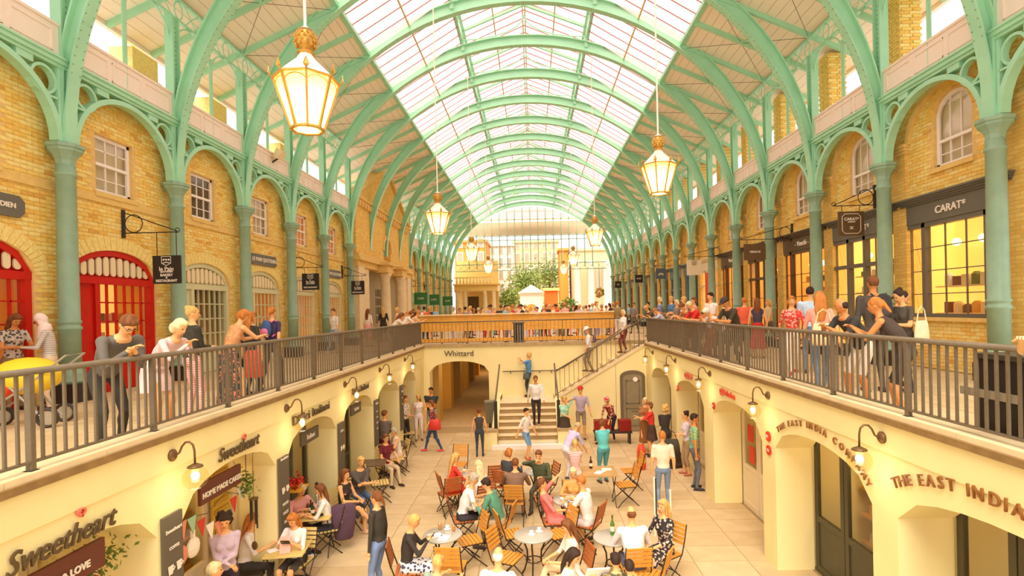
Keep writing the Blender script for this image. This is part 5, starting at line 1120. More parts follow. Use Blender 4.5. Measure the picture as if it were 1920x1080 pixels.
# pushchair on the left walkway
p = at(55, 800, Z=0); o = E('pushchair', (p.x, p.y, 0), .3, 'pushchair with yellow cover and black wheels behind the left railing', 'pushchair')
MB().ball((0, 0, .72), .42, 16, sq=(1.0, .7, .62), k=10).build('cover', mat('yellow_cover', (240, 204, 44), .6), o, True); MB().ball((-.28, -.12, .6), .24, 12, sq=(1, .7, .8)).build('orange_lining', ORP, o, True)
MB().tube([(-.4, -.22, .25), (.1, -.24, .6), (.55, -.22, 1.0), (.58, .22, 1.0), (.1, .24, .6), (-.4, .22, .25)], .015, 6).tube([(.3, -.22, .1), (-.1, -.24, .6)], .015, 6).tube([(.3, .22, .1), (-.1, .24, .6)], .015, 6).build('frame', mat('alloy_frame', (180, 170, 150), .3, .6), o)
for x, y in ((-.42, -.22), (-.42, .22), (.32, -.22), (.32, .22)): w_ = MB().tube([(x + .12 * cos(2 * pi * i / 16), y, .14 + .12 * sin(2 * pi * i / 16)) for i in range(16)], .022, 6, closed=True).build('wheel', DARK, o); MB().lathe([(.09, -.01), (.09, .01)], 12).build('hub', MC['alloy_frame'], w_, loc=(x, y, .14), rot=(pi / 2, 0, 0))
# ================================================================ PEOPLE
SK = [mat('skin_' + n, c, .55) for n, c in (('warm', (240, 178, 116)), ('fair', (246, 196, 140)), ('tan', (216, 142, 78)), ('brown', (150, 92, 50)))]
HC = {'blond': (218, 172, 96), 'pale': (238, 212, 156), 'brown': (128, 76, 36), 'dark': (58, 38, 24), 'grey': (190, 176, 150), 'ginger': (196, 120, 50), 'white': (240, 230, 212)}
HM = {k: mat('hair_' + k, v, .7, var=.3, scale=24, bump=.5, stretch=(1, 1, .25)) for k, v in HC.items()}
EYE = mat('eye_dark', (50, 34, 26), .4); LIP = mat('lip', (200, 104, 80), .5)
def cmat(c):
    """clothing material from an rgb triple or (kind, rgb, rgb2)"""
    if not isinstance(c[0], str): return mat('cloth_%d_%d_%d' % c, c, .8, var=.12, scale=5, bump=1.)
    k, a, b_ = c; nm = 'cloth_%s_%s_%s' % (k, '_'.join(map(str, a)), '_'.join(map(str, b_)))
    if nm in MC: return MC[nm]
    m = mat(nm, a, .8); nt = m.node_tree; tc = nt.nodes.new('ShaderNodeTexCoord'); r = nt.nodes.new('ShaderNodeValToRGB'); r.color_ramp.interpolation = 'CONSTANT'
    if k == 'stripe':
        t = nt.nodes.new('ShaderNodeTexWave'); t.bands_direction = 'Z'; t.inputs['Scale'].default_value = 9; t.inputs['Distortion'].default_value = .6; r.color_ramp.elements[1].position = .6
    else: t = nt.nodes.new('ShaderNodeTexVoronoi'); t.inputs['Scale'].default_value = 20; r.color_ramp.elements[0].position = 0; r.color_ramp.elements[1].position = .42
    nt.links.new(tc.outputs['Object'], t.inputs[0]); nt.links.new(t.outputs['Distance' if k != 'stripe' else 'Fac'], r.inputs[0])
    r.color_ramp.elements[0].color = (*s2l(b_), 1); r.color_ramp.elements[1].color = (*s2l(a), 1); nt.links.new(r.outputs[0], nt.nodes['Principled BSDF'].inputs['Base Color']); return m
V = Vector
def capsule(mb, a, b_, ra, rb, n=9):
    a, b_ = V(a), V(b_); d = (b_ - a); L = d.length
    if L < 1e-5: d = V((0, 0, 1))
    else: d /= L
    P_ = [a - d * ra, a - d * ra * .87, a - d * ra * .5, a, b_, b_ + d * rb * .5, b_ + d * rb * .87, b_ + d * rb]; R_ = [ra * .08, ra * .5, ra * .87, ra, rb, rb * .87, rb * .5, rb * .08]
    return mb.tube(P_, R_, n)
def loft(mb, cs, rx, ry, right, n=14):
    cs = [V(c) for c in cs]; base = len(mb.v); k = len(cs); right = V(right)
    for i, c in enumerate(cs):
        d = (cs[min(i + 1, k - 1)] - cs[max(i - 1, 0)]).normalized(); x = (right - d * right.dot(d)).normalized(); y = d.cross(x)
        for j in range(n): t = 2 * pi * j / n; mb.v.append(tuple(c + x * rx[i] * cos(t) + y * ry[i] * sin(t)))
    for i in range(k - 1):
        for j in range(n): a = base + i * n; b_ = a + n; j2 = (j + 1) % n; mb.f.append((a + j, a + j2, b_ + j2, b_ + j)); mb.m.append(0)
    mb.f.append(tuple(base + j for j in reversed(range(n)))); mb.m.append(0); mb.f.append(tuple(base + (k - 1) * n + j for j in range(n))); mb.m.append(0)
    return mb
def ell(mb, c, r, R=None, n=14, k=10):
    c = V(c); base = len(mb.v)
    for i in range(k + 1):
        t = pi * i / k; rr = max(sin(t), .02)
        for j in range(n):
            a = 2 * pi * j / n; p = V((r[0] * rr * cos(a), r[1] * rr * sin(a), -r[2] * cos(t))); mb.v.append(tuple(c + (R @ p if R else p)))
    for i in range(k):
        for j in range(n): j2 = (j + 1) % n; a = base + i * n; b_ = a + n; mb.f.append((a + j, a + j2, b_ + j2, b_ + j)); mb.m.append(0)
    mb.f.append(tuple(base + j for j in reversed(range(n)))); mb.m.append(0); mb.f.append(tuple(base + k * n + j for j in range(n))); mb.m.append(0)
    return mb
def ik(A, T, a, b_, hint):
    A, T = V(A), V(T); d = T - A; L = d.length; m = (a + b_) * .995
    if L > m: d *= m / L; T = A + d; L = m
    L = max(L, .05); u = d / L; x = (a * a - b_ * b_ + L * L) / (2 * L); h = sqrt(max(0, a * a - x * x)); w_ = V(hint) - u * V(hint).dot(u)
    w_ = w_.normalized() if w_.length > 1e-4 else V((0, 1, 0)); return A + u * x + w_ * h, T
TMP = bpy.data.scenes.new('tmp_people'); JOBS = []
def raw(mb, vox):
    me = bpy.data.meshes.new('raw'); me.from_pydata(mb.v, [], mb.f); o = bpy.data.objects.new('raw', me); TMP.collection.objects.link(o)
    m = o.modifiers.new('r', 'REMESH'); m.mode = 'VOXEL'; m.voxel_size = vox; m.use_smooth_shade = True
    s = o.modifiers.new('s', 'SMOOTH'); s.factor = .5; s.iterations = 3; return o
POSES = {
    'stand': dict(hz=.93, lean=2, hl=(-.25, .02, .8), hr=(.25, .02, .8), fl=(-.11, .0), fr=(.11, .03)),
    'walk': dict(hz=.9, lean=4, hl=(-.25, .2, .85), hr=(.25, -.16, .84), fl=(-.08, -.28), fr=(.08, .27)),
    'fold': dict(hz=.93, lean=4, hl=(.05, .25, 1.12), hr=(-.05, .27, 1.08), fl=(-.11, 0), fr=(.11, .05)),
    'photo': dict(hz=.93, lean=-2, hl=(-.06, .33, 1.5), hr=(.08, .33, 1.46), fl=(-.1, 0), fr=(.1, .05), hp=8),
    'lean': dict(hz=.9, hy=-.06, lean=42, hl=(-.02, .5, 1.13), hr=(.06, .53, 1.15), fl=(-.13, -.04), fr=(.13, .08), hp=-28),
    'bend': dict(hz=.88, hy=-.1, lean=62, hl=(-.12, .5, .72), hr=(.14, .48, .72), fl=(-.12, 0), fr=(.12, .08), hp=-20),
    'sit': dict(hz=.52, lean=4, hl=(-.13, .36, .68), hr=(.13, .36, .68), fl=(-.12, .45), fr=(.12, .42), seat=1),
    'table': dict(hz=.52, lean=14, hl=(-.15, .42, .82), hr=(.15, .42, .82), fl=(-.12, .34), fr=(.12, .4), seat=1, hp=-10),
    'recline': dict(hz=.5, lean=-22, hl=(-.2, .3, .72), hr=(.2, .25, .72), fl=(-.1, .66), fr=(.1, .62), seat=1),
    'cross': dict(hz=.52, lean=6, hl=(-.08, .34, .72), hr=(.1, .36, .72), fl=(-.1, .42), fr=(-.05, .62, .28), seat=1),
    'phone': dict(hz=.52, lean=10, hl=(-.07, .34, .9), hr=(.07, .34, .9), fl=(-.1, .4), fr=(.1, .4), seat=1, hp=-26),
    'read': dict(hz=.93, lean=6, hl=(-.08, .32, 1.16), hr=(.08, .32, 1.16), fl=(-.1, 0), fr=(.1, .04), hp=-30)}
def person(lab, pos, ang, pose, H=1.7, f=0, hair='short', hc='brown', top=(240, 235, 220), sl=.55, bot=(70, 60, 50), bt='pants', shoe=(70, 50, 36), skin=0, vox=.0165, hp=None, hy=0, grp=None, fat=1., extra=None, name='person', face=True, **ov):
    P_ = dict(POSES[pose]); P_.update(ov); s = H / 1.75; k = s; W_ = fat * s; seat = P_.get('seat')
    hz = (P_['hz'] if seat else P_['hz'] * s); pel = V((0, P_.get('hy', 0), hz)); ln = math.radians(P_['lean']); hp = math.radians(P_.get('hp', -3) if hp is None else hp); hy = math.radians(hy)
    def up(a): return V((0, sin(a), cos(a)))
    sp = [pel]; segs = (.13, .14, .16, .1)
    for i, L in enumerate(segs): sp.append(sp[-1] + up(ln * (.6 + .4 * i / 3)) * L * s)
    nb = sp[-1]; fw = V((0, cos(ln), -sin(ln)))
    sw, hw = (.165 if f else .19) * W_, .095 * s
    mb = MB(); waist = (.122 if f else .142) * W_; hip = (.165 if f else .155) * W_; ch = (.142 if f else .165) * W_
    loft(mb, [pel - up(ln * .5) * .1 * s, pel - up(ln * .5) * .05 * s, sp[0] + up(ln) * .02, sp[1], sp[2], sp[3], nb - up(ln) * .01, nb + up(ln) * .04 * s], [.08 * W_, hip * .92, hip, waist, ch * 1.02, ch * 1.12, ch * .8, .05 * s], [.07 * W_, .105 * W_, .112 * W_, .095 * W_, .115 * W_, .108 * W_, .075 * W_, .048 * s], (1, 0, 0))
    if f: 
        for q_ in (-1, 1): ell(mb, sp[3] - up(ln) * .07 * s + fw * .085 * s + V((q_ * .065 * s, 0, 0)), (.06 * s, .055 * s, .06 * s), n=8, k=6)
    bones = [(sp[0] - up(ln) * .1 * s, sp[0] - up(ln) * .01, .14, 'b'), (sp[0] + up(ln) * .05, sp[3], .13, 't'), (sp[3] + V((-sw * .7, 0, 0)), sp[3] + V((sw * .7, 0, 0)), .1, 't')]
    hu = up(ln * .55 - hp * 0 - 0); hd = ln * .35 - hp; hu = up(hd); neck = nb + up(ln * .8) * .03 * s; hc_ = neck + up(hd * .6) * .1 * s + hu * .065 * s
    HR = Matrix.Rotation(hy, 3, 'Z') @ Matrix.Rotation(-hd, 3, 'X')
    capsule(mb, nb - up(ln) * .03, hc_ - hu * .04, .05 * s, .048 * s)
    hs = .96 * (s + .3 * (1 - s)); ell(mb, hc_, (.074 * hs, .09 * hs, .112 * hs), HR); ell(mb, hc_ + HR @ V((0, .032, -.055)) * hs, (.052 * hs, .055 * hs, .06 * hs), HR, 10, 8)
    ell(mb, hc_ + HR @ V((0, .092, -.022)) * hs, (.014 * hs, .02 * hs, .026 * hs), HR, 8, 6)
    for q_ in (-1, 1): ell(mb, hc_ + HR @ V((q_ * .076, -.008, -.012)) * hs, (.012 * hs, .022 * hs, .032 * hs), HR, 8, 6)
    bones += [(nb + up(ln) * .02, hc_, .05, 's'), (hc_ - hu * .02, hc_ + hu * .03, .1, 's')]
    post = MB(); uk = (.29 + .26) * s
    for q_, key, ek in ((-1, 'hl', 'el'), (1, 'hr', 'er')):
        sh = sp[3] + up(ln) * .055 * s + V((q_ * sw, 0, 0)); T = V(P_[key]); T = T if seat or pose in ('lean',) else V((T.x, T.y, T.z * s)); 
        hint = V(P_.get(ek, (q_ * .6, -.6, -.5))); el, wr = ik(sh, T, .29 * s, .25 * s, hint); ar = 1.0 if f else 1.18
        ell(mb, sh - V((q_ * .012, 0, .005)), (.062 * s * (.95 if f else 1.1),) * 3, n=9, k=6)
        capsule(mb, sh, el, .047 * s * ar, .037 * s * ar); capsule(mb, el, wr, .038 * s * ar, .025 * s * ar)
        d = (wr - el).normalized(); sd_ = d.cross(V((0, 0, 1))); sd_ = sd_.normalized() if sd_.length > .2 else V((0, 1, 0)); nn = sd_.cross(d).normalized(); pm = wr + d * .045 * s
        if abs(d.z) > .8: sd_ = V((0, 1, 0)); sd_ = (sd_ - d * sd_.dot(d)).normalized(); nn = V((-q_, 0, 0))
        M3 = Matrix((sd_, d, nn)).transposed(); ell(mb, pm, (.038 * s, .05 * s, .018 * s), M3, 10, 6)
        cu = -nn
        if nn.z < 0: cu = nn
        for j in range(4):
            o_ = (j - 1.5) * .018 * s; Lf = (.068, .08, .076, .06)[j] * s; a0 = pm + sd_ * o_ + d * .035 * s; a1 = a0 + (d * .85 + cu * .3).normalized() * Lf * .55; a2 = a1 + (d * .45 + cu * .8).normalized() * Lf * .5
            if face: post.tube([a0, a1, a2], [.0092 * s, .0085 * s, .006 * s], 5)
        th = pm - sd_ * q_ * .032 * s * (1 if sd_.x * 1 >= 0 else -1) - d * .015 * s
        if face: post.tube([th, th + (d * .6 - sd_ * q_ * (1 if sd_.x >= 0 else -1) * .7 + cu * .2).normalized() * .035 * s, th + (d * .9 - sd_ * q_ * (1 if sd_.x >= 0 else -1) * .3 + cu * .4).normalized() * .06 * s], [.011 * s, .01 * s, .007 * s], 5)
        bones += [(sh, sh.lerp(el, min(sl * 2, 1)), .05, 't' if sl > 0 else 's')] if sl > 0 else [(sh, el, .05, 's')]
        if 0 < sl < .5: bones.append((sh.lerp(el, sl * 2 + .08), el, .05, 's'))
        if sl >= .5:
            t = (sl - .5) * 2
            if t > .02: bones.append((el, el.lerp(wr, t), .04, 't'))
            bones.append((el.lerp(wr, min(t + .1, 1.0)), wr, .04, 's'))
        else: bones.append((el, wr, .04, 's'))
        bones.append((wr + d * .02, pm + d * .06, .03, 's'))
    kn = []
    for q_, key in ((-1, 'fl'), (1, 'fr')):
        hj = pel + V((q_ * hw, 0, -.03 * s)); F = P_[key]; fz = (F[2] if len(F) > 2 else .075) ; an = V((F[0], F[1], fz))
        if not seat: an = V((F[0] * s, F[1] * s, fz * s))
        knee, an = ik(hj, an, .43 * s, .41 * s, (0, 1, .25)); kn.append(knee); lr = 1.08 if f else 1.
        capsule(mb, hj, knee, .082 * W_ * lr, .055 * s); capsule(mb, knee, an, .054 * s, .037 * s); ell(mb, knee.lerp(an, .3) - V((0, .012, 0)), (.052 * s, .055 * s, .1 * s), n=8, k=6)
        tz = -.06 * s if fz < .12 else -.02; toe = an + V((q_ * .02, .15 * s, tz + .02)); heel = an + V((0, -.045 * s, tz + .012)); capsule(mb, heel, an + V((0, .05, tz + .022)), .036 * s, .042 * s); capsule(mb, an + V((0, .04, tz + .02)), toe, .043 * s, .03 * s)
        lg = {'pants': 'b', 'shorts': None, 'skirt': 's', 'dress': 's', 'capri': 'c'}[bt]
        if bt == 'pants': bones += [(hj, knee, .08, 'b'), (knee, knee.lerp(an, .9), .05, 'b')]
        elif bt == 'shorts': bones += [(hj, hj.lerp(knee, .85), .08, 'b'), (knee, an, .05, 's')]
        elif bt == 'capri': bones += [(hj, knee, .08, 'b'), (knee, knee.lerp(an, .5), .05, 'b'), (knee.lerp(an, .62), an, .05, 's')]
        else: bones += [(hj, hj.lerp(knee, .4), .08, 'b'), (hj.lerp(knee, .5), knee, .07, 's'), (knee, an, .05, 's')]
        bones.append((heel - V((0, 0, .0)), toe, .045, 'h'))
    if face:
        for q_ in (-1, 1): ell(post, hc_ + HR @ V((q_ * .03, .083, .012)) * hs, (.013 * hs, .008 * hs, .007 * hs), HR, 6, 4); 
        ne = len(post.f); ell(post, hc_ + HR @ V((0, .086, -.062)) * hs, (.022 * hs, .008 * hs, .006 * hs), HR, 6, 4)
    ro = raw(mb, vox); nfing = 10 * ((5 * 2) + 2) if face else 0
    # hair / headwear
    hb = MB(); cap = hc_ + HR @ V((0, -.018, .022)) * hs; X = lambda a: hc_ + HR @ V(a) * hs
    if hair != 'bald': ell(hb, cap, (.086 * hs, .094 * hs, .104 * hs), HR)
    if hair in ('short', 'bob', 'long', 'curly', 'longer'):
        for q_ in (-1, 0, 1): ell(hb, X((q_ * .04, .05 - abs(q_) * .012, .074)), (.036 * hs, .04 * hs, .032 * hs), HR, 8, 6)
    if hair in ('long', 'longer'):
        L = .26 if hair == 'long' else .42; back = nb - fw * .09 * s; bk2 = back - up(ln) * (L - .1) * s
        loft(hb, [X((0, -.03, .09)), X((0, -.06, .02)), X((0, -.075, -.06)), back + V((0, 0, .02)), bk2], [.05 * s, .09 * s, .092 * s, .1 * s, .06 * s], [.04 * s, .055 * s, .05 * s, .035 * s, .015 * s], (1, 0, 0))
        for q_ in (-1, 1): capsule(hb, X((q_ * .072, .0, .03)), X((q_ * .08, .015, -.14)), .024 * s, .018 * s, 7)
    if hair == 'bob' or hair == 'curly':
        for q_ in (-1, 0, 1): ell(hb, X((q_ * .06, -.045, -.035)), (.05 * s, .05 * s, .075 * s), n=9, k=6)
    if hair == 'curly':
        for j in range(14): a = j * 2.4; r_ = .095; z = -.09 + .2 * j / 13; ell(hb, X((r_ * cos(a) * sqrt(max(.1, 1 - (z / .16) ** 2)), -.03 - abs(r_ * sin(a)) * .8, z)), (.035 * s,) * 3, n=7, k=5)
    if hair == 'bun': ell(hb, X((0, -.08, .09)), (.045 * s, .045 * s, .04 * s), n=9, k=6)
    if hair == 'pony': capsule(hb, X((0, -.095, .02)), X((0, -.15, -.14)), .034 * s, .018 * s, 8); ell(hb, X((0, -.095, .03)), (.03 * s,) * 3, n=8, k=5)
    if hair == 'bald': ell(hb, X((0, -.035, -.01)), (.0755 * hs, .064 * hs, .07 * hs), HR)
    hat = None
    if hair in ('hat', 'cap', 'sunhat', 'scarf', 'hijab'):
        hb2 = MB(); hat = hair
        if hair in ('hat', 'sunhat'):
            br = .17 if hair == 'sunhat' else .13
            base = X((0, -.01, .055)); z = HR @ V((0, 0, 1)); loft(hb2, [base, base + z * .012, base + z * .014, base + z * .07, base + z * .1], [br * s, br * s, .095 * s, .09 * s, .06 * s], [br * s, br * s, .105 * s, .098 * s, .065 * s], HR @ V((1, 0, 0)))
        if hair == 'cap': ell(hb2, X((0, -.01, .045)), (.09 * hs, .102 * hs, .085 * hs), HR); loft(hb2, [X((0, .06, .05)), X((0, .17, .04))], [.075 * s, .05 * s], [.012 * s, .008 * s], HR @ V((1, 0, 0)))
        if hair in ('hijab', 'scarf'):
            ell(hb2, X((0, -.022, .022)), (.098 * hs, .1 * hs, .118 * hs), HR)
            if hair == 'hijab':
                for q_ in (-1, 1): capsule(hb2, X((q_ * .066, .02, -.03)), X((q_ * .03, .03, -.13)), .04 * s, .05 * s)
                loft(hb2, [X((0, -.02, -.08)), nb + V((0, .01, .03)), nb + fw * .06 - up(ln) * .12, nb + fw * .09 - up(ln) * .24], [.09 * s, .14 * s, .13 * s, .07 * s], [.085 * s, .11 * s, .08 * s, .04 * s], (1, 0, 0))
            else: 
                for j in range(6): a = 2 * pi * j / 6; ell(hb2, X((.07 * cos(a), -.02 + .07 * sin(a), .09)), (.045 * s,) * 3, n=7, k=5)
        hat = raw(hb2, vox)
    hro = raw(hb, vox)
    sk = None
    if bt in ('skirt', 'dress'):
        SL = P_.get('skl', .5 if bt == 'skirt' else .55); kb = MB(); km = (kn[0] + kn[1]) / 2
        if seat: loft(kb, [pel + V((0, -.02, .1)), pel + V((0, 0, .0)), pel.lerp(km, .4) + V((0, 0, -.01)), km + V((0, -.04, -.0)), km + V((0, .01, -.12))], [waist * 1.05, hip * 1.12, .2 * s, .19 * s, .17 * s], [.1 * W_, .13 * W_, .12 * s, .1 * s, .07 * s], (1, 0, 0))
        else: loft(kb, [pel + up(ln) * .12, pel, pel - V((0, 0, SL * .5)), pel - V((0, .0, SL))], [waist * 1.05, hip * 1.1, .2 * s, .24 * s], [.1 * W_, .13 * W_, .16 * s, .19 * s], (1, 0, 0))
        sk = raw(kb, vox)
    root = E(name, pos, math.radians(ang - 90), lab, 'person', grp)
    JOBS.append((root, ro, hro, hat, sk, bones, post, (len(post.f)), dict(top=top, bot=bot, shoe=shoe, skin=skin, hc=hc, hatc=P_.get('hatc', (240, 235, 225)), bt=bt), extra, vox, face))
    if extra: extra(root, dict(hc=hc_, HR=HR, nb=nb, sp=sp, up=up(ln), fw=fw, s=s, X=X))
    return root
def finish():
    dg = dgof(TMP)
    for root, ro, hro, hat, sk, bones, post, npf, c, extra, vox, face in JOBS:
        me = bpy.data.meshes.new_from_object(ro.evaluated_get(dg)); n = len(me.polygons); ce = np.empty(n * 3); me.polygons.foreach_get('center', ce); ce = ce.reshape(-1, 3)
        D = []
        for a, b_, r, t in bones:
            a = np.array(a); b_ = np.array(b_); d = b_ - a; L2 = max(d.dot(d), 1e-8); tt = np.clip(((ce - a) @ d) / L2, 0, 1); D.append(np.linalg.norm(ce - a - tt[:, None] * d, axis=1) - r * .6)
        tg = np.array(['stbh'.index(b_[3]) for b_ in bones]); mi = tg[np.argmin(np.array(D), axis=0)].astype(np.int32)
        # add fingers and face pieces to the same mesh
        co = np.empty(len(me.vertices) * 3); me.vertices.foreach_get('co', co); vs = co.reshape(-1, 3); nv = len(vs)
        lv = np.empty(len(me.loops), dtype=np.int32); me.loops.foreach_get('vertex_index', lv); ls = np.empty(n, dtype=np.int32); me.polygons.foreach_get('loop_total', ls); st_ = np.concatenate([[0], np.cumsum(ls)[:-1]])
        fs = [tuple(lv[a:a + b_]) for a, b_ in zip(st_.tolist(), ls.tolist())] + [tuple(i + nv for i in f_) for f_ in post.f]
        m2 = bpy.data.meshes.new('body'); m2.from_pydata(np.concatenate([vs, np.array(post.v)]) if post.v else vs, [], fs)
        nf = len(post.f); ne = 26 * 3 if face else 0
        ex = [0] * nf
        if face:
            tot = nf; per = (6 * 4 + 2)
            for q_ in range(tot - 3 * per, tot - per): ex[q_] = 4
            for q_ in range(tot - per, tot): ex[q_] = 5
        for m in (SK[c['skin']], cmat(c['top']), cmat(c['bot']), mat('shoe_%d_%d_%d' % c['shoe'], c['shoe'], .5), EYE, LIP): m2.materials.append(m)
        m2.polygons.foreach_set('material_index', np.concatenate([mi, np.array(ex, dtype=np.int32)]).astype(np.int32)); m2.polygons.foreach_set('use_smooth', [True] * len(fs)); m2.update()
        inst('body', m2, root); bpy.data.meshes.remove(me)
        def part(o, nm, m):
            q_ = bpy.data.meshes.new_from_object(o.evaluated_get(dg)); q_.materials.clear(); q_.materials.append(m); q_.polygons.foreach_set('use_smooth', [True] * len(q_.polygons)); inst(nm, q_, root)
        if hro and len(hro.data.vertices): part(hro, 'hair', HM[c['hc']])
        if hat: part(hat, 'headwear', cmat(c['hatc']))
        if sk: part(sk, 'skirt', cmat(c['bot']))
    for o in list(TMP.collection.objects): bpy.data.objects.remove(o)
    bpy.data.scenes.remove(TMP)
def bag(pos, sz, m, lab, ang=0, nm='handbag', strap=.25, cat='bag'):
    o = E(nm, pos, math.radians(ang), lab, cat); x, y, z = sz[0] / 2, sz[1] / 2, sz[2] / 2; loft(MB(), [(0, 0, -z), (0, 0, -z * .9), (0, 0, 0), (0, 0, z * .8), (0, 0, z)], [x * .8, x, x * .95, x * .8, x * .7], [y * .7, y, y * .9, y * .6, y * .2], (1, 0, 0), 16).build('bag_body', m, o, True)
    MB().tube([(-sz[0] * .35, 0, sz[2] * .3), (-sz[0] * .2, 0, sz[2] * .3 + strap * .8), (0, 0, sz[2] * .3 + strap), (sz[0] * .2, 0, sz[2] * .3 + strap * .8), (sz[0] * .35, 0, sz[2] * .3)], .01, 5).build('strap', m, o)
def backpack(pos, ang, m, m2, lab, s=1.):
    o = E('backpack', pos, math.radians(ang - 90), lab, 'backpack'); MB().ball((0, 0, 0), 1, 14, sq=(.125 * s, .075 * s, .2 * s), k=10).build('pack', m, o, True); MB().ball((0, -.06 * s, -.06 * s), 1, 10, sq=(.09 * s, .035 * s, .09 * s)).build('pocket', m2, o, True)
    for q_ in (-1, 1): MB().tube([(q_ * .08 * s, .05, .15 * s), (q_ * .1 * s, .14 * s, .2 * s), (q_ * .11 * s, .26 * s, .1 * s), (q_ * .12 * s, .2 * s, -.1 * s), (q_ * .1 * s, .06, -.16 * s)], .014, 5).build('shoulder_strap', m2, o)
def glasses(root, c):
    X = c['X']; mb = MB()
    for q_ in (-1, 1): mb.tube([X((q_ * .032 + .024 * cos(2 * pi * i / 10), .1, .01 + .018 * sin(2 * pi * i / 10))) for i in range(10)], .003, 4, closed=True); mb.tube([X((q_ * .056, .1, .014)), X((q_ * .082, .0, .012))], .003, 4)
    mb.build('spectacles', DARK, root)
FL = lambda u, v, z=-3: tuple(at(u, v, Z=z))
PCH = ((0, 0),)
def ps(lab, u, v, ang, pose, ch='h', **k):
    """seated person: (u, v) is where the hips meet the seat"""
    p = at(u, v, Z=-2.5)
    if p.x < -3.86 and p.x > -4.6 and not k.pop('inside', 0): p.x = -3.86
    k.pop('inside', 0); r = person(lab, (p.x, p.y, -3), ang, pose, **k)
    if ch: a = math.radians(ang); chair(p.x + .03 * cos(a), p.y + .03 * sin(a), -3, ang, ch, 'slatted chair under the ' + ' '.join(lab.split()[:10]))
    return p
def pf(lab, u, v, ang, pose, z=-3, **k): p = at(u, v, Z=z); person(lab, (p.x, p.y, z), ang, pose, **k); return p
def rail(lab, sg, u, ang, pose, d=.5, **k):
    p = at(u, 640, X=sg * (4.2 + d)); person(lab, (p.x, p.y, 0), ang, pose, **k); return p
# ---- lower court, standing
pf('child in dark sleeveless vest and jeans standing with back to us before the passage', 900, 856, 92, 'stand', H=1.46, f=1, hair='bun', hc='brown', top=(76, 70, 66), sl=0, bot=(66, 72, 86), shoe=(50, 44, 40))
p = pf('woman in plum patterned top and jeans with a red shoulder bag, walking left', 813, 846, 190, 'walk', H=1.66, f=1, hair='bob', hc='brown', top=('floral', (116, 52, 62), (190, 150, 130)), bot=(62, 84, 122), shoe=(236, 96, 88)); bag((p.x + .1, p.y - .22, -2.1), (.4, .16, .34), mat('coral_red_leather', (222, 66, 50), .4), 'coral red shoulder bag hanging beside the woman in plum', 0)
pf('boy in white T-shirt and blue denim shorts looking right by the stairs', 987, 861, 330, 'walk', H=1.55, hair='short', hc='dark', top=(248, 236, 224), bot=(120, 160, 196), bt='shorts', shoe=(196, 96, 76), fl=(-.08, -.05), fr=(.08, .1))
pf('person in pale long-sleeved top and black trousers stepping down the stairs', 1006, 799, 275, 'walk', z=-2.35, H=1.68, hair='short', hc='brown', top=(238, 232, 222), sl=.95, bot=(52, 44, 38), shoe=(210, 160, 110), skin=2, fl=(-.08, 0), fr=(.08, .15))
p = pf('woman in blue top taking a photo on the stair landing', 992, 744, 165, 'photo', z=-1.8, H=1.66, f=1, hair='bob', hc='blond', top=(92, 152, 206), sl=.3, bot=(66, 62, 58)); bag((p.x - .08, p.y - .2, -1.0), (.26, .12, .24), cmat((90, 96, 90)), 'small grey handbag hanging from the woman in blue')
p = at(1106, 697, Y=YB + .4); p2 = person('man in white sun hat and pale shirt coming down the upper flight', (p.x, YB + .45, p.z), 185, 'walk', H=1.66, hair='sunhat', hc='grey', top=(244, 236, 226), bot=(150, 128, 100), shoe=(110, 80, 50), fl=(-.08, -.1), fr=(.08, .12), hp=-20); backpack((p.x + .2, YB + .45, p.z + 1.22), 185, cmat((110, 96, 120)), cmat((80, 70, 80)), 'grey backpack on the man in the white sun hat', .8)
p = at(1172, 662, Y=YB + .4); person('woman in white top and wine-red patterned trousers at the head of the stairs', (p.x, YB + .45, p.z), 200, 'walk', H=1.62, f=1, hair='bob', hc='pale', top=(250, 238, 226), bot=('floral', (140, 60, 50), (90, 40, 36)), shoe=(90, 60, 40), fl=(-.08, -.05), fr=(.08, .12))
pf('woman in mint T-shirt and dark short skirt shading her eyes beside the stairs', 1060, 836, 280, 'fold', H=1.62, f=1, hair='bob', hc='blond', top=('floral', (150, 216, 180), (200, 230, 190)), bot=(80, 66, 50), bt='skirt', skl=.3, shoe=(150, 110, 80), hl=(-.1, .12, 1.62))
pf('man in red hat and open lilac shirt over grey T-shirt at the stair foot', 1090, 824, 275, 'stand', H=1.78, hair='hat', hc='dark', top=(188, 170, 186), bot=(150, 130, 108), bt='shorts', shoe=(110, 84, 60), hatc=(206, 50, 44), hr=(.5, .15, 1.35), hl=(-.32, .15, .85))
pf('musician in red and white headscarf bending over an instrument, centre right wall', 1146, 827, 240, 'bend', H=1.66, f=1, hair='scarf', hatc=('floral', (190, 50, 46), (240, 220, 200)), top=('floral', (150, 46, 40), (230, 200, 170)), sl=.9, bot=(50, 44, 40), shoe=(220, 200, 180), lean=48)
pf('woman with long fair hair playing by the grey door', 1212, 846, 255, 'fold', H=1.66, f=1, hair='longer', hc='pale', top=(170, 110, 60), sl=.9, bot=(150, 96, 46), bt='dress', skl=.6, shoe=(70, 50, 36))
p = pf('woman in coral red top and dark skirt playing a violin, back turned', 1223, 856, 170, 'fold', H=1.62, f=1, hair='bob', hc='brown', top=(224, 62, 50), bot=(84, 60, 48), bt='skirt', skl=.35, shoe=(70, 46, 40), hl=(-.1, .42, 1.3), hr=(.2, .4, 1.2))
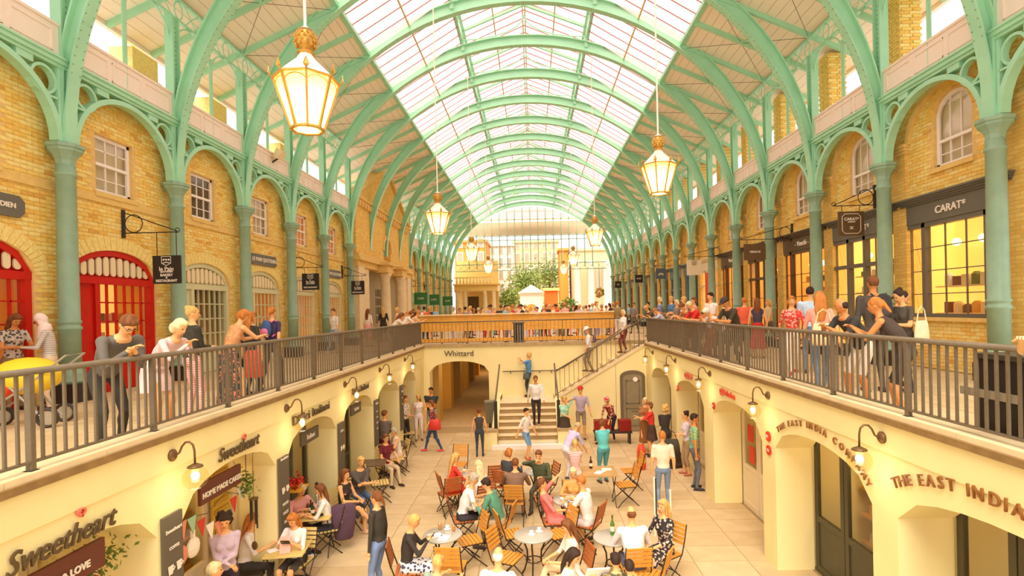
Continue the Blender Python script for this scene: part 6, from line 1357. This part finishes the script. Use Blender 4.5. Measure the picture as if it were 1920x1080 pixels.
o = E('violin', (p.x - .28, p.y + .05, -1.68), math.radians(170), 'small brown violin held by the woman in coral red', 'violin'); MB().ball((0, 0, 0), 1, 14, sq=(.11, .07, .025), k=6).build('violin_body', mat('violin_varnish', (170, 90, 36), .3), o, True); MB().bar((.08, 0, .01), (.28, 0, .03), .02, .015).build('neck', DARK, o); MB().bar((-.05, -.2, .04), (.1, .3, .08), .008, .008).build('bow', GOODS[1], o)
pf('woman with blond curls in black jacket, back to us, right of the musicians', 1249, 868, 95, 'fold', H=1.66, f=1, hair='curly', hc='blond', top=(62, 54, 48), sl=1, bot=(66, 60, 60), shoe=(60, 46, 36))
p = pf('man in pale polo shirt and blue jeans standing with his back to us', 1245, 958, 88, 'stand', H=1.74, hair='short', hc='ginger', top=(246, 222, 188), sl=.35, bot=(126, 148, 172), shoe=(220, 200, 180)); bag((p.x + .32, p.y + .5, -1.7), (.4, .24, .3), cmat((66, 60, 44)), 'dark bag carried beyond the man in the pale polo')
p = pf('dark-haired woman with bun and pink backpack behind the tropical shirt', 1290, 890, 185, 'fold', H=1.68, f=1, hair='bun', hc='dark', top=(226, 214, 220), bot=(180, 150, 110), bt='capri', shoe=(200, 120, 90)); backpack((p.x + .2, p.y, -1.75), 185, cmat((226, 50, 60)), cmat((240, 160, 170)), 'bright pink backpack on the woman with a dark bun')
pf('bearded man in turquoise and yellow tropical shirt and grey trousers, right', 1303, 917, 350, 'stand', H=1.84, hair='short', hc='dark', top=('floral', (104, 186, 160), (230, 196, 80)), sl=.35, bot=(110, 112, 116), shoe=(56, 52, 50), skin=2)
pf('woman in turquoise tunic standing behind the oak table, back turned', 1133, 905, 110, 'fold', H=1.62, f=1, hair='bob', hc='brown', top=(106, 206, 200), sl=.7, bot=(90, 160, 160), shoe=(80, 60, 50), hp=-20, fat=1.15)
pf('grey-haired man in lilac shirt stooping over the oak table', 1068, 900, 30, 'bend', H=1.66, hair='bald', hc='grey', top=(210, 200, 226), sl=.5, bot=(232, 226, 226), shoe=(100, 80, 60), lean=48)
pf('woman with blond hair in striped blouse standing at the oak table, back turned', 1080, 950, 80, 'fold', H=1.5, f=1, hair='short', hc='blond', top=('stripe', (250, 236, 226), (214, 130, 110)), sl=1, bot=(224, 214, 200), shoe=(100, 80, 60), hp=-20)
pf('woman in white patterned blouse and black trousers by the left wall', 760, 836, 330, 'fold', H=1.68, f=1, hair='bob', hc='brown', top=('floral', (246, 232, 214), (150, 130, 120)), sl=.8, bot=(60, 52, 46), shoe=(80, 60, 50))
pf('woman in white sleeveless top and white trousers in the left group', 786, 826, 285, 'stand', H=1.6, f=1, hair='short', hc='blond', top=(246, 230, 220), sl=0, bot=(246, 226, 216), shoe=(120, 90, 60))
pf('dark-haired person with one arm raised at the back of the left group', 778, 818, 280, 'stand', H=1.68, hair='short', hc='dark', top=(70, 60, 54), bot=(80, 70, 60), hr=(.3, .2, 1.85), skin=2)
pf('broad man in black shirt standing at the passage corner', 811, 820, 255, 'fold', H=1.78, hair='short', hc='dark', top=(62, 66, 62), sl=.35, bot=(170, 160, 140), shoe=(90, 70, 50), skin=2, fat=1.2)
pf('waiter in grey T-shirt and wine-red apron carrying a tray by the left tables', 722, 886, 70, 'fold', H=1.74, hair='short', hc='brown', top=(120, 108, 96), bot=(116, 44, 52), shoe=(120, 90, 60))
pf('dark-haired woman with ponytail in black blouse walking left, foreground', 712, 1125, 165, 'stand', H=1.7, f=1, hair='pony', hc='brown', top=(64, 58, 48), sl=1, bot=(124, 146, 186), shoe=(60, 46, 36), vox=.014)
person('young woman with dark curls in lilac blouse standing before the cake shop', (-4.35, 7.5, -3), 300, 'fold', H=1.72, f=1, hair='curly', hc='dark', top=(214, 190, 204), sl=1, bot=(66, 54, 64), shoe=(60, 46, 36), vox=.014, hp=-18)
pf('walker in dark clothes glimpsed far inside the passage', 876, 712, 100, 'walk', H=1.7, hair='short', hc='dark', top=(80, 60, 50), bot=(50, 40, 34), vox=.03)
# ---- lower court, seated
ps('woman with long fair hair in red dress at the far left round table', 845, 918, 25, 'table', 'r', H=1.68, f=1, hair='longer', hc='blond', top=(232, 66, 46), bot=(232, 66, 46), bt='dress')
ps('fair-haired woman in white sleeveless top seated with her back to us', 903, 936, 120, 'table', 'r', H=1.66, f=1, hair='long', hc='pale', top=(246, 234, 220), sl=0, bot=(220, 200, 170))
ps('dark-haired man in white T-shirt leaning over a small table, facing right', 866, 968, 12, 'table', 'r', H=1.78, hair='short', hc='grey', top=(250, 240, 232), bot=(60, 54, 50), vox=.014, lean=26, hp=-16)
ps('man in green shirt leaning over the small table, facing left', 938, 978, 165, 'table', 'h', H=1.76, hair='short', hc='dark', top=(94, 150, 118), sl=.9, bot=(206, 180, 136), vox=.014, lean=28, hp=-16)
ps('fair-haired person in charcoal jacket at the middle back table', 950, 908, 60, 'table', 'r', H=1.66, f=1, hair='bob', hc='ginger', top=(70, 70, 70), sl=1, bot=(90, 70, 60))
ps('brown-haired person in brown shirt seen from behind at the back table', 966, 936, 85, 'table', 'h', H=1.72, hair='short', hc='brown', top=(136, 104, 80), bot=(170, 130, 100), fat=1.1)
ps('man in dark green jacket drinking, facing us behind a round table', 1014, 910, 255, 'table', 'h', H=1.74, hair='short', hc='brown', top=(84, 90, 60), sl=1, bot=(90, 80, 60), hr=(.06, .26, 1.12))
ps('short-haired woman in pink dress leaning back with one arm raised', 1034, 972, 5, 'recline', 'r', H=1.68, f=1, hair='short', hc='brown', top=(246, 128, 118), bot=(246, 128, 118), bt='dress', hl=(-.5, .3, 1.25), vox=.014)
ps('older fair-haired woman facing us behind the crowded round table', 1075, 944, 270, 'table', 'h', H=1.6, f=1, hair='short', hc='pale', top=(232, 170, 90), bot=(230, 200, 150))
ps('man with brown hair in white shirt at the crowded round table', 1104, 978, 150, 'table', 'r', H=1.76, hair='short', hc='ginger', top=(250, 236, 220), sl=.9, bot=(226, 214, 204), vox=.014)
ps('woman with long brown hair and beige trousers reading, middle foreground', 1076, 1072, 195, 'cross', 'r', H=1.68, f=1, hair='longer', hc='brown', top=(246, 226, 206), sl=.6, bot=(236, 206, 156), vox=.014, hp=-20)
p = ps('girl with dark hair in white holding a paper at the bottom edge', 1060, 1132, 340, 'phone', None, H=1.62, f=1, hair='long', hc='dark', top=(250, 238, 224), bot=(236, 200, 190), vox=.014); o = MB().box(-.16, .16, -.01, .01, -.12, .12).build('newspaper', GOODS[5], None, loc=(p.x + .42, p.y - .1, -2.06), rot=(.5, .1, .3)); tag(o, 'white folded newspaper held by the dark-haired girl', 'newspaper')
ps('bald man in white T-shirt sitting with his back to us beside a green bottle', 1190, 1060, 95, 'table', 'h', H=1.8, hair='bald', hc='brown', top=(250, 240, 234), bot=(110, 110, 130), bt='shorts', vox=.014)
ps('woman with long blond hair in black floral dress, right foreground', 1248, 1030, 215, 'sit', 'h', H=1.7, f=1, hair='longer', hc='blond', top=('floral', (54, 48, 46), (220, 190, 170)), sl=.8, bot=('floral', (54, 48, 46), (220, 190, 170)), bt='dress', vox=.014)
p = ps('short-haired blond woman in black jacket and patterned skirt, left foreground', 762, 1062, 8, 'phone', 'r', H=1.7, f=1, hair='short', hc='blond', top=(64, 56, 48), sl=1, bot=('floral', (230, 222, 214), (70, 66, 80)), bt='skirt', vox=.014); tag(MB().box(-.035, .035, -.006, .006, -.07, .07).build('mobile_phone', DARK, None, loc=(p.x + .4, p.y + .05, -2.06), rot=(.6, 0, 1.4)), 'dark phone in the hands of the woman in black jacket', 'phone')
ps('bald older man in white seen from above at the bottom edge', 932, 1156, 80, 'table', None, H=1.76, hair='bald', hc='white', top=(250, 244, 240), bot=(150, 130, 110), vox=.014)
ps('child with tousled blond hair at the bottom edge', 812, 1150, 60, 'table', None, H=1.5, hair='short', hc='blond', top=(150, 170, 150), bot=(90, 80, 70), vox=.014)
ps('dark-haired boy in patterned jacket at the bottom edge', 1160, 1148, 95, 'table', None, H=1.5, hair='short', hc='dark', top=('floral', (90, 84, 56), (150, 134, 90)), sl=1, bot=(80, 70, 60), vox=.014)
ps('second dark-haired child at the bottom edge beside the patterned jacket', 1186, 1156, 95, 'table', None, H=1.4, hair='short', hc='dark', top=(236, 226, 190), bot=(80, 70, 60), vox=.014)
ps('girl with very long brown hair in white T-shirt on the dark bench', 458, 1058, 15, 'table', None, H=1.68, f=1, hair='longer', hc='ginger', top=(248, 232, 222), bot=(60, 54, 48), vox=.014)
ps('child in pink leaning on the table beyond the long-haired girl', 502, 1020, 330, 'table', None, H=1.4, f=1, hair='short', hc='brown', top=(246, 160, 140), bot=(80, 70, 60))
p = ps('girl with red sunglasses on her head looking at a phone, left row', 552, 1046, 265, 'phone', 'p', H=1.64, f=1, hair='longer', hc='ginger', top=(248, 238, 226), bot=(76, 70, 66), bt='shorts', vox=.014); tag(MB().box(-.07, .07, -.006, .006, -.035, .035).build('mobile_phone', DARK, None, loc=(p.x, p.y - .42, -2.06), rot=(.6, 0, 0)), 'dark phone held by the girl with red sunglasses', 'phone')
ps('older man in pink shirt with his head bowed over the bottles', 556, 985, 330, 'table', 'p', inside=1, H=1.7, hair='short', hc='grey', top=(240, 170, 160), bot=(120, 100, 80), hp=-28)
ps('brunette in white T-shirt with crossed arms facing left over the bottles', 612, 985, 205, 'table', 'p', H=1.68, f=1, hair='long', hc='brown', top=(250, 240, 228), bot=(56, 52, 60), shoe=(240, 230, 224), vox=.014)
o = E('draped_jacket', tuple(at(645, 985, Z=-2.5)), math.radians(115), 'plum jacket draped over the chair behind the brunette', 'jacket'); loft(MB(), [(0, 0, .4), (0, 0, .38), (0, 0, .1), (.02, 0, -.25), (.02, 0, -.28)], [.16, .22, .22, .16, .1], [.03, .05, .06, .05, .03], (0, 1, 0)).build('jacket_cloth', cmat((96, 68, 84)), o, True)
ps('woman with long brown hair in strappy black dress, bare legs out', 634, 955, 345, 'cross', 'p', H=1.7, f=1, hair='longer', hc='brown', top=(60, 54, 48), sl=0, bot=(60, 54, 48), bt='skirt', shoe=(232, 190, 150), vox=.014)
ps('man in dark grey shirt with folded arms and jeans, left row', 672, 926, 315, 'table', 'p', H=1.78, hair='short', hc='blond', top=(96, 86, 76), bot=(90, 110, 142), shoe=(150, 84, 46), hl=(.1, .36, .82), hr=(-.12, .4, .8), vox=.014)
ps('short-haired woman in wine-red top and beige trousers, left row', 688, 872, 320, 'sit', 'p', H=1.66, f=1, hair='short', hc='brown', top=(120, 40, 46), sl=.3, bot=(224, 200, 156), extra=glasses)
ps('grey-haired woman in pale sleeveless top behind the waiter', 748, 852, 215, 'table', 'p', H=1.62, f=1, hair='bob', hc='grey', top=(246, 230, 214), sl=0, bot=(230, 200, 170))
person('blond man seen from above at the bottom left edge by the chalkboard', (-4.12, 6.8, -3), 20, 'sit', H=1.7, hair='short', hc='pale', top=(90, 84, 76), bot=(80, 70, 60), vox=.014)
# sunglasses, chequered bag
p = at(516, 998, Z=-2.4); o = E('shoulder_bag', p, .2, 'black and light blue shopping bag on the seat beside the long-haired girl', 'bag'); MB().ball((0, 0, 0), 1, 12, sq=(.26, .14, .14), k=8).build('bag_body', cmat((60, 50, 40)), o, True); MB().box(-.2, .1, -.05, .05, .02, .16).build('blue_panel', cmat((120, 200, 216)), o)
# ---- left walkway
p = rail('grey-haired man in dark grey zip jacket leaning on the left railing', -1, 200, 335, 'lean', d=.46, H=1.76, hair='short', hc='brown', top=(112, 104, 92), sl=.97, bot=(62, 56, 46), shoe=(60, 50, 40), vox=.012, extra=glasses, fat=.95, lean=56, hp=-30)
rail('blond woman in pale pink coat resting her chin on the left railing', -1, 296, 345, 'lean', d=.5, H=1.66, f=1, hair='bob', hc='pale', top=(240, 206, 196), sl=1, bot=(240, 206, 196), bt='skirt', skl=.3, shoe=(170, 110, 70), vox=.013, lean=56, hp=-10)
rail('blond woman with bun in black cardigan and pink striped trousers', -1, 358, 60, 'fold', d=.75, H=1.64, f=1, hair='bun', hc='blond', top=(66, 60, 48), sl=1, bot=('stripe', (244, 208, 196), (224, 150, 140)), shoe=(230, 190, 130), vox=.014, hy=-25)
rail('woman in long dark floral sundress with bare shoulders at left railing', -1, 434, 60, 'lean', d=.7, H=1.68, f=1, hair='bob', hc='ginger', top=('floral', (214, 150, 100), (230, 170, 110)), sl=0, bot=('floral', (76, 84, 82), (230, 140, 110)), bt='dress', skl=.85, shoe=(150, 90, 50), vox=.014, lean=28)
p = rail('girl with brown hair in black top holding an orange and white bag', -1, 470, 70, 'stand', d=1.0, H=1.56, f=1, hair='long', hc='ginger', top=(60, 54, 46), sl=.5, bot=(60, 54, 46), vox=.0165); bag((p.x + .2, p.y - .3, .62), (.34, .16, .5), mat('orange_bag', (238, 90, 50), .6), 'orange shopping bag hanging beside the girl in black', 0, strap=.2)
p = rail('woman with navy T-shirt carrying a blue backpack with pink straps', -1, 509, 80, 'walk', d=.95, H=1.68, f=1, hair='pony', hc='ginger', top=(70, 56, 90), sl=.35, bot=(96, 80, 54), shoe=(90, 70, 50)); backpack((p.x - .02, p.y - .17, 1.22), 80, cmat((70, 94, 140)), cmat((240, 130, 170)), 'blue backpack with pink straps on the woman in navy', .9)
p = pf('woman in white top, pale jeans and shoulder bag walking on the left walkway', 628, 662, 250, 'walk', z=0, H=1.7, f=1, hair='short', hc='brown', top=(250, 234, 220), sl=.5, bot=(150, 180, 212), shoe=(220, 200, 180))
pf('woman with brown wavy hair in white top and pink skirt by the portico', 691, 650, 70, 'stand', z=0, H=1.66, f=1, hair='longer', hc='brown', top=(246, 226, 206), bot=(240, 170, 160), bt='skirt')
pf('woman with long golden hair in black top by the portico column', 720, 642, 110, 'stand', z=0, H=1.74, f=1, hair='longer', hc='blond', top=(50, 44, 40), bot=(70, 60, 50))
pf('woman with dark hair and patterned blouse looking at her hands, far left edge', 27, 770, 340, 'read', z=0, H=1.62, f=1, hair='long', hc='brown', top=('floral', (206, 190, 166), (90, 84, 76)), sl=.3, bot=(150, 120, 80), skin=2, vox=.014)
pf('woman in pale pink headscarf and silver padded jacket behind the pushchair', 96, 768, 215, 'read', z=0, H=1.6, f=1, hair='hijab', hatc=(248, 220, 206), top=('stripe', (226, 216, 200), (190, 180, 168)), sl=1, bot=(236, 206, 170), skin=2, vox=.014, extra=glasses)
for k, (u, d, c, h) in enumerate(((738, .5, (246, 226, 196), 'brown'), (750, .7, (210, 150, 110), 'ginger'), (757, .5, (250, 236, 220), 'brown'), (764, .8, (120, 90, 60), 'dark'), (771, .5, (240, 200, 150), 'ginger'), (745, 1.2, (236, 190, 140), 'blond'), (776, 1.1, (230, 210, 190), 'brown'))):
    rail('person in %s top at the far left railing corner' % (['cream', 'tan', 'white', 'dark brown', 'pale peach', 'light orange', 'off-white'][k]), -1, u, 20, 'lean' if d < .9 else 'stand', d=d, H=1.6 + .04 * (k % 3), f=k % 2, hair=['long', 'short', 'bob'][k % 3], hc=h, top=c, sl=.4, bot=(110, 90, 66), vox=.02, grp='people at the far left railing corner')
# ---- right walkway
rail('woman in black racer-back vest and shorts leaning on the right railing', 1, 1690, 140, 'lean', d=.55, H=1.66, f=1, hair='pony', hc='ginger', top=(78, 62, 50), sl=0, bot=(66, 54, 44), bt='shorts', shoe=(130, 60, 40), skin=2, vox=.012, lean=44, hp=0)
rail('shaven-headed man in black T-shirt and white shorts leaning on the right railing', 1, 1612, 190, 'lean', d=.55, H=1.68, hair='bald', hc='dark', top=(66, 62, 56), sl=.35, bot=(240, 222, 196), bt='shorts', shoe=(56, 50, 46), skin=2, vox=.012, lean=46, hp=4, hy=-55)
p = pf('tall man with cropped hair and dark rucksack beyond the leaning couple', 1642, 735, 80, 'stand', z=0, H=1.9, hair='short', hc='brown', top=(80, 72, 62), bot=(90, 80, 64), skin=2); backpack((p.x + .02, p.y - .2, 1.4), 80, cmat((56, 52, 50)), cmat((80, 74, 70)), 'dark rucksack on the tall man with cropped hair', 1.1)
p = pf('dark-haired woman in grey T-shirt reading something, by the jeweller window', 1700, 735, 190, 'read', z=0, H=1.68, f=1, hair='bun', hc='dark', top=(92, 82, 68), sl=.35, bot=(70, 62, 54)); bag((p.x + .12, p.y - .2, .98), (.34, .1, .38), cmat((246, 222, 180)), 'cream tote bag on the shoulder of the reading woman', 20, strap=.3)
pf('second dark-haired woman in grey behind the reading one', 1682, 722, 330, 'read', z=0, H=1.66, f=1, hair='pony', hc='dark', top=(86, 78, 70), sl=.35, bot=(70, 62, 54))
pf('woman in red flowered blouse and white trousers strolling on the right walkway', 1487, 700, 250, 'walk', z=0, H=1.66, f=1, hair='bob', hc='ginger', top=('floral', (226, 70, 56), (246, 190, 170)), sl=.6, bot=(246, 222, 196), shoe=(220, 80, 60))
pf('man in light blue shirt beyond the red flowered blouse', 1522, 700, 60, 'stand', z=0, H=1.82, hair='short', hc='dark', top=(196, 220, 236), sl=.4, bot=(110, 130, 160))
p = pf('woman with very long copper hair in pink top and jeans, right walkway', 1541, 735, 70, 'walk', z=0, H=1.7, f=1, hair='longer', hc='ginger', top=(246, 166, 140), sl=.4, bot=(100, 130, 160), shoe=(236, 226, 214)); bag((p.x - .1, p.y - .28, .98), (.42, .16, .36), cmat((246, 214, 160)), 'cream shoulder bag of the woman with copper hair', 0, strap=.3)
rail('man in black cap and dark polo leaning on the right railing', 1, 1378, 200, 'lean', d=.55, H=1.76, hair='cap', hc='dark', hatc=(70, 62, 56), top=(76, 66, 50), sl=.4, bot=(70, 62, 50), skin=2, lean=32)
pf('man in coral T-shirt with his back turned on the right walkway', 1398, 668, 75, 'stand', z=0, H=1.68, hair='short', hc='ginger', top=(244, 110, 76), sl=.4, bot=(90, 80, 70))
pf('woman with brown hair, navy top and red skirt beside the coral T-shirt', 1422, 672, 65, 'stand', z=0, H=1.64, f=1, hair='long', hc='brown', top=(76, 66, 84), sl=0, bot=(190, 50, 44), bt='skirt', skl=.6)
rail('person in bright red top reaching over the right railing', 1, 1312, 190, 'lean', d=.6, H=1.72, hair='short', hc='pale', top=(230, 50, 46), sl=.4, bot=(90, 80, 70), lean=36)
rail('person in white shirt behind the red top at the right railing', 1, 1336, 200, 'fold', d=1.0, H=1.84, hair='short', hc='dark', top=(250, 236, 222), sl=.4, bot=(90, 80, 90))
rail('person with white hair bowed over the right railing beside the black cap', 1, 1352, 195, 'lean', d=.55, H=1.62, hair='short', hc='white', top=(240, 220, 210), sl=.7, bot=(90, 80, 70), lean=56)
rail('child in brown top between the red shirt and the railing', 1, 1330, 190, 'lean', d=.4, H=1.4, hair='short', hc='brown', top=(220, 110, 70), bot=(190, 60, 50), lean=20)
for k, (u, d, c, h, hh) in enumerate(((1226, .6, (110, 90, 70), 'blond', 1.66), (1240, 1.2, (130, 140, 170), 'pale', 1.86), (1246, .5, (200, 206, 224), 'ginger', 1.55), (1262, 1.4, (90, 130, 170), 'blond', 1.86), (1272, 1.2, (150, 130, 110), 'pale', 1.7), (1286, .9, (246, 214, 196), 'blond', 1.78), (1298, .6, (196, 120, 70), 'brown', 1.7), (1305, 1.3, (230, 160, 120), 'brown', 1.75), (1218, 1.6, (70, 60, 50), 'dark', 1.7))):
    rail('person in %s top at the railing by the stair head, %s from left' % (['dark brown', 'slate blue', 'pale lilac', 'denim blue', 'taupe', 'blush', 'rust', 'apricot', 'black'][k], ORD[k].replace('nearest', 'first')), 1, u, 200 - 13 * (k % 3), 'lean' if d < .8 else 'fold', d=d, H=hh, f=k % 2, hair=['short', 'bob', 'short'][k % 3], hc=h, top=c, sl=.4, bot=(100, 84, 70), vox=.02, grp='people at the right railing corner')
# hand resting on the rail at the right picture edge: its owner stands just outside the frame
rail('person in pale sleeves whose folded hands rest on the rail at the right edge', 1, 2045, 185, 'lean', d=.4, H=1.7, hair='short', hc='brown', top=(240, 210, 170), sl=.6, bot=(90, 80, 70), skin=1, vox=.012)
for k, (u, y) in enumerate(((1340, 24), (1365, 20), (1300, 30), (1275, 33), (1450, 18), (1180, 40), (1190, 30))):
    p = at(u, 600, Y=y); person('passer-by in %s far along the right walkway' % (['olive', 'white', 'pink', 'navy', 'sand', 'light blue', 'grey'][k]), (max(5.0, min(p.x, 8.0)), y, 0), 80 + 25 * k, 'walk', H=1.66 + .04 * (k % 4), f=k % 2, hair=['short', 'long', 'bob'][k % 3], hc=['brown', 'blond', 'dark'][k % 3], top=[(120, 120, 70), (250, 236, 224), (240, 160, 150), (70, 76, 110), (220, 190, 140), (150, 190, 220), (140, 130, 120)][k], bot=(110, 96, 80), vox=.024, grp='passers-by on the right walkway')
# ---- crowd behind the timber screen: a few bodies shared by many people, each with clothes of its own
PRO = []
for k, (ps_, f_, hr_) in enumerate((('stand', 0, 'short'), ('fold', 1, 'long'), ('fold', 0, 'short'), ('stand', 1, 'bob'), ('read', 1, 'pony'), ('photo', 0, 'short'))):
    PRO.append(person('proto', (0, 0, 0), 0, ps_, H=1.68, f=f_, hair=hr_, hc='brown', top=(200, 150, 100), vox=.026, face=False))
finish()
CT = [('white', (250, 240, 230)), ('orange', (238, 110, 60)), ('dark brown', (80, 62, 50)), ('light blue', (140, 190, 214)), ('cream', (244, 222, 180)), ('red', (220, 60, 50)), ('grey', (150, 140, 130)), ('pink', (244, 170, 160)), ('black', (52, 46, 42)), ('khaki', (150, 130, 86)), ('yellow', (236, 190, 70)), ('lilac', (200, 180, 210))]
HN = ['brown', 'dark', 'blond', 'ginger', 'grey']
crowd = [851, 862, 872, 881, 888, 897, 906, 916, 921, 928, 939, 947, 955, 962, 968, 975, 981, 988, 995, 1003, 1008, 1020, 1024, 1031, 1038, 1046, 1052, 1059, 1066, 1074, 1080, 1087, 1095, 1100, 1106, 1112, 1118, 1127, 1136, 1144, 1150, 1158, 786, 796, 806, 815]
for i, u in enumerate(sorted(crowd)):
    y = [24.6, 26.2, 28.5, 31.5, 25.3][i % 5]; pr = PRO[(i * 5 + i // 3) % 6]; p = at(u, 590, Y=y); cn, cc = CT[i % 12]; hn = HN[(i // 12 + i) % 5]; sc = rnd.uniform(.93, 1.06)
    lab = 'person in %s top with %s hair behind the timber counter, %s' % (cn, hn, ['left part', 'middle part', 'right part'][i * 3 // 46])
    r = E('person', (p.x, y, 0), rnd.uniform(0, 2 * pi), lab, 'person', 'crowd behind the timber counter'); r.scale = (sc, sc, sc)
    for ch in pr.children:
        c = ch.copy(); COL.objects.link(c); c.parent = r
        if ch.name.startswith('body'):
            for s_, m in ((0, SK[i % 3]), (1, cmat(cc)), (2, cmat(CT[(i * 5 + 3) % 12][1]))): c.material_slots[s_].link = 'OBJECT'; c.material_slots[s_].material = m
        elif ch.name.startswith('hair'): c.material_slots[0].link = 'OBJECT'; c.material_slots[0].material = HM[hn]
for pr in PRO:
    for ch in list(pr.children): bpy.data.objects.remove(ch)
    bpy.data.objects.remove(pr)
bpy.data.scenes.remove(TXS)
